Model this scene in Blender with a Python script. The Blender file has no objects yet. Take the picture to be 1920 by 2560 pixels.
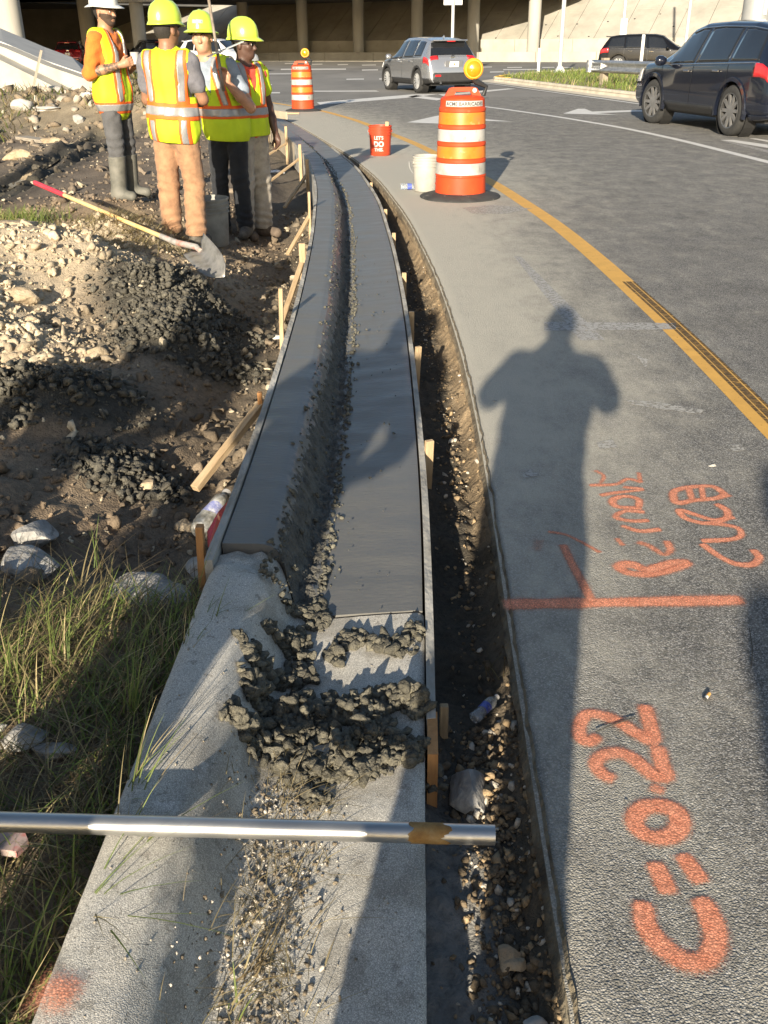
import bpy, bmesh, math, random
import numpy as np
from mathutils import Vector, Matrix, Euler
random.seed(7); RS = np.random.RandomState(11)
sc = bpy.context.scene
R = math.radians
# ------------------------------------------------------------------ camera
FPX, CAMH = 2352.0, 1.45
_g = np.array([43.0, 4700.0, FPX]); _g /= np.linalg.norm(_g)
_f = np.array([0, 0, 1.0]) - _g * _g[2]; _f /= np.linalg.norm(_f)
_r = np.cross(_g, _f); _r = _r if _r[0] > 0 else -_r
_u = -_g
cam = bpy.data.cameras.new('camera'); camo = bpy.data.objects.new('camera', cam)
sc.collection.objects.link(camo); sc.camera = camo
cx = Vector((_r[0], _f[0], _u[0])); cy = -Vector((_r[1], _f[1], _u[1])); cz = -Vector((_r[2], _f[2], _u[2]))
mw = Matrix((cx, cy, cz)).transposed().to_4x4(); mw.translation = (0, 0, CAMH)
camo.matrix_world = mw
cam.sensor_fit = 'VERTICAL'; cam.sensor_height = 24.0; cam.lens = FPX / 2560.0 * 24.0
cam.clip_start = 0.05; cam.clip_end = 1500
sc.render.resolution_x, sc.render.resolution_y = 768, 1024
# ------------------------------------------------------------------ light
SUN_EL, SUN_AZ = R(16.0), R(12.3)      # light travels forward (+Y) and a little right (+X)
sdir = Vector((math.sin(SUN_AZ) * math.cos(SUN_EL), math.cos(SUN_AZ) * math.cos(SUN_EL), -math.sin(SUN_EL)))
w = bpy.data.worlds.new('World'); sc.world = w; w.use_nodes = True
nt = w.node_tree; nt.nodes.clear()
sky = nt.nodes.new('ShaderNodeTexSky'); sky.sky_type = 'NISHITA'; sky.sun_disc = False
sky.sun_elevation = SUN_EL; sky.sun_rotation = math.atan2(-sdir.x, -sdir.y)
sky.air_density = 1.0; sky.dust_density = 1.2; sky.ozone_density = 1.0
bg = nt.nodes.new('ShaderNodeBackground'); bg.inputs[1].default_value = 0.07
wo = nt.nodes.new('ShaderNodeOutputWorld')
nt.links.new(sky.outputs[0], bg.inputs[0]); nt.links.new(bg.outputs[0], wo.inputs[0])
sl = bpy.data.lights.new('sun', 'SUN'); sl.energy = 5.0; sl.angle = R(0.55); sl.color = (1.0, 0.88, 0.70)
so = bpy.data.objects.new('sun', sl); sc.collection.objects.link(so)
so.rotation_euler = sdir.to_track_quat('-Z', 'Y').to_euler(); so.location = (0, -5, 20)
vs = sc.view_settings; vs.view_transform = 'Standard'; vs.look = 'None'; vs.gamma = 1.0; vs.exposure = 1.2
sc.cycles.max_bounces = 6; sc.cycles.diffuse_bounces = 3; sc.cycles.glossy_bounces = 3; sc.cycles.transparent_max_bounces = 12
sc.cycles.use_denoising = True; sc.cycles.sample_clamp_indirect = 6.0
# ------------------------------------------------------------------ pixel -> place
def at(x, y, z=0.0):
    d = np.array([x - 960.0, y - 1280.0, FPX]); v = np.array([d @ _r, d @ _f, d @ _u]); t = (z - CAMH) / v[2]
    return np.array([v[0] * t, v[1] * t, z])
def atY(x, y, Y):
    d = np.array([x - 960.0, y - 1280.0, FPX]); v = np.array([d @ _r, d @ _f, d @ _u]); t = Y / v[1]
    return np.array([v[0] * t, Y, CAMH + v[2] * t])
# ------------------------------------------------------------------ noise (numpy)
_perm = np.random.RandomState(3).rand(256, 256)
def vnoise(x, y):
    xi = np.floor(x).astype(int); yi = np.floor(y).astype(int); fx = x - xi; fy = y - yi
    fx = fx * fx * (3 - 2 * fx); fy = fy * fy * (3 - 2 * fy)
    a = _perm[xi & 255, yi & 255]; b = _perm[(xi + 1) & 255, yi & 255]; c = _perm[xi & 255, (yi + 1) & 255]; d = _perm[(xi + 1) & 255, (yi + 1) & 255]
    return (a + (b - a) * fx) * (1 - fy) + (c + (d - c) * fx) * fy
def fbm(x, y, o=4, g=0.5):
    s = 0; a = 1.0; t = 0
    for i in range(o):
        s = s + a * (vnoise(x * 2 ** i + 17.3 * i, y * 2 ** i + 5.1 * i) * 2 - 1); t += a; a *= g
    return s / t
def cellnoise(x, y, jit=0.9):      # distance to the nearest of jittered points, 0..~1
    xi = np.floor(x).astype(int); yi = np.floor(y).astype(int); best = np.full(np.shape(x), 9.0)
    for dx in (-1, 0, 1):
        for dy in (-1, 0, 1):
            px = xi + dx + 0.5 + jit * (_perm[(xi + dx) & 255, (yi + dy) & 255] - 0.5)
            py = yi + dy + 0.5 + jit * (_perm[(yi + dy + 91) & 255, (xi + dx + 33) & 255] - 0.5)
            best = np.minimum(best, (x - px) ** 2 + (y - py) ** 2)
    return np.sqrt(best)
def sstep(a, b, x):
    t = np.clip((x - a) / (b - a), 0, 1); return t * t * (3 - 2 * t)
# ------------------------------------------------------------------ objects
C = sc.collection
def link(name, me, mat=None, parent=None):
    o = bpy.data.objects.new(name, me); C.objects.link(o)
    if mat is not None and me is not None:
        for m in (mat if isinstance(mat, (list, tuple)) else [mat]): me.materials.append(m)
    if parent is not None: o.parent = parent
    return o
def empty(name, loc=(0, 0, 0), rz=0.0):
    o = bpy.data.objects.new(name, None); C.objects.link(o); o.location = loc; o.rotation_euler = (0, 0, rz); o.empty_display_size = 0.1
    return o
def tag(o, label, cat, group=None):
    o['label'] = label; o['category'] = cat
    if group: o['group'] = group
    return o
def struct(o, label=None):
    o['kind'] = 'structure'
    if label: o['label'] = label
    return o
def stuff(o, label=None, cat=None):
    o['kind'] = 'stuff'
    if label: o['label'] = label
    if cat: o['category'] = cat
    return o
def mesh_np(name, v, f, smooth=True, col=None, mi=None):
    """v (n,3) array, f (m,3|4) int array"""
    me = bpy.data.meshes.new(name); v = np.asarray(v, np.float32); f = np.asarray(f, np.int32)
    me.vertices.add(len(v)); me.vertices.foreach_set('co', v.ravel())
    k = f.shape[1]; me.loops.add(f.size); me.loops.foreach_set('vertex_index', f.ravel())
    me.polygons.add(len(f)); me.polygons.foreach_set('loop_start', np.arange(0, f.size, k, dtype=np.int32))
    me.polygons.foreach_set('loop_total', np.full(len(f), k, np.int32))
    me.polygons.foreach_set('use_smooth', np.full(len(f), smooth, bool))
    if mi is not None: me.polygons.foreach_set('material_index', np.asarray(mi, np.int32))
    me.update(calc_edges=True); me.validate()
    if col is not None:
        a = me.color_attributes.new('col', 'FLOAT_COLOR', 'POINT'); c = np.ones((len(v), 4), np.float32); c[:, :col.shape[1]] = col
        a.data.foreach_set('color', c.ravel())
    return me
def grid_faces(nu, nv, closed_v=False):
    i = np.arange(nu - 1)[:, None]; j = np.arange(nv if closed_v else nv - 1)[None, :]; j2 = (j + 1) % nv
    a = i * nv + j; b = i * nv + j2; c = (i + 1) * nv + j2; d = (i + 1) * nv + j
    return np.stack([a, b, c, d], -1).reshape(-1, 4)
class MB:
    """collects simple solids; build() links them as one mesh object"""
    def __init__(s): s.v = []; s.f = []; s.n = 0
    def add(s, v, f):
        s.v += [tuple(map(float, p)) for p in v]; s.f += [tuple(int(i) + s.n for i in q) for q in f]; s.n = len(s.v); return s
    def box(s, c, d, rot=None, bev=0.0, taper=1.0):
        x, y, z = d[0] / 2, d[1] / 2, d[2] / 2; P = []
        for sz in (-1, 1):
            k = taper if sz > 0 else 1
            for sx, sy in ((-1, -1), (1, -1), (1, 1), (-1, 1)): P.append(Vector((sx * x * k, sy * y * k, sz * z)))
        F = [(3, 2, 1, 0), (4, 5, 6, 7), (0, 1, 5, 4), (1, 2, 6, 5), (2, 3, 7, 6), (3, 0, 4, 7)]
        if bev > 0:
            bm = bmesh.new(); vs_ = [bm.verts.new(p) for p in P]; [bm.faces.new([vs_[i] for i in q]) for q in F]
            bmesh.ops.bevel(bm, geom=list(bm.edges), offset=bev, segments=1, affect='EDGES', profile=0.6)
            bm.verts.index_update(); P = [v.co.copy() for v in bm.verts]; F = [[v.index for v in q.verts] for q in bm.faces]; bm.free()
        if rot is not None: P = [rot @ p for p in P]
        c = Vector(c); return s.add([p + c for p in P], F)
    def tube(s, pts, r, n=8, cap=True, flat=1.0):
        pts = [Vector(p) for p in pts]; rr = r if isinstance(r, (list, tuple)) else [r] * len(pts); V = []; prev = None
        for i, p in enumerate(pts):
            t = (pts[min(i + 1, len(pts) - 1)] - pts[max(i - 1, 0)]).normalized()
            if prev is None:
                a = Vector((0, 0, 1)) if abs(t.z) < 0.9 else Vector((1, 0, 0)); x = t.cross(a).normalized()
            else: x = (prev - t * prev.dot(t)).normalized()
            prev = x; y = t.cross(x)
            for k in range(n):
                a = 2 * math.pi * k / n; V.append(p + x * (math.cos(a) * rr[i]) + y * (math.sin(a) * rr[i] * flat))
        F = [(i * n + k, i * n + (k + 1) % n, (i + 1) * n + (k + 1) % n, (i + 1) * n + k) for i in range(len(pts) - 1) for k in range(n)]
        if cap: F += [tuple(range(n - 1, -1, -1)), tuple(range((len(pts) - 1) * n, len(pts) * n))]
        return s.add(V, F)
    def lathe(s, prof, n=32, c=(0, 0, 0), axis='z', capb=False, capt=False, wob=None):
        V = []
        for (r, z) in prof:
            for k in range(n):
                a = 2 * math.pi * k / n; q = r * (1 + (wob(a, z) if wob else 0)); x, y = q * math.cos(a), q * math.sin(a)
                p = (x, y, z) if axis == 'z' else ((z, x, y) if axis == 'x' else (y, z, x))
                V.append((p[0] + c[0], p[1] + c[1], p[2] + c[2]))
        m = len(prof); F = [(i * n + k, i * n + (k + 1) % n, (i + 1) * n + (k + 1) % n, (i + 1) * n + k) for i in range(m - 1) for k in range(n)]
        if capb: F.append(tuple(range(n - 1, -1, -1)))
        if capt: F.append(tuple(range((m - 1) * n, m * n)))
        return s.add(V, F)
    def prism(s, poly, h0, h1, axis='z'):
        n = len(poly); V = []
        for h in (h0, h1):
            for (a, b) in poly: V.append((a, b, h) if axis == 'z' else ((h, a, b) if axis == 'x' else (a, h, b)))
        F = [(i, (i + 1) % n, n + (i + 1) % n, n + i) for i in range(n)] + [tuple(range(n - 1, -1, -1)), tuple(range(n, 2 * n))]
        return s.add(V, F)
    def build(s, name, mat=None, parent=None, smooth=False, auto=None):
        me = bpy.data.meshes.new(name); me.from_pydata(s.v, [], s.f); me.validate()
        bm = bmesh.new(); bm.from_mesh(me); bmesh.ops.recalc_face_normals(bm, faces=list(bm.faces)); bm.to_mesh(me); bm.free()
        o = link(name, me, mat, parent)
        if smooth or auto:
            me.polygons.foreach_set('use_smooth', [True] * len(me.polygons))
            if auto: me.set_sharp_from_angle(angle=R(auto))
        me.update(); return o
def copy_tree(o, parent=None):
    c = o.copy(); C.objects.link(c); c.parent = parent
    for ch in list(o.children): copy_tree(ch, c)
    return c
# ------------------------------------------------------------------ materials
_mats = {}
def pm(name, col, scale=6, detail=5, rough=0.75, bump=0.0, bscale=60, metal=0.0, coat=0.0, spec=0.5, pos=False, attr=None, amix=1.0,
       speck=None, stretch=None, emit=None, trans=0.0, rvar=0.0, alpha=None, bdist=0.02, sheen=0.0, contrast=(0.3, 0.7)):
    """procedural principled material; col is one colour or a list of colours that noise moves between"""
    if name in _mats: return _mats[name]
    m = bpy.data.materials.new(name); m.use_nodes = True; t = m.node_tree; N = t.nodes; L = t.links; N.clear()
    out = N.new('ShaderNodeOutputMaterial'); b = N.new('ShaderNodeBsdfPrincipled'); L.new(b.outputs[0], out.inputs[0])
    if pos: src = N.new('ShaderNodeNewGeometry').outputs['Position']
    else: src = N.new('ShaderNodeTexCoord').outputs['Object']
    if stretch:
        mp = N.new('ShaderNodeMapping'); mp.inputs['Scale'].default_value = stretch; L.new(src, mp.inputs[0]); src = mp.outputs[0]
    cols = col if isinstance(col[0], (list, tuple)) else [tuple(v * 0.88 for v in col), col, tuple(min(1, v * 1.1) for v in col)]
    n1 = N.new('ShaderNodeTexNoise'); n1.inputs['Scale'].default_value = scale; n1.inputs['Detail'].default_value = detail; n1.inputs['Roughness'].default_value = 0.6
    L.new(src, n1.inputs['Vector'])
    rp = N.new('ShaderNodeValToRGB'); e = rp.color_ramp.elements
    while len(e) < len(cols): e.new(0.5)
    for i, c in enumerate(cols):
        e[i].position = contrast[0] + (contrast[1] - contrast[0]) * i / max(1, len(cols) - 1); e[i].color = (*c, 1)
    L.new(n1.outputs['Fac'], rp.inputs[0]); cur = rp.outputs[0]
    if attr:
        at_ = N.new('ShaderNodeAttribute'); at_.attribute_name = attr; mx = N.new('ShaderNodeMix'); mx.data_type = 'RGBA'; mx.blend_type = 'MULTIPLY'
        mx.inputs[0].default_value = amix; L.new(cur, mx.inputs[6]); L.new(at_.outputs['Color'], mx.inputs[7]); cur = mx.outputs[2]
    if speck:   # (scale, threshold, colour, amount)
        for (ss, th, sc_, am) in (speck if isinstance(speck, list) else [speck]):
            n2 = N.new('ShaderNodeTexNoise'); n2.inputs['Scale'].default_value = ss; n2.inputs['Detail'].default_value = 3; L.new(src, n2.inputs['Vector'])
            r2 = N.new('ShaderNodeValToRGB'); r2.color_ramp.elements[0].position = th; r2.color_ramp.elements[1].position = min(1, th + 0.06)
            r2.color_ramp.elements[1].color = (am, am, am, 1); r2.color_ramp.elements[0].color = (0, 0, 0, 1); L.new(n2.outputs['Fac'], r2.inputs[0])
            mx = N.new('ShaderNodeMix'); mx.data_type = 'RGBA'; L.new(r2.outputs[0], mx.inputs[0]); L.new(cur, mx.inputs[6]); mx.inputs[7].default_value = (*sc_, 1); cur = mx.outputs[2]
    L.new(cur, b.inputs['Base Color'])
    b.inputs['Roughness'].default_value = rough; b.inputs['Metallic'].default_value = metal; b.inputs['Coat Weight'].default_value = coat
    b.inputs['Coat Roughness'].default_value = 0.04; b.inputs['Specular IOR Level'].default_value = spec
    if trans: b.inputs['Transmission Weight'].default_value = trans
    if sheen: b.inputs['Sheen Weight'].default_value = sheen
    if alpha is not None: b.inputs['Alpha'].default_value = alpha
    if rvar:
        mr = N.new('ShaderNodeMapRange'); mr.inputs[1].default_value = 0.35; mr.inputs[2].default_value = 0.65
        mr.inputs[3].default_value = max(0, rough - rvar); mr.inputs[4].default_value = min(1, rough + rvar); L.new(n1.outputs['Fac'], mr.inputs[0]); L.new(mr.outputs[0], b.inputs['Roughness'])
    if bump:
        n3 = N.new('ShaderNodeTexNoise'); n3.inputs['Scale'].default_value = bscale; n3.inputs['Detail'].default_value = 6; L.new(src, n3.inputs['Vector'])
        bp = N.new('ShaderNodeBump'); bp.inputs['Strength'].default_value = bump; bp.inputs['Distance'].default_value = bdist; L.new(n3.outputs['Fac'], bp.inputs['Height']); L.new(bp.outputs[0], b.inputs['Normal'])
    if emit: b.inputs['Emission Color'].default_value = (*emit[0], 1); b.inputs['Emission Strength'].default_value = emit[1]
    _mats[name] = m; return m
def nodes_of(m): return m.node_tree.nodes, m.node_tree.links, next(n for n in m.node_tree.nodes if n.type == 'BSDF_PRINCIPLED')
# ================================================================== curves of the place
class Curve:
    def __init__(s, pts, sm=0.8):
        p = np.array(sorted(pts, key=lambda q: q[1]), float); s.y0, s.y1 = p[0, 1], p[-1, 1]
        s.Y = np.linspace(s.y0, s.y1, 4000); x = np.interp(s.Y, p[:, 1], p[:, 0]); h = (s.y1 - s.y0) / 3999
        k = max(1, int(sm / h)); ker = np.ones(2 * k + 1) / (2 * k + 1); xp = np.concatenate([x[0] + (x[1] - x[0]) * np.arange(-k, 0), x, x[-1] + (x[-1] - x[-2]) * np.arange(1, k + 1)])
        s.X = np.convolve(xp, ker, 'valid'); s.D = np.gradient(s.X, h)
    def x(s, y): return np.interp(y, s.Y, s.X)
    def off(s, y, o):           # o metres to the left of the curve, square to it
        y = np.asarray(y, float); d = np.interp(y, s.Y, s.D); n = np.sqrt(1 + d * d); return s.x(y) - o / n, y + o * d / n
EDGE = Curve([(.2, -6), (.28, 0), (.30, 1.01), (.33, 1.88), (.35, 2.31), (.365, 2.74), (.39, 3.31), (.41, 4.11), (.41, 5.1), (.38, 6.47), (.24, 8.93), (-.02, 11.52), (-.4, 13.99), (-1.0, 16.84), (-1.64, 19.83), (-2.69, 24.06), (-4.6, 27.3), (-7.9, 29.2)])
LIP = Curve([(.0, -2), (.03, 0), (.06, 1.01), (.08, 1.43), (.11, 2.23), (.13, 2.74), (.138, 3.32), (.138, 4.11), (.137, 5.11), (.125, 5.84), (.085, 7.44), (-.04, 10.08), (-.33, 12.9), (-.94, 16.43), (-1.69, 20.06), (-2.25, 22.18), (-3.2, 25.2)])
YEL = Curve([(1.6, -4), (1.62, 0), (1.62, 3.69), (1.64, 4.88), (1.6, 7.03), (1.53, 8.62), (1.28, 11.23), (.55, 15.9), (-.49, 20.89), (-1.32, 23.87), (-2.87, 27.44), (-4.6, 30.5)])
KW = 0.61                                   # width of kerb and gutter
POUR0, POUR1 = 2.27, 23.0                   # where the fresh concrete starts and ends
def strip_mesh(name, curve, ys, offs, zf, smooth=True, colf=None, xo=False, ysh=None):
    ys = np.asarray(ys, float); offs = np.asarray(offs, float); Yg, Og = np.meshgrid(ys, offs, indexing='ij')
    if ysh: Yg = Yg + ysh(Yg, Og)
    if xo: X, Y = curve.x(Yg) - Og, Yg
    else: X, Y = curve.off(Yg, Og)
    Z = zf(X, Y, Yg, Og); v = np.stack([X, Y, Z], -1).reshape(-1, 3)
    col = colf(X, Y, Yg, Og).reshape(-1, 3) if colf else None
    return mesh_np(name, v, grid_faces(len(ys), len(offs)), smooth, col)
def geo(a, b, first, ratio):
    r = [a]; st = first
    while r[-1] < b: r.append(r[-1] + st); st *= ratio
    r[-1] = b; return np.array(r)
# ================================================================== road
m_asph = pm('asphalt', [(.17, .166, .16), (.215, .21, .202), (.26, .253, .24)], scale=2.2, detail=8, rough=.85, pos=True, spec=.3)
def aggregate(m, scale, lo, hi, bump, dist):
    N, L, b = nodes_of(m); src = b.inputs['Base Color'].links[0].from_socket; pos = N.new('ShaderNodeNewGeometry').outputs['Position']
    v = N.new('ShaderNodeTexVoronoi'); v.inputs['Scale'].default_value = scale; L.new(pos, v.inputs['Vector']); sp = N.new('ShaderNodeSeparateColor'); L.new(v.outputs['Color'], sp.inputs[0])
    pw = N.new('ShaderNodeMath'); pw.operation = 'POWER'; L.new(sp.outputs[0], pw.inputs[0]); pw.inputs[1].default_value = 2.2
    mr = N.new('ShaderNodeMapRange'); mr.inputs[3].default_value = lo; mr.inputs[4].default_value = hi; L.new(pw.outputs[0], mr.inputs[0])
    dm = N.new('ShaderNodeMapRange'); dm.inputs[1].default_value = .25; dm.inputs[2].default_value = .6; dm.inputs[3].default_value = 1.0; dm.inputs[4].default_value = .6; L.new(v.outputs['Distance'], dm.inputs[0])
    mm = N.new('ShaderNodeMath'); mm.operation = 'MULTIPLY'; L.new(mr.outputs[0], mm.inputs[0]); L.new(dm.outputs[0], mm.inputs[1])
    mx = N.new('ShaderNodeMix'); mx.data_type = 'RGBA'; mx.blend_type = 'MULTIPLY'; mx.inputs[0].default_value = 1; L.new(src, mx.inputs[6]); L.new(mm.outputs[0], mx.inputs[7]); L.new(mx.outputs[2], b.inputs['Base Color'])
    n = N.new('ShaderNodeTexNoise'); n.inputs['Scale'].default_value = 55; n.inputs['Detail'].default_value = 6; L.new(pos, n.inputs['Vector'])
    hh = N.new('ShaderNodeMath'); hh.operation = 'MULTIPLY_ADD'; L.new(v.outputs['Distance'], hh.inputs[0]); hh.inputs[1].default_value = -1.0; L.new(n.outputs['Fac'], hh.inputs[2])
    bp = N.new('ShaderNodeBump'); bp.inputs['Strength'].default_value = bump; bp.inputs['Distance'].default_value = dist; L.new(hh.outputs[0], bp.inputs['Height']); L.new(bp.outputs[0], b.inputs['Normal'])
aggregate(m_asph, 250, .45, 2.0, .7, .0035)
def dust_sheen_asphalt():
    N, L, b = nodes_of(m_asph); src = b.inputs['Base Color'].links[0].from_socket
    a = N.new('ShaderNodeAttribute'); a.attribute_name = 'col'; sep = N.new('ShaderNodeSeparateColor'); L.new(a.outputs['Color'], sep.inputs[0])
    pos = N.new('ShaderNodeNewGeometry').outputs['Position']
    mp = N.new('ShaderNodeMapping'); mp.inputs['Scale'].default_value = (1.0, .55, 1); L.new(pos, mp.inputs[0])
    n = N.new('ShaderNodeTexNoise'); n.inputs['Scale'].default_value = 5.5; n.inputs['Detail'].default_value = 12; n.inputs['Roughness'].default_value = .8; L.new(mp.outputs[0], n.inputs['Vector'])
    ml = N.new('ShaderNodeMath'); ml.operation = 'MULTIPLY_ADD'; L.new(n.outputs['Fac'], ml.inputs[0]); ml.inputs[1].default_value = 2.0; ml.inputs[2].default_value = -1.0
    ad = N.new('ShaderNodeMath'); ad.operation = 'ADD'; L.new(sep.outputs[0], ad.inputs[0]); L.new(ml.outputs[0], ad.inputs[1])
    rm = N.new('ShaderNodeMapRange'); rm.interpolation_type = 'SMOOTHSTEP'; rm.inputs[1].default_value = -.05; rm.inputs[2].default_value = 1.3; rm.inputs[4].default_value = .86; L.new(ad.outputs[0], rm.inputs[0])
    mx = N.new('ShaderNodeMix'); mx.data_type = 'RGBA'; L.new(rm.outputs[0], mx.inputs[0]); L.new(src, mx.inputs[6]); mx.inputs[7].default_value = (.47, .445, .375, 1)  # one tone serves the dusty edge and the painted far sheen
    # oil and tyre-dark patches further out in the lane (green channel)
    n2 = N.new('ShaderNodeTexNoise'); n2.inputs['Scale'].default_value = 1.5; n2.inputs['Detail'].default_value = 10; n2.inputs['Roughness'].default_value = .8
    mp2 = N.new('ShaderNodeMapping'); mp2.inputs['Scale'].default_value = (3.0, 2.2, 1); L.new(pos, mp2.inputs[0]); L.new(mp2.outputs[0], n2.inputs['Vector'])
    r2 = N.new('ShaderNodeMapRange'); r2.inputs[1].default_value = .55; r2.inputs[2].default_value = .66; L.new(n2.outputs['Fac'], r2.inputs[0])
    mm = N.new('ShaderNodeMath'); mm.operation = 'MULTIPLY'; L.new(r2.outputs[0], mm.inputs[0]); L.new(sep.outputs[1], mm.inputs[1])
    mx2 = N.new('ShaderNodeMix'); mx2.data_type = 'RGBA'; L.new(mm.outputs[0], mx2.inputs[0]); L.new(mx.outputs[2], mx2.inputs[6]); mx2.inputs[7].default_value = (.075, .072, .07, 1)
    L.new(mx2.outputs[2], b.inputs['Base Color'])
dust_sheen_asphalt()
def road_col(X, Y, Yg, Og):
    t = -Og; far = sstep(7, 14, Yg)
    dust_sheen = 1.15 * np.exp(-(t / (.5 + .8 * far + .45 * sstep(2.0, 4.5, Yg))) ** 2) * (.5 + .5 * sstep(1.5, 4.2, Yg)) + .03 + .25 * sstep(3.5, 11, Yg)  # dusty edge; lightening with distance is grazing-angle sheen painted into the colour
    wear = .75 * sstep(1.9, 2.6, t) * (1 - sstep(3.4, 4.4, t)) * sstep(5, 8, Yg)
    return np.stack([dust_sheen, wear, np.zeros_like(t)], -1)
ro = -np.concatenate([[0], geo(.03, 45, .05, 1.12)])
ry = geo(-6, 29.2, .12, 1.008)
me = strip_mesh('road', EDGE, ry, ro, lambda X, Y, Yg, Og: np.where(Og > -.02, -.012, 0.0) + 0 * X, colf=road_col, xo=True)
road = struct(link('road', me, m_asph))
# broken pavement edge: asphalt layer over tan road base, seen inside the trench
m_base = pm('road_base', [(.16, .12, .08), (.42, .33, .21), (.62, .52, .36)], scale=14, detail=8, rough=.95, bump=1.0, bscale=45, bdist=.03, pos=True, attr='col')
ye = np.concatenate([np.arange(-.5, 8, .018), np.arange(8, 24.5, .05)])
def edge_face():
    zz = np.array([0.002, -.02, -.04, -.055, -.06, -.09, -.12, -.15, -.18, -.21, -.24]); Yg, Zg = np.meshgrid(ye, zz, indexing='ij')
    deep = np.clip((-Zg - .05) / .15, 0, 1)
    out = .006 * fbm(Yg * 18, Zg * 30, 3) + np.where(Zg < -.05, .012 + .06 * fbm(Yg * 7, Zg * 16 + 3, 5, .65) * deep - .045 * deep, 0)
    X, Y = EDGE.off(Yg, out - .001); X = X + np.where(Zg > -.001, .012, 0)
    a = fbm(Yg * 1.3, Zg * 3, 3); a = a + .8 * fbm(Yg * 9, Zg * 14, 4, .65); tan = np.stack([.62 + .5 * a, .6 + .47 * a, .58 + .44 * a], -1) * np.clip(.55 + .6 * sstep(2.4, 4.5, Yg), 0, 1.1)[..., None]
    gr = np.stack([.42 + 0 * a, .44 + 0 * a, .46 + 0 * a], -1) * 1.0
    col = np.where((Zg > -.052)[..., None], gr, tan)
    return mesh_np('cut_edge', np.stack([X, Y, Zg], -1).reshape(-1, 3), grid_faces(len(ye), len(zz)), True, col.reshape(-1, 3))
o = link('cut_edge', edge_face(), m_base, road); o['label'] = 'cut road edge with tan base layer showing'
# far intersection sheet
m_far = pm('far_asphalt', [(.14, .136, .128), (.19, .184, .172), (.235, .226, .21)], scale=.35, detail=8, rough=.85, pos=True, stretch=(1, .4, 1), spec=.3)
mb = MB(); P = [(-8.2, 28.2), (-3, 26.6), (60, 26.6), (90, 40), (90, 100), (-90, 140), (-90, 60), (-30, 40), (-9.5, 33.8)]
mb.add([(x, y, -.006) for x, y in P], [tuple(range(len(P)))]); inter = struct(mb.build('intersection_road', m_far))
# ================================================================== painted markings (thin sheets on the road)
def paint_mat(name, col, wear=.45, scale=9, rough=.6, dark=None):
    m = pm(name, [tuple(c * .8 for c in col), col], scale=scale, detail=8, rough=rough, pos=True)
    N, L, b = nodes_of(m); pos = N.new('ShaderNodeNewGeometry').outputs['Position']
    n = N.new('ShaderNodeTexNoise'); n.inputs['Scale'].default_value = 38; n.inputs['Detail'].default_value = 8; n.inputs['Roughness'].default_value = .75; L.new(pos, n.inputs['Vector'])
    r = N.new('ShaderNodeMapRange'); r.inputs[1].default_value = wear - .1; r.inputs[2].default_value = wear; r.inputs[3].default_value = 0; r.inputs[4].default_value = 1
    L.new(n.outputs['Fac'], r.inputs[0]); L.new(r.outputs[0], b.inputs['Alpha']); return m
m_yel = paint_mat('yellow_paint', (.66, .37, .07), .40)
m_wht = paint_mat('white_paint', (.66, .65, .62), .38)
m_wht_old = paint_mat('worn_white_paint', (.36, .35, .33), .50, scale=14)
def sheet(name, poly, mat, z=.0014, parent=None):
    mb = MB(); mb.add([(x, y, z) for x, y in poly], [tuple(range(len(poly)))]); return mb.build(name, mat, parent or road)
def curve_line(name, curve, y0, y1, o0, o1, mat, z=.0014, n=160, wob=0.0):
    ys = np.linspace(y0, y1, n)
    return link(name, strip_mesh(name, curve, ys, [o0, o1], lambda X, Y, Yg, Og: np.full_like(X, z)), mat, road)
curve_line('yellow_edge_line', YEL, -2, 30.2, -.072, .072, m_yel)
m_tyre = pm('tyre_scrub', [(.03, .026, .02), (.05, .04, .03)], scale=20, pos=True, rough=.8)
N, L, b = nodes_of(m_tyre); pos = N.new('ShaderNodeNewGeometry').outputs['Position']; mp = N.new('ShaderNodeMapping'); mp.inputs['Scale'].default_value = (1, 3, 1); L.new(pos, mp.inputs[0])
n = N.new('ShaderNodeTexNoise'); n.inputs['Scale'].default_value = 22; n.inputs['Detail'].default_value = 8; n.inputs['Roughness'].default_value = .8; L.new(mp.outputs[0], n.inputs['Vector'])
r_ = N.new('ShaderNodeMapRange'); r_.inputs[1].default_value = .34; r_.inputs[2].default_value = .52; r_.inputs[4].default_value = .72; L.new(n.outputs['Fac'], r_.inputs[0]); L.new(r_.outputs[0], b.inputs['Alpha'])
for (a, c) in ((-.074, -.058), (-.050, -.014), (-.008, .010)):
    curve_line('tyre_mark', YEL, 3.2, 6.3, a, c, m_tyre, .0022, 60)
def px_poly(name, pts, mat, z=.0014): return sheet(name, [tuple(at(x, y)[:2]) for x, y in pts], mat, z)
# white lane line on the right and lines of the junction
wl = Curve([(5.6, 6), (5.3, 10), (5.05, 13.0), (4.78, 16.08), (4.44, 18.44), (3.75, 21.3), (2.77, 24.42), (1.95, 26.5)])
curve_line('white_lane_line', wl, 6, 26.5, -.07, .07, m_wht)
px_poly('white_line', [(792, 256), (1030, 236), (1100, 235), (1036, 243), (800, 262)], m_wht)
px_poly('white_line', [(1040, 238), (1110, 247), (1092, 251), (1020, 242)], m_wht)
px_poly('white_line', [(1095, 236), (1270, 221), (1290, 222), (1110, 241)], m_wht)
px_poly('arrow_marking', [(1018, 306), (1095, 289), (1160, 293), (1280, 304), (1160, 301), (1095, 309)], m_wht)
px_poly('arrow_marking', [(1408, 284), (1445, 272), (1462, 272), (1480, 279), (1590, 275), (1680, 279), (1590, 279), (1490, 283), (1546, 287), (1480, 286)], m_wht)
px_poly('hatch_line', [(1800, 350), (1835, 350), (1920, 362), (1920, 370)], m_wht)
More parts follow.
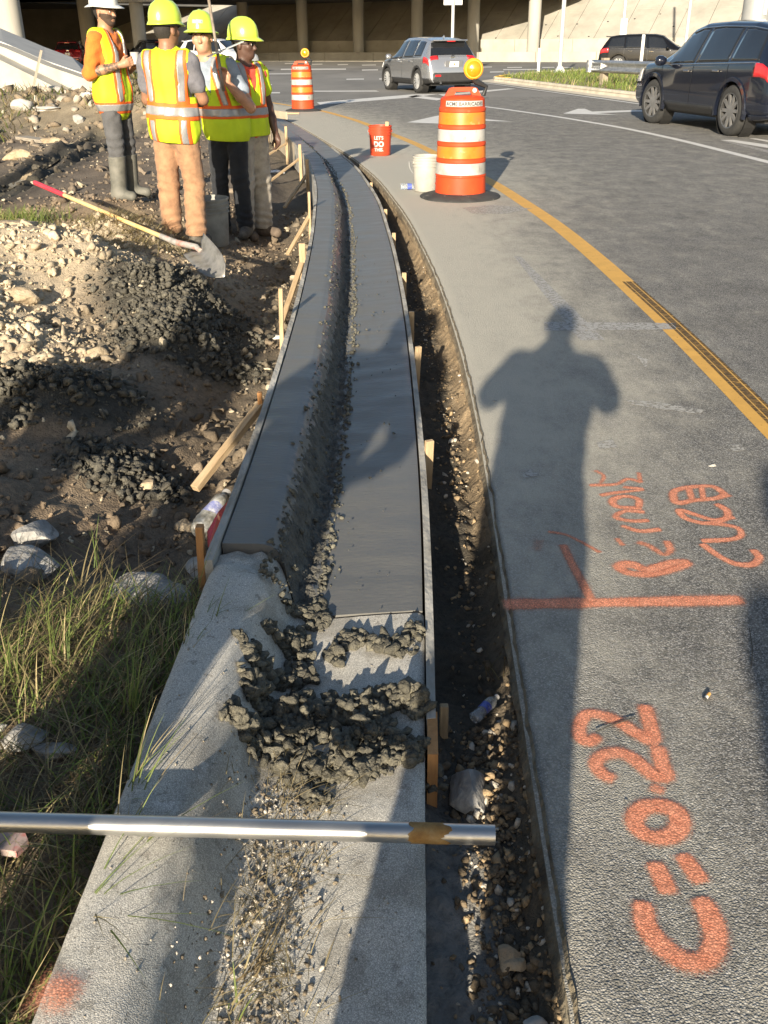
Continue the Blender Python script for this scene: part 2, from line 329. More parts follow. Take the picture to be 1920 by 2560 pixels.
px_poly('hatch_line', [(1872, 346), (1890, 346), (1920, 351), (1920, 355)], m_wht)
px_poly('ghost_line', [(1806, 353), (1830, 354), (1920, 376), (1920, 382)], m_wht_old)
for (x0, x1, y, hh, dx) in ((702, 865, 172, 3, 0), (670, 735, 184, 2, 0), (732, 768, 198, 3, -8), (866, 910, 197, 2.5, 0), (905, 945, 174, 2.5, 0), (640, 665, 167, 2.5, 0), (905, 940, 162, 2, 0), (780, 806, 160, 2, 0), (712, 740, 158, 2, 0), (844, 870, 161, 2, 0),
                             (1205, 1230, 167, 2, 0), (1268, 1305, 168, 2, 0), (1258, 1345, 173, 2.5, 0), (1225, 1260, 179, 2.5, 0), (1355, 1386, 168, 2, 0), (1402, 1432, 168, 2, 0), (640, 700, 231, 3, 0), (780, 940, 227, 2.5, 8), (640, 680, 211, 2.5, 0), (948, 1000, 196, 3, 0), (1000, 1060, 203, 3, 0)):
    px_poly('stripe', [(x0, y), (x1, y - .6), (x1 + dx, y - .6 + hh), (x0 + dx, y + hh)], m_wht, .002)
# faint removed markings and cement smears beside the trench
px_poly('ghost_line', [(1284, 640), (1300, 640), (1512, 850), (1450, 852)], m_wht_old)
px_poly('ghost_line', [(1360, 806), (1690, 808), (1690, 824), (1360, 828)], m_wht_old, .0019)
m_smear = paint_mat('cement_smear', (.40, .385, .35), .52, scale=14)
for q in ([(1155, 520), (1230, 512), (1330, 522), (1260, 536), (1180, 534)], [(1560, 1000), (1640, 1006), (1760, 1026), (1750, 1036), (1650, 1024), (1580, 1012)], [(1570, 880), (1620, 900), (1615, 925), (1600, 900)], [(1490, 1108), (1530, 1100), (1545, 1120), (1500, 1125)], [(1300, 1180), (1330, 1174), (1350, 1190), (1310, 1196)], [(1820, 1115), (1850, 1110), (1862, 1126), (1830, 1130)]):
    px_poly('cement_smear', q, m_smear, .0024)
# spray-painted letters: every stroke a ribbon whose rim fades
m_spray = pm('orange_spray', [(.86, .31, .18), (1.0, .43, .27)], scale=30, detail=8, rough=.85, pos=True, spec=.25)
aggregate(m_spray, 250, .75, 1.3, .3, .003)
N, L, b = nodes_of(m_spray); a = N.new('ShaderNodeAttribute'); a.attribute_name = 'col'; sep = N.new('ShaderNodeSeparateColor'); L.new(a.outputs['Color'], sep.inputs[0])
pos = N.new('ShaderNodeNewGeometry').outputs['Position']; n = N.new('ShaderNodeTexNoise'); n.inputs['Scale'].default_value = 260; n.inputs['Detail'].default_value = 8; n.inputs['Roughness'].default_value = .85; L.new(pos, n.inputs['Vector'])
ml = N.new('ShaderNodeMath'); ml.operation = 'MULTIPLY_ADD'; L.new(n.outputs['Fac'], ml.inputs[0]); ml.inputs[1].default_value = 2.2; ml.inputs[2].default_value = -1.05
ad = N.new('ShaderNodeMath'); ad.operation = 'ADD'; L.new(sep.outputs[0], ad.inputs[0]); L.new(ml.outputs[0], ad.inputs[1])
rm = N.new('ShaderNodeMapRange'); rm.inputs[1].default_value = .05; rm.inputs[2].default_value = .85; rm.inputs[4].default_value = .94; rm.interpolation_type = 'SMOOTHSTEP'; L.new(ad.outputs[0], rm.inputs[0]); L.new(rm.outputs[0], b.inputs['Alpha'])
_sz = [0.0008]
def stroke(pts, wd, dens=1.0, z=0.0, parent=None, name='spray_stroke', lift=True, Z0=0.0):
    P = np.array([at(x, y, Z0)[:2] for x, y in pts])
    if len(P) > 2:      # Catmull-Rom
        Q = np.vstack([2 * P[0] - P[1], P, 2 * P[-1] - P[-2]]); out = []
        for i in range(1, len(Q) - 2):
            for t in np.linspace(0, 1, 9, endpoint=False):
                p0, p1, p2, p3 = Q[i - 1:i + 3]; out.append(.5 * ((2 * p1) + (-p0 + p2) * t + (2 * p0 - 5 * p1 + 4 * p2 - p3) * t * t + (-p0 + 3 * p1 - 3 * p2 + p3) * t ** 3))
        P = np.array(out + [P[-1]])
    else: P = P[0] + (P[1] - P[0]) * np.linspace(0, 1, 20)[:, None]
    ln = np.concatenate([[0], np.cumsum(np.linalg.norm(np.diff(P, axis=0), axis=1))]); n = max(8, int(ln[-1] / .008)); s = np.linspace(0, ln[-1], n)
    P = np.stack([np.interp(s, ln, P[:, 0]), np.interp(s, ln, P[:, 1])], -1); T = np.gradient(P, axis=0); T /= np.linalg.norm(T, axis=1)[:, None] + 1e-9
    h = wd * .5; P = np.vstack([P[0] - T[0] * h * np.array([[1.], [.5]]), P, P[-1] + T[-1] * h * np.array([[.5], [1.]])]); T = np.vstack([T[:1], T[:1], T, T[-1:], T[-1:]])
    endf = np.ones(len(P)); endf[[0, -1]] = 0; endf[[1, -2]] = .6
    Nn = np.stack([-T[:, 1], T[:, 0]], -1); us = np.array([-.5, -.36, -.2, 0, .2, .36, .5]) * 1.7; pr = np.array([0, .22, .8, 1.05, .8, .22, 0])
    _sz[0] += .0001 if lift else 0; vn = vnoise(np.arange(len(P)) * .11 + len(pts) * 7.7, np.full(len(P), wd * 900)); V = P[:, None, :] + Nn[:, None, :] * us[None, :, None] * (wd * (.82 + .36 * vn))[:, None, None]
    V = np.concatenate([V, (np.full(V.shape[:2] + (1,), Z0 + (_sz[0] if lift else .002) + z) + np.linspace(0, .00028, V.shape[0])[:, None, None])], -1); vd = vnoise(np.arange(len(P)) * .17 + 3.3, np.full(len(P), wd * 500 + 9)); al = pr[None, :] * endf[:, None] * dens * (.8 + .42 * vd)[:, None]
    return link(name, mesh_np(name, V.reshape(-1, 3), grid_faces(len(P), 7), True, np.repeat(al.reshape(-1, 1), 3, 1)), m_spray, parent or road)
def zs(pts, ox, oy, k): return [(ox + x / k, oy + y / k) for x, y in pts]
Q4 = lambda *p: zs(p, 1300, 1150, 2.676)
Q5 = lambda *p: zs(p, 1400, 1720, 2.91)
stroke([(1275, 1511), (1845, 1501)], .05)
for p, wd, dn in ((Q4((480, 945), (420, 830), (340, 680), (290, 575)), .026, .8), (Q4((195, 482), (300, 500), (400, 545), (530, 618)), .016, .7), (Q4((130, 545), (110, 600)), .03, .3),
    (Q4((830, 735), (740, 700), (665, 715), (720, 755), (850, 768), (1010, 735), (1120, 692), (1040, 686), (940, 715), (860, 740)), .034, .95), (Q4((800, 555), (870, 580), (960, 635), (1005, 605), (985, 550)), .026, .7), (Q4((650, 530), (685, 570)), .02, .55),
    (Q4((930, 468), (800, 478), (690, 445)), .022, .9), (Q4((850, 408), (740, 410), (640, 385), (700, 345), (820, 350)), .022, .9), (Q4((800, 325), (650, 315), (620, 270), (700, 245), (790, 265), (795, 310)), .024, .9), (Q4((545, 238), (640, 222), (820, 200), (700, 185)), .02, .85), (Q4((475, 172), (640, 165), (720, 130), (805, 150)), .02, .75), (Q4((505, 75), (560, 110), (535, 165)), .02, .5), (Q4((795, 90), (805, 150)), .02, .55),
    (Q4((1565, 610), (1600, 660), (1545, 705), (1430, 695), (1320, 640), (1225, 572)), .024, 1), (Q4((1230, 545), (1400, 536), (1475, 512), (1460, 462), (1370, 438), (1290, 430)), .022, 1), (Q4((1420, 388), (1300, 405), (1180, 372), (1065, 338), (1110, 395), (1250, 428), (1370, 400), (1385, 345), (1320, 302)), .024, 1),
    (Q4((1385, 245), (1300, 185), (1200, 180), (1080, 195), (1025, 225), (1050, 290), (1160, 275), (1300, 262), (1370, 240)), .026, 1), (Q4((1130, 200), (1150, 270)), .022, .9), (Q4((1215, 190), (1225, 265)), .018, .8)):
    stroke(p, wd, dn)
for p, wd, dn in ((Q5((605, 1600), (625, 1730), (720, 1870), (880, 1985), (1020, 2005), (1105, 1940), (1130, 1810), (1080, 1650), (1035, 1575)), .036, 1.05), (Q5((700, 1310), (775, 1470)), .036, 1), (Q5((905, 1250), (1005, 1390)), .036, 1),
    (Q5((705, 860), (830, 900), (875, 985), (830, 1070), (700, 1100), (580, 1050), (540, 970), (590, 890), (660, 866)), .034, 1.05), (Q5((680, 735), (735, 755)), .026, .7),
    (Q5((715, 450), (740, 560), (775, 650), (690, 650), (600, 580), (520, 515), (420, 480), (310, 500), (260, 560), (300, 630), (365, 665)), .032, .9), (Q5((620, 150), (650, 260), (675, 390), (560, 340), (450, 270), (330, 215), (200, 200), (140, 280), (150, 370), (215, 400), (265, 370)), .032, .9)):
    stroke(p, wd, dn)
# ================================================================== kerb and gutter
def kerb_z(o, lip=0.0, top=.12):
    return np.interp(o, [0, .012, .33, .375, .44, .475, .58, .605, .612], [lip - .012, lip, lip - .03, lip - .02, top - .03, top, top + .004, top - .006, top - .03])
m_old = pm('old_concrete', [(.40, .375, .325), (.62, .59, .52), (.74, .71, .64)], scale=3.2, detail=12, rough=.92, pos=True, speck=[(150, .65, (.2, .185, .155), .8), (40, .62, (.30, .275, .23), .6), (6, .56, (.42, .39, .33), .7), (14, .66, (.80, .78, .74), .5)])
aggregate(m_old, 420, .82, 1.2, .35, .002)
kerb = empty('concrete_kerb', (0, 1.2, 0)); tag(kerb, 'old weathered concrete kerb and gutter running under the steel pipe in the foreground', 'kerb')
oo = np.concatenate([[0], np.linspace(.006, .32, 26), np.linspace(.33, .48, 16), np.linspace(.5, .6, 9), [.606, .612]])
yk = np.concatenate([np.arange(-1.2, 2.26, .014)])
def oldz(X, Y, Yg, Og):
    brk = sstep(2.22, 2.44, Yg + .06 * fbm(X * 9, Y * 9, 3)) * sstep(.40, .47, Og)
    return kerb_z(Og) + .0025 * fbm(X * 14, Y * 14, 4) - .035 * brk * (.4 + .9 * vnoise(X * 30, Y * 30)) 
def parented(o, p):
    o.parent = p; o.matrix_parent_inverse = Matrix.Translation(-Vector(p.location)); return o
KSH = .17
o = parented(link('top_surface', strip_mesh('top_surface', LIP, yk, oo, oldz, ysh=lambda y, o: KSH * sstep(.34, .44, o) * sstep(1.6, 2.26, y)), m_old), kerb)
def side(name, offv, y0, y1, z0, z1, mat, parent, curve=LIP, st=.02):
    ys = np.arange(y0, y1, st); v = []; z = np.linspace(0, 1, 6)
    X, Y = curve.off(ys, np.full_like(ys, offv)); V = np.stack([np.repeat(X[:, None], 6, 1) + .004 * fbm(ys[:, None] * 9, z[None] * 3, 3), np.repeat(Y[:, None], 6, 1), (z0 + (z1 - z0) * z)[None] + 0 * ys[:, None]], -1)
    return parented(link(name, mesh_np(name, V.reshape(-1, 3), grid_faces(len(ys), 6), True), mat), parent)
side('gutter_face', 0, -1.2, 2.26, -.25, -.011, m_old, kerb); side('back_face', .612, -1.2, 2.26, -.2, .09, m_old, kerb)
# joint across the old kerb
o = stroke([(118, 2480), (165, 2490)], .06, .62, name='orange_mark', parent=None, lift=False, Z0=.127); o.parent = None; parented(o, kerb)
# fresh concrete
m_wet = pm('wet_concrete', [(.104, .102, .094), (.128, .125, .116), (.15, .147, .134)], scale=3, detail=9, rough=.42, rvar=.12, bump=.16, bscale=26, bdist=.01, pos=True, stretch=(1, 3.2, 1), speck=(8, .68, (.10, .10, .095), .5))
m_wetrough = pm('wet_concrete_rough', [(.06, .058, .05), (.10, .095, .08), (.145, .137, .113)], scale=18, detail=8, rough=.75, bump=.9, bscale=90, pos=True, attr='col')
pour = empty('fresh_concrete_kerb', (-.2, 6, 0)); tag(pour, 'freshly poured wet grey concrete kerb and gutter curving away between form boards', 'kerb')
yp = np.concatenate([np.arange(POUR0, 8, .013), np.arange(8, POUR1, .04)])
def valley(y): return .345 + .014 * fbm(y * .9, 0 * y, 3) - .02 * sstep(6, 14, y), .045 + .018 * fbm(y * 2.1, 0 * y + 7, 3)
og_ = np.concatenate([np.linspace(.004, .27, 14), np.linspace(.275, .47, 56), np.linspace(.475, .598, 9)])
def pz(X, Y, Yg, Og):
    c, hw = valley(Yg); fade = 1 - .75 * sstep(13, 17, Yg)
    base = np.interp(Og, [0, .26, .32, .43, .46, .61], [0, -.008, -.012, .115, .122, .122]); top = np.interp(Og, [0, .012, .30], [-.006, 0, -.022]) * (Og < c) + (Og >= c) * 0; top = np.where(Og - c > -.035, np.interp(Og - c, [-.035, 0, .02, .075, .10, .13, .3], [-.024, -.026, -.012, .088, .112, .120, .122]), np.interp(Og, [0, .012, .31], [-.006, 0, -.024]))
    rough = np.exp(-((Og - c - .025) / (hw + .02)) ** 4)
    return top + .0012 * fbm(X * 4, Y * 2, 3) + rough * fade * (-.004 + .026 * fbm(X * 30, Y * 30, 4, .65) + .014 * (.6 - cellnoise(X * 34, Y * 34)))
def pour_mesh():
    me = strip_mesh('slab', LIP, yp, og_, pz, ysh=lambda y, o: KSH * sstep(.34, .44, o) * np.clip(1 - (y - POUR0) / .9, 0, 1), colf=lambda X, Y, Yg, Og: np.ones(X.shape + (3,)) * (.75 + .5 * vnoise(X * 60, Y * 60))[..., None]); Yc, Oc = np.meshgrid((yp[1:] + yp[:-1]) / 2, (og_[1:] + og_[:-1]) / 2, indexing='ij'); c, hw = valley(Yc); X, Y = LIP.off(Yc, Oc); j = .022 * fbm(X * 32, Y * 32, 4, .7)
    nar = sstep(2.6, 5.5, Yc); mi = ((Oc - c > -.032 + .010 * nar - j * 1.2 - .5 * (hw - .045)) & (Oc - c < .082 - .034 * nar + j * 1.3) & (fbm(Yc * .7, Yc * 0, 2) * .0 + Yc < 15.5 + j * 40)).astype(int); me.polygons.foreach_set('material_index', mi.ravel()); return me
parented(link('slab', pour_mesh(), [m_wet, m_wetrough]), pour)
def end_wall():
    o_ = og_; z = pz(*[np.atleast_2d(a) for a in (LIP.off(np.full_like(o_, POUR0), o_)[0], LIP.off(np.full_like(o_, POUR0), o_)[1], np.full_like(o_, POUR0), o_)])[0]
    X, Y = LIP.off(POUR0 + KSH * sstep(.34, .44, o_), o_); V = np.stack([np.stack([X, Y, np.full_like(X, -.2)], -1), np.stack([X, Y, z], -1)], 0); return mesh_np('end_face', V.reshape(-1, 3), grid_faces(2, len(o_)))
parented(link('end_face', end_wall(), m_wet), pour)
# form boards: thin planks standing on edge, tops caked with mortar
m_form = pm('form_board', [(.15, .14, .12), (.33, .315, .28), (.50, .48, .43)], scale=7, detail=9, rough=.9, bump=.7, bscale=70, bdist=.01, pos=True, stretch=(1, .35, 1))
m_wood = pm('raw_pine', [(.27, .19, .105), (.38, .275, .16), (.46, .35, .22)], scale=5, detail=6, rough=.8, stretch=(9, 9, 1.2), bump=.25, bscale=20)
m_wood_or = pm('orange_pine', [(.36, .17, .06), (.5, .26, .10)], scale=5, detail=6, rough=.8, stretch=(9, 9, 1.2), bump=.2, bscale=20)
m_form_clean = pm('form_board_clean', [(.28, .23, .16), (.37, .31, .225), (.44, .375, .285)], scale=5, detail=8, rough=.85, bump=.3, bscale=30, pos=True)
def board(name, o0, o1, y0, y1, zt, zb, mat, st=.03, label=None):
    ys = np.arange(y0, y1 + st, st); zz = [zb, zt]; X0, Y0 = LIP.off(ys, np.full_like(ys, o0)); X1, Y1 = LIP.off(ys, np.full_like(ys, o1)); e = .007 * fbm(ys * 7, 0 * ys + o0 * 50, 4); e2 = .006 * fbm(ys * 11, 0 * ys + o1 * 70, 3)
    rows = [np.stack([X0, Y0, 0 * ys + zb], -1), np.stack([X0, Y0, zt + e2], -1), np.stack([X1, Y1, zt + e], -1), np.stack([X1, Y1, 0 * ys + zb], -1)]
    V = np.stack(rows, 1); F = grid_faces(len(ys), 4, True); n = len(ys)
    F = np.vstack([F, [[0, 1, 2, 3]], [[(n - 1) * 4 + 3, (n - 1) * 4 + 2, (n - 1) * 4 + 1, (n - 1) * 4]]])
    return link(name, mesh_np(name, V.reshape(-1, 3), F, False), mat)
cuts = [2.0, 6.1, 10.2, 14.6, 18.8, 23.2]
wh = ['beside the grass in the foreground', 'below the bent stake, second from the foreground', 'opposite the feet of the tan trousers', 'bending away behind the last worker', 'farthest away near the small traffic drum']
for i in range(5):
    o = board('form_board', .604, .628, cuts[i] + (.006 if i else .32), cuts[i + 1], .128, -.2, m_form if i < 3 else m_form_clean); tag(o, 'mortar-caked form board on the dirt side, ' + wh[i], 'form board', 'form boards holding the wet concrete')
cr = [1.78, 6.4, 11.0, 15.4]
wr = ['starting at the old gutter', 'beside the middle of the dark trench', 'where the trench narrows near the white bucket']
for i in range(3):
    o = board('form_board', -.026, -.004, cr[i] + .006, cr[i + 1], .006, -.2, m_form); tag(o, 'mortar-splashed form board on the road side, ' + wr[i], 'form board', 'form boards holding the wet concrete')
o = board('form_board', -.03, -.006, 1.66, 1.78, .004, -.2, m_wood_or); tag(o, 'short bare orange board end beside the rock in the trench', 'form board', 'form boards holding the wet concrete')
# stakes and braces
def stick(name, p0, p1, wd, th, mat, label, cat='stake', group=None, tip=False, roll=0.0):
    p0, p1 = Vector(p0), Vector(p1); d = p1 - p0; o = empty(name, p0); q = d.to_track_quat('Z', 'Y') @ Euler((0, 0, roll)).to_quaternion()
    mb = MB(); mb.box((0, 0, d.length / 2), (wd, th, d.length), bev=.002)
    C.objects.unlink(o); bpy.data.objects.remove(o)
    o = mb.build(name, mat); o.location = p0; o.rotation_euler = q.to_euler(); return tag(o, label, cat, group)
def lpt(y, off, z): X, Y = LIP.off(np.array([float(y)]), np.array([float(off)])); return (float(X[0]), float(Y[0]), z)
SG = 'wooden stakes along the forms'
for (y, off, zt, ln_, wd, mt, lean, lb) in (
    (2.42, .655, .19, .5, .045, m_wood_or, .02, 'short weathered orange stake standing in the grass by the grey rock'),
    (3.72, .65, .15, .4, .03, m_wood_or, .0, 'small orange stake where the long diagonal brace meets the form'),
    (4.93, .665, .30, .6, .05, m_wood, .02, 'tall pale stake standing proud of the left form at mid distance'),
    (6.75, .66, .19, .5, .07, m_wood, .0, 'wide pale stake at the kink of the left form'),
    (8.7, .66, .27, .55, .06, m_wood, .01, 'pale stake with a leaning brace near the grey bucket'),
    (11.6, .66, .24, .5, .06, m_wood, 0, 'pale stake beside the last worker, nearest of the far three'),
    (13.4, .66, .24, .5, .06, m_wood, 0, 'bright stake with a diagonal brace on the far bend'),
    (15.6, .66, .30, .55, .06, m_wood, 0, 'upright stake on the far bend below the small drum'),
    (17.6, .66, .24, .5, .06, m_wood, 0, 'small far stake at the bend of the form'),
    (18.9, .66, .26, .55, .06, m_wood, 0, 'farther stake just before the end of the pour'),
    (20.6, .66, .28, .55, .06, m_wood, 0, 'farthest stake beside the yellow vest')):
    p = lpt(y, off, zt); stick('stake', (p[0] - lean, p[1], zt - ln_), p, wd * .65, .022, mt, lb, group=SG)
for (y, off, zt, wd, dx, dy, lb) in ((1.92, -.05, -.06, .022, .0, .03, 'broken splintered stake at the near end of the road-side form'), (3.42, -.045, .05, .034, .012, -.03, 'pale stake leaning in the trench beside the wet gutter'), (4.62, -.045, .07, .03, .02, -.03, 'thin stake in the trench level with the shadow of the photographer'),
    (5.5, -.045, .02, .03, 0, 0, 'small grey stake on the road side of the pour'), (6.5, -.045, .03, .03, 0, 0, 'pale stake on the road side below the white bucket'), (8.0, -.045, .03, .03, 0, 0, 'reddish stake on the road side of the bend'), (9.3, -.045, .02, .03, 0, 0, 'tiny stake on the road side beside the drum base'), (11.2, -.045, .02, .03, 0, 0, 'tiny far stake on the road side of the pour')):
    p = lpt(y, off, zt); stick('stake', (p[0] - dx, p[1] - dy, -.35), p, wd, .02, m_wood, lb, group=SG)
BG = 'diagonal wooden braces'
stick('brace', tuple(at(487, 1222, -.13)), lpt(3.74, .64, .10), .035, .03, m_wood, 'long bare wood brace slanting from the dirt up to the form', 'brace', BG)
for (ya, oa, yb, lb) in ((8.35, .86, 8.72, 'thin brace behind the pale stake near the grey bucket'), (6.1, .78, 6.7, 'tan brace leaning at the kink of the form'), (11.0, .95, 11.7, 'short brace at the foot of the bright far stake'), (13.0, 1.15, 13.45, 'yellowish brace on the far bend of the form'), (15.1, 1.25, 15.6, 'low brace propping the far upright stake'), (17.9, 1.2, 18.3, 'far brace close to the last worker'), (19.5, 1.1, 19.9, 'farthest brace at the end of the pour')):
    stick('brace', lpt(ya, oa, -.2), lpt(yb, .665, .06), .036, .022, m_wood, lb, 'brace', BG)
stick('loose_board', lpt(20.3, .1, .14), lpt(23.6, 1.1, .15), .02, .14, m_form_clean, 'loose pale board lying across the far end of the pour', 'board')
# ================================================================== dug ground on the left
MOUNDS = [(-2.25, 6.2, .75, .55, .40), (-2.15, 7.6, .45, .40, .26), (-1.85, 7.0, .35, .3, .10), (-1.4, 7.9, .6, .5, -.05), (-1.3, 9.3, .7, .9, -.13), (-2.6, 5.3, .6, .5, .32), (-1.95, 4.75, .35, .35, .10), (-1.25, 5.75, .40, .38, .15), (-1.12, 5.15, .38, .30, .11), (-1.62, 4.05, .55, .30, .16), (-1.05, 3.55, .22, .18, .05),
          (-3.1, 8.1, .7, .6, .12), (-2.75, 9.5, .4, .3, .10), (-1.45, 2.55, .5, .25, .06), (-6.3, 21, 2.6, 2.2, .42), (-4.6, 20.6, 1.3, 1.5, .5), (-9.0, 22.5, 2.5, 2.2, .4), (-3.4, 23.5, 1.2, 1.6, .25), (-5.0, 15.6, .7, .5, .10), (-6.2, 13.6, .8, .5, .10)]
RUTS = [((-4.32, 10.4), (-5.02, 18.2), .15, .075), ((-4.12, 9.8), (-4.50, 18.4), .12, .065), ((-5.6, 11.5), (-6.6, 18), .15, .06)]
def seg_d(X, Y, a, b):
    ax, ay = a; bx, by = b; t = np.clip(((X - ax) * (bx - ax) + (Y - ay) * (by - ay)) / ((bx - ax) ** 2 + (by - ay) ** 2), 0, 1)
    return np.hypot(X - ax - t * (bx - ax), Y - ay - t * (by - ay))
def ground_h(X, Y, fine=True):
    d = LIP.x(Y) - .628 * np.sqrt(1 + np.interp(Y, LIP.Y, LIP.D) ** 2) - X            # metres left of the form
    dig = sstep(2.25, 2.7, Y); ditch = -.23 * (1 - sstep(.25, 1.0 + .25 * np.sin(Y * .9), d)) * dig
    z = ditch - .02 + (1 - dig) * (.03 - .05 * sstep(.4, 1.2, d)) + .05 * fbm(X * .5, Y * .5, 3) * sstep(.4, 1.5, d)
    for (mx, my, rx, ry_, h) in MOUNDS: z = z + h * np.exp(-(((X - mx) / rx) ** 2 + ((Y - my) / ry_) ** 2) ** 1.2)
    for (a, b, wd, dp) in RUTS:
        q = seg_d(X, Y + .0 * X, a, b); q = np.abs(q + .10 * fbm(X * 1.1, Y * 1.1, 3)); z = z - dp * np.exp(-(q / wd) ** 4) + .5 * dp * np.exp(-((q - wd * 1.3) / (wd * .4)) ** 2)
    z = z + .13 * np.clip(-10.2 - X, 0, 8) * sstep(18, 28, Y)
    rough = .35 + 1.0 * sstep(2.3, 3.2, Y) * (1 - sstep(9, 11, Y)) + .9 * sstep(17, 20, Y)
    z = z + rough * (.035 * fbm(X * 2.2, Y * 2.2, 4))
    if fine:
        nr = 1 - sstep(11, 15, Y)
        z = z + rough * nr * (.022 * fbm(X * 9, Y * 9, 4, .6) + .016 * np.clip(.5 - cellnoise(X * 11, Y * 11), 0, 1) + .010 * np.clip(.5 - cellnoise(X * 27, Y * 27), 0, 1)) + (1 - nr) * (.03 * fbm(X * 4, Y * 4, 4, .6))
    under = d < 0.0
    return np.where(under, np.minimum(z, -.2), z)
DARK = [(-1.25, 5.75, .5, .46), (-1.1, 5.1, .48, .36), (-1.6, 4.05, .6, .34), (-1.06, 3.55, .28, .2)]
CHALK = [(-2.3, 6.2, .85, .7, 1), (-2.55, 5.2, .8, .6, .9), (-1.95, 7.6, .7, .6, .75), (-1.8, 4.9, .5, .4, .7), (-5.0, 15.4, 1, .7, .4), (-6.2, 13.6, .9, .6, .5), (-3.0, 8.4, .5, .4, .3), (-1.2, 6.9, .5, .5, .35)]
def soil_col(X, Y):
    a = fbm(X * .8, Y * .8, 4); c_ = fbm(X * 5, Y * 5, 4); wet = sstep(9.5, 11, Y) * (1 - sstep(16, 20, Y))
    t = np.clip(.45 + .55 * a + .35 * c_, 0, 1)[..., None]
    br = np.array([.15, .113, .08]); mid = np.array([.29, .225, .155]); col = br + (mid - br) * t
    ch = np.zeros_like(X)
    for (x, y, rx, ry_, s) in CHALK: ch = np.maximum(ch, s * np.exp(-(((X - x) / rx) ** 2 + ((Y - y) / ry_) ** 2)))
    ch = np.clip(ch * 1.5 + .7 * c_ * ch + .25 * np.clip(c_ - .25, 0, 1), 0, 1)[..., None]; col = col * (1 - ch) + np.array([.45, .375, .27]) * ch
    mud = np.array([.15, .125, .10]) * (1 + .4 * c_[..., None]); col = col * (1 - .75 * wet[..., None]) + mud * .75 * wet[..., None]
    dk = np.zeros_like(X)
    for (x, y, rx, ry_) in DARK: dk = np.maximum(dk, np.exp(-(((X - x) / rx) ** 2 + ((Y - y) / ry_) ** 2) ** 2))
    for (a_, b_, wd, dp) in RUTS[:2]: dk = np.maximum(dk, .8 * np.exp(-(seg_d(X, Y, a_, b_) / (wd * 1.6)) ** 2))
    dk = np.clip(dk * 1.4 + .5 * dk * c_, 0, 1)[..., None]; col = col * (1 - dk) + np.array([.062, .058, .048]) * dk
    d = LIP.x(Y) - .628 - X; dg = (np.exp(-((d - .1) / .35) ** 2) * sstep(2.3, 3, Y) * .6 * (.5 + vnoise(X * 3, Y * 3)))[..., None]; col = col * (1 - dg) + np.array([.12, .105, .08]) * dg
    far = (sstep(17, 19, Y) * .6)[..., None]; col = col * (1 - far) + (np.array([.24, .21, .15]) * (1 + .5 * c_[..., None])) * far
    return np.clip(col, .01, .9)
m_dirt = pm('dirt', [(.62, .62, .62), (1, 1, 1), (1.25, 1.22, 1.18)], scale=45, detail=8, rough=.95, bump=.8, bscale=120, bdist=.012, pos=True, attr='col', spec=.2)
gd = np.concatenate([np.linspace(-.25, 0, 4), geo(.012, 60, .013, 1.0125)])
gy = geo(.15, 45, .012, 1.0062)
Yg, Dg = np.meshgrid(gy, gd, indexing='ij'); Xg = LIP.x(Yg) - .628 - Dg - .0
Xg = np.where(Yg > 23, LIP.x(np.minimum(Yg, 23)) - .628 - Dg + 0 * Yg - sstep(23, 34, Yg) * 5.5, Xg)
Zg = ground_h(Xg, Yg)
ground = struct(link('dirt_ground', mesh_np('dirt_ground', np.stack([Xg, Yg, Zg], -1).reshape(-1, 3), grid_faces(len(gy), len(gd))[:, ::-1], True, soil_col(Xg, Yg).reshape(-1, 3)), m_dirt))
_lx = np.arange(-14, .4, .03); _ly = np.concatenate([np.arange(.1, 11, .03), np.arange(11, 36, .1)]); _lz = ground_h(*np.meshgrid(_lx, _ly, indexing='ij'))
_fx = _lx.tolist(); _fy = _ly.tolist(); _fz = _lz.tolist()
def gz(x, y):
    i = min(len(_fx) - 1, max(0, int(round((x + 14) / .03)))); j = int(round((y - .1) / .03)) if y < 11 else int(round(363 + (y - 11) / .1)) + 1
    return _fz[i][min(len(_fy) - 1, max(0, j))]
# near ground behind and beside the camera (outside the frame) so shadows and people have something to stand on
mb = MB(); mb.add([(-40, -30, -.06), (.2, -30, -.06), (.2, .2, -.06), (-40, .2, -.06)], [(0, 1, 2, 3)]); struct(mb.build('verge', m_dirt)).data.color_attributes.new('col', 'FLOAT_COLOR', 'POINT')
a = bpy.data.objects['verge'].data.color_attributes['col'].data; a.foreach_set('color', [.14, .13, .08, 1] * len(a))
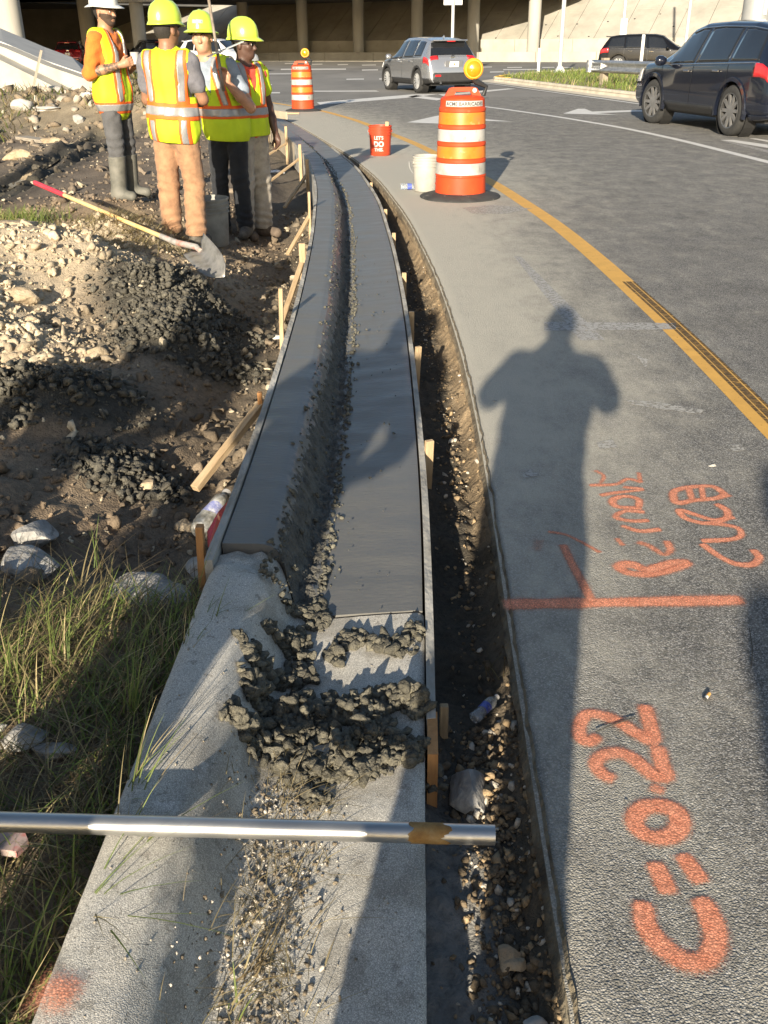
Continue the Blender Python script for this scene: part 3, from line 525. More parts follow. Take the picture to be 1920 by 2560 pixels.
# ================================================================== trench
ty = np.concatenate([np.arange(-.4, 8, .016), np.arange(8, 17, .05)]); tt = np.linspace(0, 1, 26)
Yt, Tt = np.meshgrid(ty, tt, indexing='ij'); x0 = LIP.x(Yt) + .0; x1 = EDGE.x(Yt) + .06; Xt = x0 + (x1 - x0) * Tt
def trench_h(X, Y, T):
    near = 1 - sstep(1.5, 2.3, Y); side_ = .11 * sstep(.62, 1.0, T) + .04 * (1 - sstep(0, .25, T)) * (1 - near)
    return -.19 + .055 * near + side_ + .03 * fbm(X * 8, Y * 8, 5, .6) + .03 * np.clip(.55 - cellnoise(X * 15, Y * 15), 0, 1) + .014 * np.clip(.5 - cellnoise(X * 36, Y * 36), 0, 1) - .02 * near * np.exp(-((T - .3) / .3) ** 2)
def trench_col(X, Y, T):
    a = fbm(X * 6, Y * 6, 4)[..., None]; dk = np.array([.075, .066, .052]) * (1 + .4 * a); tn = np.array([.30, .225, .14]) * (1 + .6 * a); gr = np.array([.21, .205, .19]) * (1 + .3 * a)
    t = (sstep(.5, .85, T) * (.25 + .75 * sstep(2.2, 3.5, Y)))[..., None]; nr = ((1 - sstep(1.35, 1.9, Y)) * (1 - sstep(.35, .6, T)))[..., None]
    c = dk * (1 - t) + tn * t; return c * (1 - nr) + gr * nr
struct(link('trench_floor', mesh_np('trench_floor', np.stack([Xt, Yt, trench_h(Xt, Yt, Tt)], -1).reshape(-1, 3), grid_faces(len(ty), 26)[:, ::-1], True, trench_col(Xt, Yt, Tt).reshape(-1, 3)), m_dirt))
_tzg = trench_h(Xt, Yt, Tt)
def tz(x, y): a = float(LIP.x(y)); b = float(EDGE.x(y)) + .06; return float(_tzg[min(len(ty) - 1, int(np.searchsorted(ty, y))), int(np.clip(round((x - a) / (b - a) * 25), 0, 25))])
# ================================================================== lumps
def ico(sub):
    bm = bmesh.new(); bmesh.ops.create_icosphere(bm, subdivisions=sub, radius=1.0); bm.verts.index_update()
    v = np.array([x.co[:] for x in bm.verts]); f = np.array([[q.index for q in p.verts] for p in bm.faces]); bm.free(); return v, f
_I1, _I2, _I3 = ico(1), ico(2), ico(3)
def rocky(base, seed, amp=.3, cuts=5):
    v, f = base; r = np.random.RandomState(seed); v = v.copy(); k = np.ones(len(v))
    for _ in range(9):
        d = r.randn(3); d /= np.linalg.norm(d); k += amp * .35 * np.sin((v @ d) * (2 + 3 * r.rand()) + r.rand() * 6)
    v = v * k[:, None]
    for _ in range(cuts):
        d = r.randn(3); d /= np.linalg.norm(d); h = v @ d; lim = .55 + .25 * r.rand(); ex = np.clip(h - lim, 0, None); v = v - d * ex[:, None] * .85
    v *= np.array([1, .8 + .4 * r.rand(), .6 + .3 * r.rand()]); return v, f
def lumps(name, P, S, cols, mat, base=_I1, nvar=6, amp=.35, smooth=True, flat=1.0, seed=1):
    r = np.random.RandomState(seed); var = [rocky(base, 50 + i + seed, amp, 3) for i in range(nvar)]; V = []; F = []; Cc = []; n = 0
    for p, s, c in zip(P, S, cols):
        v, f = var[r.randint(nvar)]; a, b_, g = r.rand(3) * 6.28; ca, sa = math.cos(a), math.sin(a); cb, sb = math.cos(b_), math.sin(b_)
        M = np.array([[ca, -sa, 0], [sa, ca, 0], [0, 0, 1]]) @ np.array([[1, 0, 0], [0, cb, -sb], [0, sb, cb]]); q = (v @ M.T) * s; q[:, 2] *= flat
        V.append(q + p); F.append(f + n); n += len(v); Cc.append(np.repeat(np.array([c]) * (.8 + .4 * r.rand()), len(v), 0))
    return link(name, mesh_np(name, np.vstack(V), np.vstack(F), smooth, np.vstack(Cc)), mat)
m_lump = pm('clod', [(.7, .7, .7), (1, 1, 1), (1.2, 1.18, 1.12)], scale=60, detail=6, rough=.95, bump=.7, bscale=150, bdist=.008, pos=True, attr='col', spec=.2)
m_conclump = pm('concrete_clod', [(.5, .5, .5), (1, 1, 1), (1.5, 1.46, 1.32)], scale=90, detail=7, rough=.8, bump=.9, bscale=170, bdist=.008, pos=True, attr='col', spec=.4)
# dirt clods over the dug ground
r = np.random.RandomState(5); P = []; S = []; K = []
for _ in range(7000):
    y = 2.4 + 8.5 * r.rand() ** 1.3; d = .03 + 2.9 * r.rand() ** 1.2; x = float(LIP.x(y)) - .63 - d
    P.append((x, y)); S.append(.004 + .008 * r.rand() + .03 * r.rand() ** 9)
for _ in range(1500): P.append((-7.5 + 5.6 * r.rand(), 9.5 + 9 * r.rand())); S.append(.008 + .014 * r.rand() + .05 * r.rand() ** 8)
for (mx, my, rx, ry_, s_) in CHALK[:4]:
    for _ in range(700): P.append((mx + rx * .8 * r.randn() * .7, my + ry_ * .8 * r.randn() * .7)); S.append(.004 + .010 * r.rand() + .03 * r.rand() ** 9)
P = np.array(P); ok = P[:, 0] < LIP.x(P[:, 1]) - .66; P = P[ok]; S = np.array(S)[ok]; Z = ground_h(P[:, 0], P[:, 1]); cc = soil_col(P[:, 0], P[:, 1]) * (.8 + .45 * r.rand(len(P), 1))
pale = r.rand(len(P)) < .07; cc[pale] = np.array([.44, .38, .28])
stuff(lumps('dirt_clods', np.column_stack([P, Z + S * .15]), S, cc, m_lump, amp=.75, base=_I2, nvar=14), 'crumbly tan dirt clods over the dug ground', 'dirt')
# piles of dark leftover concrete on the dirt
def heap(name, spots, n, s0, s1, colr, label, cat, zf, mat=m_conclump, seed=3, base=_I1, grow=None):
    r = np.random.RandomState(seed); P = []; S = []; K = []
    for _ in range(n):
        (mx, my, rx, ry_, h) = spots[r.randint(len(spots))]; u, v_ = r.randn(2) * .55; cl = vnoise(np.array([(mx + u * rx) * 14]), np.array([(my + v_ * ry_) * 14]))[0]
        if r.rand() > .25 + 1.1 * cl: continue
        if u * u + v_ * v_ > 1.3: continue
        x, y = mx + u * rx, my + v_ * ry_; s = s0 + (s1 - s0) * r.rand() ** 3.2; e = math.exp(-(u * u + v_ * v_) * 1.4)
        P.append((x, y, zf(x, y) + h * e * r.rand() * (.35 + 1.0 * cl) + s * .2)); S.append(s); K.append(np.array(colr) * (.75 + .5 * r.rand()))
    return stuff(lumps(name, P, S, K, mat, amp=.6, seed=seed, base=base, nvar=10), label, cat)
heap('concrete_crumbs', [(-1.25, 5.75, .5, .42, .07), (-1.08, 5.1, .42, .32, .06), (-1.2, 5.45, .4, .3, .05), (-1.62, 4.05, .58, .32, .07), (-1.08, 3.55, .25, .2, .03)], 8000, .003, .024, (.088, .082, .066), 'dark crumbly leftover concrete heaped on the dirt', 'concrete', gz, base=_I2)
# crumbs spilled over the end of the old kerb
def kz(x, y):
    d = float(LIP.x(y)) - x; return float(kerb_z(np.array([d]))[0]) if 0 <= d <= .61 else -.1
_rm = np.random.RandomState(5); MESS = []
for (x0, x1, y0, y1, n_, h_) in ((-.34, .08, 1.66, 1.86, 26, .045), (-.34, -.20, 1.84, 2.12, 12, .045), (-.24, .02, 1.54, 1.68, 9, .03), (-.10, .10, 1.78, 1.90, 8, .04), (-.22, .10, 2.08, 2.16, 6, .012), (-.28, -.18, 2.1, 2.3, 5, .012), (.02, .09, 1.6, 1.72, 3, .03)):
    for _ in range(n_): MESS.append((x0 + (x1 - x0) * _rm.rand(), y0 + (y1 - y0) * _rm.rand(), .022 + .035 * _rm.rand(), .020 + .030 * _rm.rand(), h_ * (.5 + .8 * _rm.rand())))
heap('spilled_concrete', MESS, 6000, .003, .021, (.105, .098, .076), 'dark clumps of spilled wet concrete across the old gutter', 'concrete', kz, seed=8, base=_I2)
# ragged crumbs along the kerb line of the fresh pour
r = np.random.RandomState(9); P = []; S = []; K = []
for _ in range(2300):
    y = POUR0 + (16.5 - POUR0) * r.rand() ** 2.0; c_, hw = valley(np.array([y])); side_ = r.rand()
    o_ = float(c_[0]) + (-.035 - abs(r.randn()) * .016 if side_ < .62 else (.09 + r.randn() * .012 if side_ < .8 else r.rand() * .08)); 
    if r.rand() > .35 + .65 * vnoise(np.array([y * 2.3]), np.array([3.0]))[0]: continue
    X, Y = LIP.off(np.array([y]), np.array([o_])); z = float(pz(np.array([[X[0]]]), np.array([[Y[0]]]), np.array([[y]]), np.array([[o_]]))[0, 0]); s = .0045 + .009 * r.rand() ** 2
    P.append((X[0], Y[0], z + s * .4)); S.append(s); K.append(np.array((.12, .115, .092)) * (.7 + .5 * r.rand()))
for _ in range(60):
    y = POUR0 + 5 * r.rand(); o_ = .05 + .24 * r.rand() ** .6; X, Y = LIP.off(np.array([y]), np.array([o_])); s = .003 + .006 * r.rand() ** 3; P.append((X[0], Y[0], s * .3)); S.append(s); K.append((.09, .09, .08))
o = lumps('mortar_crumbs', P, S, K, m_conclump, amp=.45, seed=4); o['kind'] = 'stuff'; parented(o, pour)
# gravel in the trench and gutter
r = np.random.RandomState(12); P = []; S = []; K = []
for _ in range(3000):
    y = .7 + 1.25 * r.rand() if r.rand() < .62 else 1.9 + 6 * r.rand(); a, b_ = float(LIP.x(y)), float(EDGE.x(y)); t = np.clip(.68 + .2 * r.randn(), .05, .98); x = a + (b_ - a) * t
    s = .0025 + .005 * r.rand() + .011 * r.rand() ** 6; P.append((x, y, tz(x, y) + s * .2)); S.append(s); q = r.rand()
    K.append((.50, .46, .39) if q < .09 else ((.34, .25, .15) if q < .35 else (.16, .125, .085)))
stuff(lumps('trench_gravel', P, S, K, m_lump, amp=.5, seed=6), 'loose tan and white gravel on the trench floor', 'gravel')
P = []; S = []; K = []
for _ in range(1500):
    y = .75 + .85 * r.rand(); x = float(LIP.x(y)) - .27 + .055 * r.randn() - .03; s = .002 + .005 * r.rand() ** 2; P.append((x, y, kz(x, y) + s * .25)); S.append(s); K.append((.5, .46, .4) if r.rand() < .3 else (.2, .165, .12))
for _ in range(160): y = .75 + 1.4 * r.rand(); x = float(LIP.x(y)) - .58 * r.rand(); s = .0015 + .003 * r.rand() ** 2; P.append((x, y, kz(x, y))); S.append(s); K.append((.3, .27, .22))
stuff(lumps('gutter_grit', P, S, K, m_lump, amp=.5, seed=7), 'grit and pebbles gathered along the old gutter', 'gravel')
# countable rocks
m_rock = pm('grey_rock', [(.16, .155, .15), (.30, .29, .27), (.46, .45, .42)], scale=9, detail=9, rough=.9, bump=.8, bscale=30, bdist=.02, speck=(26, .64, (.08, .08, .075), .6))
m_lime = pm('limestone', [(.24, .175, .11), (.36, .28, .18), (.45, .37, .26)], scale=12, detail=9, rough=.92, bump=.8, bscale=40, bdist=.015)
m_pale = pm('pale_stone', [(.32, .30, .27), (.44, .42, .38), (.52, .50, .46)], scale=12, detail=9, rough=.9, bump=.6, bscale=40, bdist=.01)
def rock(x, y, s, mat, label, z=None, sq=(1, 1, 1), seed=0, group=None, rz=0):
    v, f = rocky(_I3, 200 + seed, .28, 8); v = v * np.array(sq) * s; zz = (gz(x, y) if z is None else z)
    o = link('rock', mesh_np('rock', v, f, True), mat); o.data.set_sharp_from_angle(angle=R(28)); o.location = (x, y, zz + s * sq[2] * .3); o.rotation_euler = (0, 0, rz); return tag(o, label, 'rock', group)
rock(-1.20, 2.72, .11, m_rock, 'large rounded boulder with a lit tan top at the left edge', sq=(1, .8, .85), seed=1)
rock(-1.23, 2.93, .085, m_rock, 'blue-grey rock behind the large boulder at the left edge', sq=(1.1, .8, .8), seed=2, rz=.5)
rock(-1.36, 2.66, .05, m_pale, 'small pale stone cut by the left edge of the photo', sq=(1, .8, .6), seed=3)
rock(-.70, 2.42, .115, m_rock, 'big pitted grey rock wedged against the form and orange stake', sq=(1.15, .9, .75), seed=4, z=-.06)
rock(-.58, 2.56, .05, m_rock, 'smaller grey rock under the red plastic scrap', sq=(.8, 1.2, .8), seed=5, z=-.02)
rock(-.98, 1.72, .055, m_pale, 'pale flat stone lying in the shaded grass at the left', sq=(1.3, .7, .5), seed=6, z=.03)
rock(-.83, 1.70, .05, m_rock, 'grey stone half hidden in the grass right of the pale flat stone', sq=(1.2, .8, .7), seed=7, z=.02)
rock(-.74, 1.66, .04, m_rock, 'long dull stone in the grass beside the kerb', sq=(1.4, .8, .6), seed=17, z=.02)
rock(.19, 1.68, .055, m_rock, 'grey concrete chunk in the trench under the orange board end', sq=(.8, 1.5, 1.2), seed=8, z=-.14)
rock(.235, 1.22, .027, m_lime, 'orange-tan stone in the trench just past the pipe end', z=-.125, sq=(1.3, .9, .8), seed=9)
rock(.262, 1.085, .024, m_pale, 'white stone against the road edge in the trench', z=-.12, sq=(1.1, .8, .9), seed=10)
rock(.232, 1.0, .022, m_lime, 'tan stone at the very bottom of the trench', z=-.12, sq=(1.0, .9, .8), seed=11)
rock(.214, 1.065, .018, m_lime, 'small brown stone left of the white stone in the trench', z=-.125, sq=(.8, 1.2, .8), seed=12)
rock(-.60, 4.55, .04, m_lime, 'tan stone lying below the tall pale stake, upper of two', sq=(1.2, .8, .7), seed=13)
rock(-.60, 4.27, .042, m_lime, 'tan stone lying below the tall pale stake, lower of two', sq=(1, .9, .8), seed=14)
rock(-.78, 3.25, .04, m_lime, 'brown stone beside the foot of the long diagonal brace', sq=(1, .9, .9), seed=15)
rock(-.96, 3.50, .04, m_lime, 'brown stone among concrete crumbs at the edge of the shade', sq=(.9, 1, .9), seed=16)
for i, (px, py, s, mt, lb) in enumerate(((228, 870, .06, m_lime, 'long chalky stone at the foot of the chalk bank'), (170, 885, .04, m_lime, 'small chalky stone below the long chalky stone'), (60, 800, .09, m_lime, 'large chalk block at the left of the dug bank'), (40, 700, .13, m_lime, 'biggest chalky lump on the left bank'), (180, 690, .07, m_lime, 'chalky lump in front of the dark concrete heap'), (480, 700, .04, m_lime, 'tan stone right of the dark heap near the shovel blade'), (510, 710, .05, m_lime, 'pale stone just below the shovel blade'), (685, 745, .045, m_pale, 'white stone on the slope below the shovel'), (268, 945, .03, m_lime, 'right one of two pale pebbles in the shade'), (225, 950, .026, m_lime, 'left one of two pale pebbles in the shade'), (130, 360, .16, m_lime, 'flat pale stone on the mud beyond the puddle'), (50, 395, .2, m_lime, 'low tan hump stone left of the wheel ruts'), (330, 640, .05, m_lime, 'chalk stone under the shovel handle'), (230, 640, .06, m_lime, 'chalky stone below the grass tuft'))):
    p = at(px, py, .03); rock(float(p[0]), float(p[1]), s, mt, lb, sq=(1.2, .9, .7), seed=20 + i)
# ================================================================== grass
m_grass = pm('grass_blade', [(.55, .6, .5), (1, 1, 1)], scale=8, rough=.6, pos=True, attr='col', spec=.3)
N, L, b = nodes_of(m_grass); b.inputs['Subsurface Weight'].default_value = 0.0
tr = N.new('ShaderNodeBsdfTranslucent'); mxs = N.new('ShaderNodeMixShader'); mxs.inputs[0].default_value = .3; out = next(q for q in N if q.type == 'OUTPUT_MATERIAL')
L.new(b.inputs['Base Color'].links[0].from_socket, tr.inputs[0]); L.new(b.outputs[0], mxs.inputs[1]); L.new(tr.outputs[0], mxs.inputs[2]); L.new(mxs.outputs[0], out.inputs[0])
def blades(name, P, Hh, W, cols, lean=.5, seed=1, curl=.5, dirb=None, nseg=4):
    """P (n,3) roots; each blade a curved tapering strip"""
    r = np.random.RandomState(seed); n = len(P); az = r.rand(n) * 6.283
    if dirb is not None: az = dirb + r.randn(n) * .7
    ln_ = (lean * (.3 + r.rand(n))); t = np.linspace(0, 1, nseg + 1); ax, ay = np.cos(az), np.sin(az)
    hx = Hh[:, None] * (ln_[:, None] * t + curl * r.rand(n)[:, None] * t ** 2); hz = Hh[:, None] * (t * (1 - .35 * np.minimum(ln_[:, None], 1.2) * t)); sx, sy = -ay, ax; tw = r.rand(n) * 3.1
    wx = np.cos(az + 1.57 + .6 * np.sin(tw)); wy = np.sin(az + 1.57 + .6 * np.sin(tw)); wd = W[:, None] * (1 - t ** 1.6) * .5 + 1e-4
    cx_ = P[:, 0:1] + ax[:, None] * hx; cy_ = P[:, 1:2] + ay[:, None] * hx; cz_ = P[:, 2:3] + hz
    A = np.stack([cx_ - wx[:, None] * wd, cy_ - wy[:, None] * wd, cz_], -1); B = np.stack([cx_ + wx[:, None] * wd, cy_ + wy[:, None] * wd, cz_], -1)
    V = np.stack([A, B], 2).reshape(n, -1, 3); m = 2 * (nseg + 1); base = np.arange(n)[:, None] * m; F = []
    for i in range(nseg): F.append(np.stack([base[:, 0] + 2 * i, base[:, 0] + 2 * i + 1, base[:, 0] + 2 * i + 3, base[:, 0] + 2 * i + 2], -1))
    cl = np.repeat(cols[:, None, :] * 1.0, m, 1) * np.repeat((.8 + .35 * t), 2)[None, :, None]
    return link(name, mesh_np(name, V.reshape(-1, 3), np.vstack(F), True, cl.reshape(-1, 3)), m_grass)
def gcols(n, r, dry=.35):
    g1 = np.array([.10, .145, .035]); g2 = np.array([.20, .23, .065]); dr = np.array([.40, .32, .17]); br = np.array([.17, .125, .07])
    t = r.rand(n, 1); c = g1 * (1 - t) + g2 * t; k = r.rand(n); c[k < dry] = dr * (.6 + .5 * r.rand((k < dry).sum(), 1)); c[k < dry * .45] = br * (.7 + .6 * r.rand((k < dry * .45).sum(), 1)); return c
r = np.random.RandomState(21); P = []
while len(P) < 7600:
    y = .55 + 1.95 * r.rand(); k = float(LIP.x(y)) - .62; d = 1.15 * r.rand() ** 1.25; x = k - d
    den = .55 + .25 * math.sin(x * 7 + 3 * math.sin(y * 4)) * math.sin(y * 6 + 2 * math.sin(x * 5)) - (.5 if y > 2.3 else 0) - (.5 if y > 2.1 and d > .5 else 0)
    if r.rand() < den: P.append((x, y, gz(x, y)))
P = np.array(P); n = len(P); Hh = .035 + .10 * r.rand(n) ** 1.6 + .05 * (r.rand(n) < .12); W = .0022 + .0034 * r.rand(n)
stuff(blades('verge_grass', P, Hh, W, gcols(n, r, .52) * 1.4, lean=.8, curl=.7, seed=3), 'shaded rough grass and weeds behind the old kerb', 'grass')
# a mat of dead stalks under it
n = 2600; P = np.column_stack([LIP.x(1.2) - .62 - 1.1 * r.rand(n) ** 1.2, .6 + 1.9 * r.rand(n), np.zeros(n)]); P[:, 2] = ground_h(P[:, 0], P[:, 1]) + .005
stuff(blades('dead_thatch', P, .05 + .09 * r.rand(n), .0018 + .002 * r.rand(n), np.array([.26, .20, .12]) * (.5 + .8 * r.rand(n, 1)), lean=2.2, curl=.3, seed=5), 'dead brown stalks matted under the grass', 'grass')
# sprigs that lean over the kerb
def sprig(px, py, z, h, n, label, seed, az=None, lean=.6, dry=.2, wd=.0035, spread=.03):
    r = np.random.RandomState(seed); p = at(px, py, z); P = np.column_stack([p[0] + spread * r.randn(n) * .4, p[1] + spread * r.randn(n) * .4, np.full(n, z)]); Hh = h * (.45 + .6 * r.rand(n))
    o = blades('grass_sprig', P, Hh, np.full(n, wd) * (.7 + .5 * r.rand(n)), gcols(n, r, dry) * 1.25, lean=lean, curl=.5, seed=seed, dirb=az, nseg=6); tag(o, label, 'grass'); return o
for i, (px, py, z, h, n, az, ln2, dr, lb) in enumerate(((330, 2010, .08, .20, 16, .7, .55, .2, 'bright green grass tuft leaning right over the kerb above the pipe'), (290, 2180, .05, .22, 10, .8, .7, .2, 'long green stalk crossing the pipe toward the kerb'), (250, 1420, .02, .17, 7, 2.4, .6, .5, 'dry pale stalk standing alone in the shaded dirt'), (205, 1460, .02, .16, 6, 2.6, .9, .4, 'leaning pale stalk left of the lone dry stalk'), (150, 1650, .04, .16, 18, 2.0, .5, .15, 'light green tuft at the left edge of the shaded grass'), (40, 1700, .04, .14, 16, 2.2, .6, .2, 'light tuft cut by the left edge of the photo'), (520, 1560, .1, .16, 9, .2, .9, .1, 'green blades reaching across to the fresh concrete corner'), (470, 1640, .08, .12, 14, .9, .4, .2, 'green tuft at the foot of the orange stake'), (330, 1780, .06, .18, 16, 1.3, .35, .15, 'upright green tuft near the middle of the kerb back'), (620, 2440, .0, .10, 8, .3, 1.2, .9, 'dry straw sprig lying across the gutter'), (590, 2500, .02, .08, 6, 1.0, .8, .2, 'thin green sprig at the bottom of the gutter'), (205, 2290, .07, .20, 12, .1, 1.5, .3, 'fallen green sprig lying on the kerb top'), (1240, 1690, -.14, .07, 9, 1.8, 1.0, .9, 'dry wisp of roots hanging in the trench'))):
    sprig(px, py, z, h, n, lb, 60 + i, az, ln2, dr)
# dry straw in the gutter
n = 520; r = np.random.RandomState(33); yy = .75 + .95 * r.rand(n); xx = LIP.x(yy) - .29 + .06 * r.randn(n); P = np.column_stack([xx, yy, [kz(a_, b_) + .003 for a_, b_ in zip(xx, yy)]])
stuff(blades('gutter_straw', P, .02 + .05 * r.rand(n), .001 + .0012 * r.rand(n), np.array([.4, .32, .19]) * (.5 + .7 * r.rand(n, 1)), lean=2.0, curl=.5, seed=8), 'dead weeds and straw along the old gutter', 'straw')
# lit grass tuft on the left, straw on the mound, far median grass
def patch(name, x0, x1, y0, y1, n, h, wd, dry, label, seed, cond=None, lean=.5, zf=gz, bright=1.0, add=0.0):
    r = np.random.RandomState(seed); P = []
    while len(P) < n:
        x, y = x0 + (x1 - x0) * r.rand(), y0 + (y1 - y0) * r.rand()
        if cond is None or cond(x, y, r): P.append((x, y, zf(x, y) + add))
    P = np.array(P); return stuff(blades(name, P, h * (.5 + .7 * r.rand(n)), wd * (.7 + .6 * r.rand(n)), gcols(n, r, dry) * bright, lean=lean, seed=seed, nseg=3), label, 'grass')
patch('grass_patch', -5.2, -2.7, 7.2, 9.3, 3000, .14, .007, .22, 'sunlit green grass patch beside the muddy track', 41, lambda x, y, r: r.rand() < math.exp(-((x + 3.75) / .9) ** 4 - ((y - 8.2) / .8) ** 4), bright=1.35)
patch('dry_straw', -2.8, -1.3, 6.5, 8.4, 2600, .09, .004, 1.0, 'dry straw and roots over the mound under the shovel', 42, lambda x, y, r: r.rand() < math.exp(-((x + 1.98) / .4) ** 2 - ((y - 7.5) / .5) ** 2), lean=1.6, bright=1.25)
patch('weed_clump', -5.6, -3.4, 19.2, 22.5, 1300, .30, .02, .5, 'weedy clump on the far rubble heap', 43, lean=.9, bright=1.2)
patch('bank_weeds', -13, -6.5, 17.5, 26, 2200, .22, .02, .6, 'thin weeds over the far dirt bank', 44, lambda x, y, r: r.rand() < .15 + .5 * vnoise(np.array([x]), np.array([y]))[0], lean=.9, bright=1.0)
# puddle and wet ruts
m_water = pm('puddle_water', (.05, .045, .035), rough=.03, spec=.6, pos=True)
for i, (poly, lb) in enumerate((([(20, 462), (60, 430), (110, 405), (150, 398), (118, 420), (60, 452), (30, 470)], 'thin muddy water in the farther wheel rut'), ([(90, 452), (100, 432), (150, 420), (152, 430), (115, 448)], 'bright puddle between the wheel ruts'))):
    p = [at(x, y, -.055) for x, y in poly]; mb = MB(); z = float(np.percentile([gz(q[0], q[1]) for q in p], 40)) + .02; mb.add([(q[0], q[1], z) for q in p], [tuple(range(len(p)))]); o = mb.build('puddle', m_water); o['kind'] = 'structure'; o['label'] = lb
# rubble and boards on the far heap
m_grey_wood = pm('weathered_board', [(.22, .19, .15), (.36, .32, .26)], scale=5, rough=.9, stretch=(8, 8, 1))
def at_g(px, py, z=.1): p = at(px, py, z); return Vector((p[0], p[1], gz(p[0], p[1])))
for (a, b_, wd, mt, lb) in (((52, 330), (115, 342), .22, m_grey_wood, 'pale plank lying on the mud beyond the puddle'), ((92, 284), (116, 246), .10, m_grey_wood, 'dark stub of board sticking up from the rubble heap'), ((128, 270), (165, 262), .2, m_form_clean, 'light board on top of the rubble heap')):
    p, q = at_g(*a), at_g(*b_); p.z += .05; q.z += .08
    if b_[1] < 250: q = p + Vector((.28, .1, .75))
    stick('board', p, q, wd, .05, mt, lb, 'board', 'boards on the rubble heap')
r = np.random.RandomState(77); names = ['pale', 'grey', 'white', 'chalky', 'flat', 'broken', 'dusty', 'small']
P = []; S = []; K = []
for _ in range(420):
    x, y = -9.5 + 6.5 * r.rand(), 18 + 6 * r.rand(); s = .05 + .10 * r.rand() ** 2; P.append((x, y, gz(x, y) + s * .2)); S.append(s); K.append((.38, .34, .28) if r.rand() < .2 else (.2, .16, .115))
stuff(lumps('rubble', P, S, K, m_lump, amp=.5, seed=31), 'broken concrete rubble and dirt on the far heap', 'rubble')
rock(*at_g(118, 262)[:2], .28, m_lime, 'rounded pale boulder on top of the rubble heap', seed=41, sq=(1, 1, .9))
rock(*at_g(65, 305)[:2], .20, m_pale, 'white rubble block left of the dark board stub', seed=42)
rock(*at_g(125, 306)[:2], .22, m_pale, 'flat white slab on the rubble heap', seed=43, sq=(1.4, .8, .5))
rock(*at_g(142, 278)[:2], .25, m_pale, 'broken white lump at the middle of the rubble heap', seed=44)
rock(*at_g(200, 314)[:2], .14, m_pale, 'small white stone right of the rubble heap', seed=45)
# ================================================================== far side: median, underpass wall, slope, columns, decks
m_conc = pm('pale_concrete', [(.27, .255, .215), (.34, .32, .27), (.40, .375, .32)], scale=.6, detail=9, rough=.9, pos=True, bump=.1, bscale=20, speck=(2.5, .66, (.24, .22, .19), .5))
m_conc2 = pm('column_concrete', [(.28, .27, .235), (.34, .325, .285), (.38, .365, .325)], scale=1.2, detail=8, rough=.88, pos=True, stretch=(1, 1, .3))
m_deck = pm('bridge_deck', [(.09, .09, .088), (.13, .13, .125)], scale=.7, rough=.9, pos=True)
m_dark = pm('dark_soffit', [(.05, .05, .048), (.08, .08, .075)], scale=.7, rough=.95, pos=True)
W0 = Vector((.33, 83, 0)); WU = Vector((.866, -.5, 0)); WN = Vector((-.5, -.866, 0)); UPS = Vector((.5, .866, 0))
def wall_pt(s, d, z): return W0 + WU * s + UPS * d + Vector((0, 0, z))     # d metres behind the wall line
def ray(px, py):
    d = np.array([px - 960.0, py - 1280.0, FPX]); return Vector((d @ _r, d @ _f, d @ _u)).normalized()
def hit(px, py, p0, n):
    d = ray(px, py); o_ = Vector((0, 0, CAMH)); return o_ + d * ((Vector(p0) - o_).dot(n) / d.dot(n))
under = empty('underpass_abutment', wall_pt(0, 0, 0)); tag(under, 'concrete underpass abutment with low base wall, columns and paved slope behind the junction', 'bridge abutment')
def wbox(name, s0, s1, d0, d1, z0, z1, mat, parent=under, z1b=None):
    z1b = z1 if z1b is None else z1b; V = [wall_pt(s, d, z) for s in (s0, s1) for d, z in ((d0, z0), (d1, z0), (d1, z1b), (d0, z1))]
    mb = MB(); mb.add(V, [(0, 1, 2, 3), (7, 6, 5, 4), (0, 4, 5, 1), (1, 5, 6, 2), (2, 6, 7, 3), (3, 7, 4, 0)]); return parented(mb.build(name, mat), parent)
SW = -70
for i in range(26): wbox('base_wall_panel', SW + i * 4.6 + .02, SW + (i + 1) * 4.6 - .02, 0, .25, -.05, .66, m_conc)
wbox('ledge', SW, 50, .26, 2.2, -.05, .60, m_conc)
for i in range(26): wbox('upper_wall_panel', SW + i * 4.6 + 2.0, SW + (i + 1) * 4.6 + 1.97, 2.2, 2.5, .5, 1.5, m_conc)
# paved slope: each slab its own piece
TAN = .62; pw = 1.95; k = 0
s = -52.0
while s < 44:
    for (d0, d1) in ((2.5, 5.6), (5.62, 9.0), (9.02, 14.0)):
        z0, z1 = 1.5 + (d0 - 2.5) * TAN, 1.5 + (d1 - 2.5) * TAN; j = .012 * random.random()
        V = [wall_pt(s + .02, d0, z0 + j), wall_pt(s + pw - .02, d0, z0 + j), wall_pt(s + pw - .02, d1, z1 + j), wall_pt(s + .02, d1, z1 + j)]; V += [v - Vector((0, 0, .25)) for v in V]
        mb = MB(); mb.add(V, [(0, 1, 2, 3), (0, 4, 5, 1), (1, 5, 6, 2), (2, 6, 7, 3), (3, 7, 4, 0)]); parented(mb.build('slope_slab', m_conc), under)
    s += pw
wbox('slope_backing', SW, 46, 2.4, 14.5, .4, 1.3, m_dark, z1b=1.3 + 12.1 * TAN)
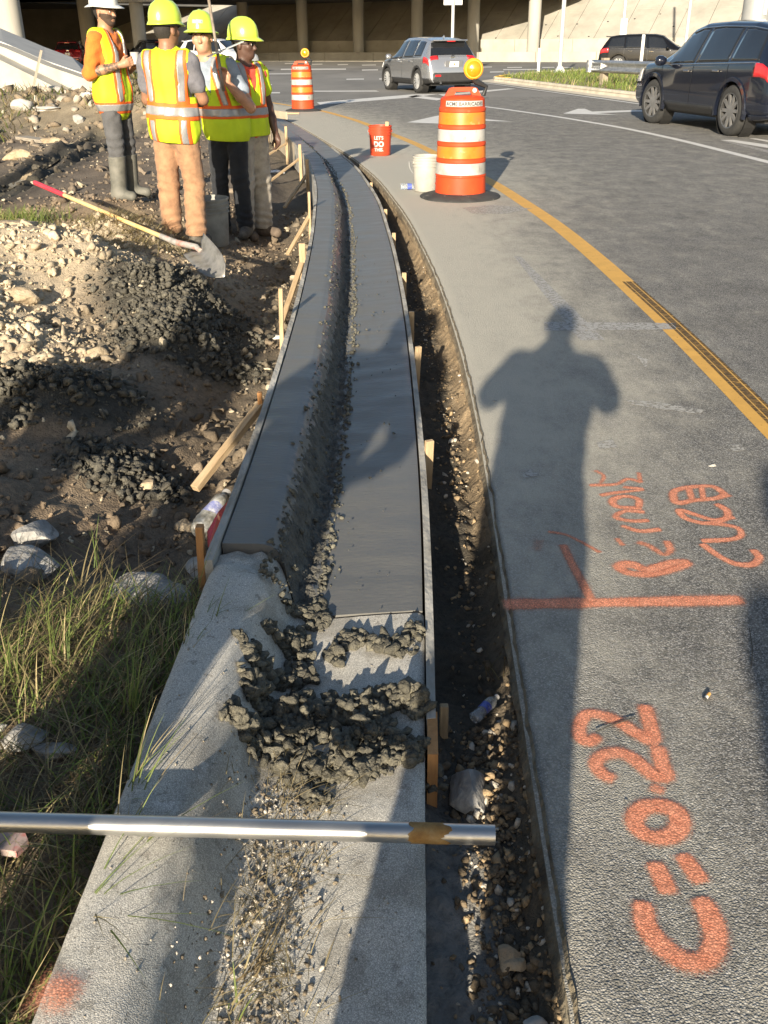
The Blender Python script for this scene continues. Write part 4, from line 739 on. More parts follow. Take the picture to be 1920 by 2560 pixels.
# weep holes
m_hole = pm('weep_hole', (.02, .02, .02), rough=1)
for (px, py) in ((1443, 60), (1520, 54), (1587, 47), (1651, 35), (1472, 91), (1684, 66), (1240, 95), (1280, 62), (1365, 62), (1395, 90)):
    p = hit(px, py, wall_pt(0, 2.5, 1.5), Vector((-.5 * TAN, -.866 * TAN, 1)).normalized()); mb = MB(); mb.lathe([(.001, .03), (.07, .03), (.07, -.1)], 10, c=p + Vector((0, 0, .0))); parented(mb.build('weep_hole', m_hole), under)
def column(px, dia, d=.9, ztop=4.5, mat=m_conc2, parent=under, name='column'):
    dr = ray(px, 140); den = dr.dot(WN); q = Vector((0, 0, CAMH)) + dr * ((wall_pt(0, d, 0) - Vector((0, 0, CAMH))).dot(WN) / den)
    mb = MB(); mb.lathe([(dia / 2, -.05), (dia / 2, ztop)], 28, c=(q.x, q.y, 0)); o = parented(mb.build(name, mat, smooth=True), parent); return q
for px in (613, 759, 897, 1042, 1181, 1331): column(px, .92)
# left pier: nearer columns with a cap
pier = empty('bridge_pier', (-16.2, 47, 0)); tag(pier, 'sunlit round concrete bridge column at the top left', 'column')
mb = MB(); mb.lathe([(.60, -.2), (.60, 6.0)], 32, c=(-16.25, 46.5, 0)); parented(mb.build('shaft', m_conc2, smooth=True), pier); mb = MB(); mb.box((-16.25, 46.5, 6.4), (2.4, 1.6, .8)); parented(mb.build('cap', m_conc2), pier)
for (px, D_, rr, lb, cap_) in ((345, 66, .42, 'slimmer half-lit column with a pale cap behind the first worker', 1), (218, 78, .55, 'dark column deep under the bridge left of the white hard hat', 0)):
    q = atY(px, 60, D_); e = empty('bridge_pier', (q[0], q[1], 0)); tag(e, lb, 'column'); zt = float(atY(px, 6, D_)[2]) if cap_ else 4.5
    mb = MB(); mb.lathe([(rr, -.2), (rr, zt)], 28, c=(q[0], q[1], 0)); parented(mb.build('shaft', m_conc2, smooth=True), e)
    if cap_: mb = MB(); mb.box((q[0] + .2, q[1], zt + .5), (2.6, 1.4, 1.0), bev=.05); parented(mb.build('cap', m_conc2), e)
# bridge decks overhead, outlined so that their shade falls where it does on wall and slope
ZD = 4.5
SLN = Vector((-.5 * TAN, -.866 * TAN, 1)).normalized(); SL0 = wall_pt(0, 2.5, 1.5)
def back(p): t = (ZD - p.z) / sdir.z; return p + sdir * t
A0 = back(wall_pt(-60, -.5, 0)); A1 = back(hit(1192, 153, wall_pt(0, 0, 0), WN)); A2 = back(hit(1196, 88, SL0, SLN)); A3 = back(hit(1330, 52, SL0, SLN)); A4 = back(hit(1445, 6, SL0, SLN)); A5 = A4 + (A4 - A3) * 6
L1 = [back(hit(x, y, SL0, SLN)) for x, y in ((300, 128), (660, 0))]; L2 = [back(hit(x, y, SL0, SLN)) for x, y in ((300, 108), (565, 0))]
def ext(a, b, t): return a + (b - a) * t
def deck(name, poly, label):
    e = empty(name, (poly[0].x, poly[0].y, ZD)); tag(e, label, 'bridge'); mb = MB(); mb.prism([(p.x, p.y) for p in poly], ZD, ZD + .9); parented(mb.build('slab', m_deck), e)
    mb = MB(); mb.tube([Vector((p.x, p.y, ZD + 1.3)) for p in poly[:2]], .25, 6); parented(mb.build('parapet', m_conc2), e); return e
lo0, lo1 = ext(L1[0], L1[1], -.35), ext(L1[0], L1[1], 2.2); hi0, hi1 = ext(L2[0], L2[1], -.35), ext(L2[0], L2[1], 3.5)
deck('bridge_deck', [Vector((A0.x, A0.y, ZD)), A1, A2, A3, A4, lo1 + Vector((30, 0, 0)), lo1, lo0], 'near bridge deck carrying the highway over the dark underpass')
deck('bridge_deck', [hi0, hi1, hi1 + Vector((10, 70, 0)), Vector((-120, 190, 0)), Vector((-120, hi0.y, 0))], 'farther bridge deck behind the sunlit gap')
deck('bridge_deck', [Vector((-75, 54, 0)), Vector((-14.5, 54, 0)), Vector((-14.5, 76, 0)), Vector((-75, 96, 0))], 'left bridge deck above the parked red car')
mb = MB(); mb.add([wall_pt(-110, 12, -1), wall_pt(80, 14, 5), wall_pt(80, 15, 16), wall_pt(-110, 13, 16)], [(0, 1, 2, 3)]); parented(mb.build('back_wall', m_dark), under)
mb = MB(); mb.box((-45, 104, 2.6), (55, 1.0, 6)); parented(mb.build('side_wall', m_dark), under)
# grassy hill beyond the slope at the top right
m_hill = pm('hill_grass', [(.10, .13, .03), (.17, .19, .05), (.22, .21, .07)], scale=2, detail=8, rough=1, pos=True, bump=.4, bscale=6)
V = [wall_pt(13, 15, 2), wall_pt(80, 12, 1.0), wall_pt(80, 30, 14), wall_pt(13, 34, 14)]; mb = MB(); mb.add(V, [(0, 1, 2, 3)]); struct(mb.build('hill', m_hill))
# ------------------------------------------------------------------ median island
MK = [(9.6, 9), (9.0, 14), (8.45, 18), (7.87, 21.08), (7.4, 24), (6.89, 27.17), (6.3, 30.3), (5.79, 33.11), (5.2, 36.6), (4.75, 39.0), (4.45, 40.4)]
FAR = [(4.5, 41.3), (5.6, 44.5), (7.8, 48.5), (11, 51), (18, 53), (34, 52), (45, 46), (45, 9)]
isl = MK + FAR; m_kerb = pm('tan_kerb', [(.40, .36, .28), (.52, .47, .38), (.6, .55, .45)], scale=3, detail=8, rough=.9, pos=True)
med = struct(empty('median_island', (8, 30, 0)))
mb = MB(); mb.add([(x, y, .10) for x, y in isl], [tuple(range(len(isl)))]); parented(mb.build('soil', pm('median_soil', [(.16, .15, .07), (.24, .20, .11), (.30, .25, .14)], scale=2, detail=8, rough=1, pos=True)), med)
def offs(pts, d): # move each point square to the run
    P = [Vector((x, y, 0)) for x, y in pts]; out = []
    for i, p in enumerate(P):
        t = (P[min(i + 1, len(P) - 1)] - P[max(i - 1, 0)]).normalized(); out.append(p + Vector((t.y, -t.x, 0)) * d)
    return out
full = MK + FAR[:7]; prof = [(-.45, .002), (-.06, .012), (0, .02), (.03, .15), (.05, .165), (.19, .165), (.2, .08)]; segs = []
for d, z in prof: segs.append([Vector((p.x, p.y, z)) for p in offs(full, d)])
V = [v for row in zip(*segs) for v in row]; mb = MB(); mb.add(V, [tuple(int(q) for q in f) for f in grid_faces(len(full), len(prof))]); parented(mb.build('kerb', m_kerb), med)
m_ylw2 = paint_mat('kerb_yellow', (.75, .45, .05), .3); mb = MB(); P = [(4.75, 39.5), (4.5, 40.6), (4.65, 41.4), (5.3, 43.4)]
for i in range(3): mb.box(((P[i][0] + P[i + 1][0]) / 2 + .12, (P[i][1] + P[i + 1][1]) / 2, .172), (.22, 1.2, .012), Euler((0, 0, math.atan2(P[i + 1][1] - P[i][1], P[i + 1][0] - P[i][0]) - 1.57)).to_matrix())
parented(mb.build('yellow_nose_paint', m_ylw2), med)
curve_line('white_edge_line', Curve([(x - .75, y) for x, y in MK]), 10, 40, -.06, .06, m_wht, z=.006)
patch('median_grass', 4.6, 17, 24, 50.5, 9000, .24, .030, .12, 'bright green grass on the median island', 51, lambda x, y, r: x > np.interp(y, [p[1] for p in MK], [p[0] for p in MK]) + .35 and (y < 41 or x > np.interp(y, [41.3, 44.5, 48.5, 51], [4.7, 5.8, 8.0, 11.2])), zf=lambda x, y: .10, bright=1.5, lean=.5)
# ------------------------------------------------------------------ guardrail, posts, signs
m_galv = pm('galvanised_steel', [(.36, .37, .38), (.46, .47, .48), (.56, .57, .58)], scale=9, rough=.45, metal=.85, rvar=.1)
m_galv2 = pm('galvanised_post', [(.52, .53, .53), (.62, .63, .63)], scale=6, rough=.5, metal=.4)
m_post = pm('weathered_timber', [(.22, .18, .13), (.33, .28, .21)], scale=6, rough=.9, stretch=(6, 6, 1))
gr = empty('guardrail', (7.6, 34, 0)); tag(gr, 'ribbed galvanised guardrail ending on the grassy median beside the dark SUV', 'guardrail')
ga, gb = Vector((7.15, 35.2, 0)), Vector((10.6, 25.0, 0)); gd_ = (gb - ga).normalized(); gn = Vector((-gd_.y, gd_.x, 0)) * -1
pr = [(-.02, .44), (.05, .47), (.075, .50), (.05, .54), (-.01, .58), (-.015, .62), (-.01, .66), (.05, .70), (.075, .73), (.05, .77), (-.02, .80)]
pr = [(a * 1.0, z + .02) for a, z in pr]; V = []
for t in np.linspace(0, 1, 14):
    for (a, z) in pr: p = ga.lerp(gb, t) + gn * a; V.append((p.x, p.y, z))
mb = MB(); mb.add(V, [tuple(int(q) for q in f) for f in grid_faces(14, len(pr))]); o = parented(mb.build('rail', m_galv, smooth=True), gr); md = o.modifiers.new('thick', 'SOLIDIFY'); md.thickness = .012
mb = MB(); p = ga + gn * .02; mb.lathe([(.13, .46), (.13, .82)], 14, c=(p.x - .02, p.y, 0)); o = parented(mb.build('end_terminal', m_galv, smooth=True), gr)
for i, t in enumerate((.06, .32, .58, .84)):
    p = ga.lerp(gb, t) - gn * .14; mb = MB(); mb.box((p.x, p.y, .42), (.2, .2, .95 if i == 0 else .75), Euler((0, 0, .3)).to_matrix()); parented(mb.build('post', m_post if i == 0 else m_galv2), gr)
p = ga.lerp(gb, .07) + gn * .085; mb = MB(); mb.add([(p.x - .0, p.y, .56), (p.x, p.y, .76), (p.x + .16, p.y - .3, .66)], [(0, 1, 2)]); parented(mb.build('reflector', m_wht), gr)
def pole(px, py, r_, top, mat, label, name='sign_post', base=None, sign=None):
    q = at(px, py); e = empty(name, (q[0], q[1], 0)); tag(e, label, 'post'); mb = MB(); mb.lathe([(r_, 0), (r_, top)], 12, capt=True); mb.build('shaft', mat, e, auto=40)
    if base: mb = MB(); mb.box((0, 0, .22), (.55, .55, .3), taper=.35); mb.build('base', mat, e)
    if sign: sign(e)
    return e
def plaque(z, w_, h_, dy, mat, name='sign_panel', bev=.04, dx=0):
    def f(e): mb = MB(); mb.box((dx, dy, z), (w_, .03, h_), bev=.012); mb.build(name, mat, e)
    return f
pole(1398, 188, .095, 6.5, m_galv2, 'plain steel pole with a flared base on the median grass', base=True)
def bx_sign(e): plaque(3.05, .30, .95, -.10, m_galv2)(e)
q = pole(1548, 176, .085, 7, m_galv2, 'grey sign post with a small box in front of the black SUV', sign=lambda e: plaque(1.9, .34, .95, -.1, m_galv2, 'control_box')(e))
def cx_sign(e): plaque(3.62, .98, 1.0, .12, m_galv2)(e); plaque(3.5, .2, .35, .095, m_conc2, 'bracket', dx=.3)(e); mb = MB(); mb.box((0, .09, 3.28), (.75, .04, .05)); mb.build('brace', m_galv2, e)
p = atY(1131, 100, 56); e = pole(*[1131, 180], .085, 6, m_galv2, 'white sign post rising behind the silver SUV with a sign back', sign=cx_sign); e.location = (p[0], p[1], 0)
for px, py, lb in ((1345, 190, 'short white delineator post at the far edge of the median'), (1598, 200, 'short white marker post behind the guardrail')):
    q = at(px, py); e = empty('delineator', (q[0], q[1], 0)); tag(e, lb, 'post'); mb = MB(); mb.box((0, 0, .55 if px < 1500 else .8), (.12, .04, 1.15 if px < 1500 else 1.6), bev=.01); mb.build('blade', m_wht, e); mb = MB(); mb.box((0, 0, .03), (.2, .2, .06)); mb.build('foot', m_wht, e)
p = atY(1720, 60, 62); e = empty('light_pole', (p[0], p[1], 0)); tag(e, 'slim pale pole rising behind the dark blue SUV', 'pole'); mb = MB(); mb.lathe([(.10, 0), (.09, 8)], 12); mb.build('shaft', m_galv2, e, smooth=True); mb = MB(); mb.box((0, 0, .1), (.4, .4, .2)); mb.build('base', m_galv2, e)
p = atY(1890, 40, 34); e = empty('signal_mast', (p[0], p[1], 0)); tag(e, 'thick grey steel mast cut by the top right corner', 'mast'); mb = MB(); mb.lathe([(.45, 0), (.42, 8)], 32); mb.build('shaft', pm('grey_mast', [(.30, .31, .31), (.36, .37, .37)], scale=3, rough=.5, metal=.3), e, smooth=True); mb = MB(); mb.box((.10, -.46, 2.55), (.10, .02, .9)); mb.build('label_strip', m_wht, e); mb = MB(); mb.lathe([(.6, 0), (.6, .08)], 32, capt=True); mb.build('base_plate', m_galv2, e)
# ------------------------------------------------------------------ wing wall at the left
wing = empty('wing_wall', (-10, 32, 0)); tag(wing, 'pale stepped concrete wing wall descending behind the rubble at the left', 'wall')
m_wing = pm('wing_concrete', [(.26, .245, .21), (.34, .325, .285), (.40, .38, .335)], scale=1.2, detail=9, rough=.9, pos=True, speck=(3, .66, (.22, .195, .155), .5))
m_wing2 = pm('wing_paving', [(.36, .36, .35), (.45, .45, .43)], scale=1.5, detail=8, rough=.9, pos=True)
wd_ = Vector((-1, .30, 0)).normalized(); wn_ = Vector((-.30, -1, 0)).normalized()
def wing_slab(name, p0, pix, thick, mat):
    F = [hit(x, y, p0, wn_) for x, y in pix]; B = [v - wn_ * thick for v in F]; n = len(F); mb = MB(); mb.add(F + B, [tuple(range(n)), tuple(range(2 * n - 1, n - 1, -1))] + [(i, (i + 1) % n, n + (i + 1) % n, n + i) for i in range(n)]); return parented(mb.build(name, mat), wing)
P0 = Vector((-7.9, 29.4, 0))
wing_slab('lower_step', P0, [(-60, 120), (0, 150), (187, 242), (215, 262), (150, 275), (20, 260), (-60, 240)], .55, m_wing)
wing_slab('upper_wall', P0 - wn_ * .56, [(-60, 95), (8, 118), (110, 162), (212, 197), (300, 232), (380, 258), (200, 270), (-60, 240)], .5, m_wing)
# sloped paving over the top, rising away
F = [hit(x, y, P0 - wn_ * 1.06, wn_) for x, y in ((-60, 93), (8, 117), (110, 161), (212, 196), (262, 214))]; B = [hit(x, y, P0 - wn_ * 5.0, wn_) for x, y in ((-60, 58), (0, 80), (110, 127), (178, 152), (225, 186))]
mb = MB(); mb.add(F + B, [(i, i + 1, 6 + i, 5 + i) for i in range(4)]); o = parented(mb.build('sloped_paving', m_wing2), wing); md = o.modifiers.new('t', 'SOLIDIFY'); md.thickness = .12
wing_slab('end_block', P0 - wn_ * 1.2, [(196, 190), (240, 200), (380, 215), (380, 262), (196, 262)], 1.5, m_wing)
# ================================================================== traffic drums, buckets, pipe, tools, litter
m_or = pm('drum_orange', [(.46, .048, .014), (.56, .07, .02)], scale=4, detail=8, rough=.5, bump=.05, bscale=12, spec=.25, speck=(16, .68, (.48, .14, .08), .4))
m_or_sh = pm('orange_sheeting', [(.52, .135, .012), (.60, .18, .02), (.46, .16, .045)], scale=7, detail=9, rough=.4, speck=(9, .62, (.62, .38, .18), .5))
m_wh_sh = pm('white_sheeting', [(.24, .235, .21), (.40, .39, .365), (.44, .43, .41)], scale=5, detail=9, rough=.45, speck=(14, .62, (.2, .19, .16), .6))
m_rub = pm('black_rubber', [(.02, .02, .02), (.045, .045, .043)], scale=9, detail=8, rough=.8, bump=.3, bscale=30, speck=(12, .66, (.22, .21, .19), .6))
m_blk = pm('black_plastic', (.018, .018, .018), rough=.5)
m_lens = pm('amber_lens', [(.60, .17, .004), (.72, .25, .008)], scale=20, rough=.25, coat=.6, emit=None)
m_lens2 = pm('amber_rim', [(.62, .26, .01), (.70, .33, .02)], scale=20, rough=.35, coat=.4)
m_lbl = pm('label_white', [(.36, .355, .34), (.42, .415, .40)], scale=14, rough=.6, speck=(40, .66, (.55, .12, .05), .8))
m_ink = pm('black_ink', (.03, .03, .03), rough=.6)
m_whp = pm('white_print', (.42, .41, .40), rough=.5)
def text_mesh(body, size, align='CENTER', weight=0.0, xs=1.0):
    cu = bpy.data.curves.new('text', 'FONT'); cu.body = body; cu.size = size; cu.align_x = align; cu.resolution_u = 3; cu.offset = weight
    o = bpy.data.objects.new('text', cu); C.objects.link(o); dg = bpy.context.evaluated_depsgraph_get(); dg.update(); me = bpy.data.meshes.new_from_object(o.evaluated_get(dg)); bpy.data.objects.remove(o); bpy.data.curves.remove(cu)
    bm = bmesh.new(); bm.from_mesh(me); bmesh.ops.triangulate(bm, faces=list(bm.faces)); bmesh.ops.subdivide_edges(bm, edges=[e for e in bm.edges if e.calc_length() > size * .25], cuts=2); bm.to_mesh(me); bm.free(); return me
def wrap(me, rad, az, z, xs=1.0):
    for v in me.vertices:
        a = az + v.co.x * xs / rad; y = v.co.y; v.co = (rad * math.cos(a), rad * math.sin(a), z + y)
    me.update(); return me
def arc_band(rad0, rad1, z0, z1, a0, a1, n=24, nz=2):
    mb = MB(); V = []
    for i in range(n + 1):
        a = a0 + (a1 - a0) * i / n
        for j in range(nz + 1): t = j / nz; r_ = rad0 + (rad1 - rad0) * t; V.append((r_ * math.cos(a), r_ * math.sin(a), z0 + (z1 - z0) * t))
    mb.add(V, [tuple(int(q) for q in f) for f in grid_faces(n + 1, nz + 1)]); return mb
def drum(loc, sc_, rz, label):
    e = empty('traffic_drum', loc, rz); e.scale = (sc_,) * 3; tag(e, label, 'traffic drum', 'orange traffic drums with warning lights')
    R0 = lambda z: .285 - .05 * z     # tapered shell
    prof = [(.27, .06)]; zs_ = [.06, .235, .24, .25, .40, .41, .425, .57, .58, .595, .745, .75, .76, .90]
    def rr(z): return .268 - .042 * z
    P = [(rr(.05), .05), (rr(.2), .215), (rr(.215) + .006, .222), (rr(.235) + .006, .235), (rr(.24), .24)]
    for (a, b_) in ((.24, .40), (.40, .56), (.56, .72), (.72, .88)):
        P += [(rr(a), a + .002), (rr(b_), b_ - .045), (rr(b_) + .007, b_ - .040), (rr(b_) + .007, b_ - .010), (rr(b_) - .002, b_ - .002)]
    P += [(rr(.9) - .004, .90), (rr(.96) - .004, .955), (.20, .975), (.11, .985), (.0, .985)]
    mb = MB(); mb.lathe(P, 48); mb.build('shell', m_or, e, auto=35)
    for (a, b_, mt, nm) in ((.225, .352, m_wh_sh, 'white_band'), (.402, .512, m_or_sh, 'orange_band'), (.562, .672, m_wh_sh, 'white_band'), (.722, .832, m_or_sh, 'orange_band')):
        if nm == 'white_band' and a < .3: a = .242
        mb = arc_band(rr(a) + .003, rr(b_) + .003, a, b_ + .001, 0, 2 * math.pi, 48); mb.build(nm, mt, e, smooth=True)
    # handle: flat trapezoid with a slot
    pts = [(-.20, .95), (-.13, 1.045), (-.10, 1.06), (.10, 1.06), (.13, 1.045), (.20, .95)]; inner = [(-.09, .985), (-.075, 1.018), (.075, 1.018), (.09, .985)]
    bm = bmesh.new(); y0, y1 = -.03, .03; mb = MB()
    for sy in (-1,):
        mb.prism([(-.20, .95), (-.14, 1.05), (-.10, 1.06), (-.075, 1.02), (-.09, .985), (-.09, .95)], y0, y1, axis='y'); mb.prism([(.20, .95), (.09, .95), (.09, .985), (.075, 1.02), (.10, 1.06), (.14, 1.05)], y0, y1, axis='y')
        mb.prism([(-.0995, 1.0595), (.0995, 1.0595), (.0745, 1.0205), (-.0745, 1.0205)], y0, y1, axis='y'); mb.prism([(-.0895, .95), (-.0895, .9848), (.0895, .9848), (.0895, .95)], y0, y1, axis='y')
    h = mb.build('handle', m_or, e)
    for sx in (-.115, .115): mb = MB(); mb.lathe([(.001, -.036), (.022, -.036), (.022, .036), (.001, .036)], 14, c=(sx, 0, 1.03), axis='y'); mb.build('bolt', m_or if sx < 0 else m_whp, h, smooth=False)
    # warning light
    L_ = empty('warning_light', (.10, 0, 1.06)); L_.parent = e
    mb = MB(); mb.tube([(.11, .0, -.08), (.14, .01, .0), (.03, .01, .05), (0, 0, .08)], [.022, .022, .03, .03], 8); mb.build('bracket', m_blk, L_)
    mb = MB(); mb.lathe([(.001, -.035), (.085, -.035), (.098, -.02), (.098, .02), (.085, .035), (.001, .035)], 28, c=(0, 0, .165), axis='y'); mb.build('rim', m_lens2, L_, auto=40)
    mb = MB(); mb.lathe([(.001, -.062), (.035, -.058), (.062, -.048), (.074, -.036)], 28, c=(0, 0, .165), axis='y'); mb.lathe([(.001, .062), (.035, .058), (.062, .048), (.074, .036)], 28, c=(0, 0, .165), axis='y'); mb.build('lens', m_lens, L_, smooth=True)
    # base
    mb = MB(); mb.lathe([(.0, .055), (.27, .055), (.30, .05), (.41, .022), (.425, .01), (.425, 0)], 44, wob=lambda a, z: .012 * math.sin(3 * a + 1) + .008 * math.sin(7 * a)); mb.build('rubber_base', m_rub, e, auto=50)
    # lettering strip
    rad = rr(.905) + .002; az = -math.pi / 2; lb = arc_band(rr(.886) + .002, rr(.936) + .001, .890, .942, az - .92, az + .92, 24).build('label_strip', m_lbl, e, smooth=True)
    me = wrap(text_mesh('ACME BARRICADES', .048, weight=.0006), rad + .003, az, .899, .98); o = link('lettering', me, m_ink, lb)
    return e
p = at(1150, 492); drum((p[0], p[1], 0), .98, .05, 'large orange and white traffic drum near the white bucket, closest to the camera')
p = at(758, 277); drum((p[0], p[1], 0), 1.0, -.1, 'small distant orange and white traffic drum near the far end of the pour')
p = at(716, 285); stick('wood_offcut', (p[0] - .2, p[1] - .1, .02), (p[0] + .3, p[1] - .12, .02), .06, .03, m_wood, 'pale wood offcut lying under the far drum base', 'wood')
# buckets
m_bred = pm('red_bucket', [(.46, .05, .02), (.55, .068, .028)], scale=6, rough=.45, spec=.25, speck=(30, .7, (.45, .2, .16), .5))
m_bwht = pm('white_bucket', [(.30, .29, .26), (.36, .35, .315), (.40, .39, .355)], scale=7, detail=9, rough=.5, speck=[(5, .64, (.46, .45, .43), .8), (22, .68, (.2, .19, .16), .6)])
m_bgry = pm('grey_bucket', [(.16, .16, .145), (.24, .24, .22), (.30, .30, .27)], scale=9, detail=9, rough=.7, speck=(16, .64, (.24, .23, .2), .6))
def bucket(name, loc, mat, label, sc_=1.0, rz=0, extra=None):
    e = empty(name, loc, rz); e.scale = (sc_,) * 3; tag(e, label, 'bucket'); r0, r1, h = .132, .148, .365
    q = lambda z: r0 + (r1 - r0) * z / h; P = [(.0, .004), (r0 - .006, .004), (r0, .012), (q(.24), .24)]
    for z in (.255, .285, .318): P += [(q(z), z), (q(z) + .009, z + .002), (q(z) + .009, z + .012), (q(z) + .001, z + .015)]
    P += [(q(.35), .348), (q(.36) + .008, .352), (q(.365) + .008, .365), (q(.365) - .002, .367), (q(.34) - .004, .34), (r0 - .004, .03), (0, .03)]
    mb = MB(); mb.lathe(P, 40); mb.build('body', mat, e, auto=40)
    for s_ in (-1, 1): mb = MB(); mb.lathe([(.001, 0), (.016, 0), (.016, .012), (.001, .014)], 12, c=(0, 0, 0), axis='x'); o = mb.build('handle_boss', mat, e); o.location = (s_ * (q(.30)), 0, .30); o.rotation_euler = (0, 0, 0 if s_ > 0 else math.pi)
    pts = [(math.cos(a) * .165, .10 + .02 * math.sin(a), .30 - .17 * math.sin(a)) for a in np.linspace(0, math.pi, 16)]; mb = MB(); mb.tube(pts, .0025, 5); mb.build('wire_handle', m_galv2, e)
    if extra: extra(e, q)
    return e
def red_print(e, q):
    for (t, sz, z, xs, wt) in (("LET'S", .060, .205, .95, .002), ('DO', .088, .12, 1.0, .005), ('THIS.', .056, .062, 1.0, .002)):
        me = wrap(text_mesh(t, sz, weight=wt), q(z + sz * .4) + .0025, -math.pi / 2 - .15, z, xs); link('lettering', me, m_whp, e)
    mb = MB(); mb.box((.09, -.02, .385), (.05, .03, .06), bev=.006); mb.build('sponge', m_wood, e)
p = at(951, 388); bucket('bucket', (p[0], p[1], 0), m_bred, 'red plastic bucket with white slogan lettering standing on the dusty road edge', 1.07, 0, red_print)
def smear_red(e, q):
    m_red = pm('red_smear', [(.45, .06, .05), (.55, .16, .13)], scale=30, rough=.7); rs = random.Random(5)
    for i in range(9):
        a = -1.0 + rs.uniform(-.16, .16); z = rs.uniform(.05, .2); b_ = arc_band(q(z) + .0015, q(z) + .0015, z, z + rs.uniform(.008, .03), a, a + rs.uniform(.04, .12), 4, 1); b_.build('red_smear', m_red, e)
p = at(1065, 477); bucket('bucket', (p[0], p[1], 0), m_bwht, 'dirty white plastic bucket half hidden behind the large drum', .98, .3, smear_red)
z_ = 0.
for _ in range(3): p = at(531, 606, z_); z_ = gz(p[0], p[1])
BX, BY = float(p[0]), float(p[1])
bucket('bucket', (BX, BY, z_ - .01), m_bgry, 'tall cement-grey bucket standing behind the tan trouser legs', 1.12, .5)
# steel pipe over the kerb
m_pipe = pm('galvanised_pipe', [(.40, .40, .39), (.52, .52, .50), (.60, .59, .57)], scale=6, detail=8, rough=.38, metal=.9, rvar=.1, stretch=(1, 1, .3))
m_rust = pm('rust', [(.20, .10, .03), (.33, .19, .06), (.42, .30, .14)], scale=28, detail=9, rough=.7, metal=.3, bump=.2, bscale=60)
pe_ = np.array(at(1236, 2100, .135)); ps_ = np.array(at(-260, 2043, .17)); zp = .1535
pe = Vector((pe_[0], pe_[1], zp - .006)); ps = Vector((ps_[0], ps_[1], zp + .012)); dvec = pe - ps; Lp = dvec.length; rp = .0185
pipe = empty('steel_pipe', ps); pipe.rotation_euler = dvec.to_track_quat('Z', 'Y').to_euler(); tag(pipe, 'long shiny galvanised steel pipe lying across the old kerb with a rusty band', 'pipe')
mb = MB(); mb.lathe([(rp, 0), (rp, Lp), (rp * .86, Lp), (rp * .86, 0)], 40); mb.build('tube', m_pipe, pipe, auto=40)
mb = MB()
def rust_edge(z0, z1, seed):
    V = []; n = 40; rs = np.random.RandomState(seed); e0 = z0 + .006 * np.convolve(rs.randn(n), np.ones(3) / 3, 'same'); e1 = z1 + .008 * np.convolve(rs.randn(n), np.ones(3) / 3, 'same'); e0[-1] = e0[0]; e1[-1] = e1[0]
    for j in range(4):
        for k in range(n): a = 2 * math.pi * k / n; V.append(((rp + .0006) * math.cos(a), (rp + .0006) * math.sin(a), e0[k] + (e1[k] - e0[k]) * j / 3))
    return V, [tuple(int(q) for q in f) for f in grid_faces(4, n, True)]
mb.add(*rust_edge(Lp - .155, Lp - .088, 3)); mb.build('rust_band', m_rust, pipe, smooth=True)
# plastic bottles
m_pet = pm('clear_plastic', [(.62, .66, .70), (.74, .78, .80)], scale=20, rough=.08, trans=.75, bump=.4, bscale=25, bdist=.01)
m_bluel = pm('blue_label', [(.06, .08, .35), (.12, .18, .55)], scale=10, rough=.4)
m_muddy = pm('muddy_plastic', [(.16, .15, .12), (.30, .29, .25), (.58, .58, .55)], scale=28, detail=8, rough=.3, trans=.25, contrast=(.35, .6))
def bottle(loc, rot, sc_, label, body, lab, crush=.0, seed=1):
    e = empty('plastic_bottle', loc); e.rotation_euler = rot; e.scale = (sc_,) * 3; tag(e, label, 'bottle'); rs = random.Random(seed); ph = [rs.uniform(0, 6) for _ in range(4)]
    P = [(.001, .0), (.026, .0), (.032, .008)] + [(.032 - (.002 if i % 2 else 0), .012 + .011 * i) for i in range(11)] + [(.032, .145), (.027, .165), (.016, .185), (.0125, .19), (.0125, .205)]
    wob = lambda a, z: crush * (math.sin(2 * a + ph[0] + z * 30) + .6 * math.sin(3 * a + ph[1] - z * 50)); mb = MB(); mb.lathe(P, 24, wob=wob); mb.build('body', body, e, auto=50)
    mb = MB(); mb.lathe([(.0325, .075), (.0325, .12)], 24, wob=wob); mb.build('label', lab, e, smooth=True)
    mb = MB(); mb.lathe([(.015, .197), (.015, .213), (.001, .213)], 16); mb.build('cap', m_whp, e, auto=40); return e
p = at(1052, 478); p = at(1008, 475); bottle((p[0] - .03, p[1], .034), (0, R(90), R(8)), 1.0, 'clear plastic bottle lying on its side beside the white bucket', m_pet, m_bluel, .02)
p = at(505, 1278, -.12); bottle((p[0] - .015, p[1] - .02, gz(p[0], p[1]) + .042), (R(-80), 0, R(-16)), 1.25, 'crushed muddy plastic bottle on the dirt beside the form', m_muddy, pm('dirty_label', [(.5, .5, .5), (.2, .22, .45), (.7, .7, .68)], scale=40, rough=.4), .10, 2)
p = at(1200, 1790, -.15); bottle((p[0] - .02, p[1] - .03, -.135), (R(-84), R(15), R(-40)), .5, 'crushed clear bottle with a blue label in the trench', m_pet, m_bluel, .08, 3)
# red plastic scrap by the form
m_redp = pm('red_plastic', [(.40, .01, .015), (.55, .02, .025)], scale=8, rough=.35, coat=.3)
Q = [at(x, y, z) for x, y, z in ((576, 1245, .10), (578, 1262, .12), (560, 1330, .10), (536, 1368, .03), (522, 1362, .0), (520, 1325, .02), (545, 1280, .06))]
mb = MB(); B = [(q[0] - .006, q[1] + .01, q[2] - .012) for q in Q]; n = len(Q); mb.add([tuple(q) for q in Q] + B, [tuple(range(n)), tuple(range(2 * n - 1, n - 1, -1))] + [(i, (i + 1) % n, n + (i + 1) % n, n + i) for i in range(n)]); tag(mb.build('plastic_scrap', m_redp), 'flat red plastic scrap leaning against the form board', 'plastic scrap')
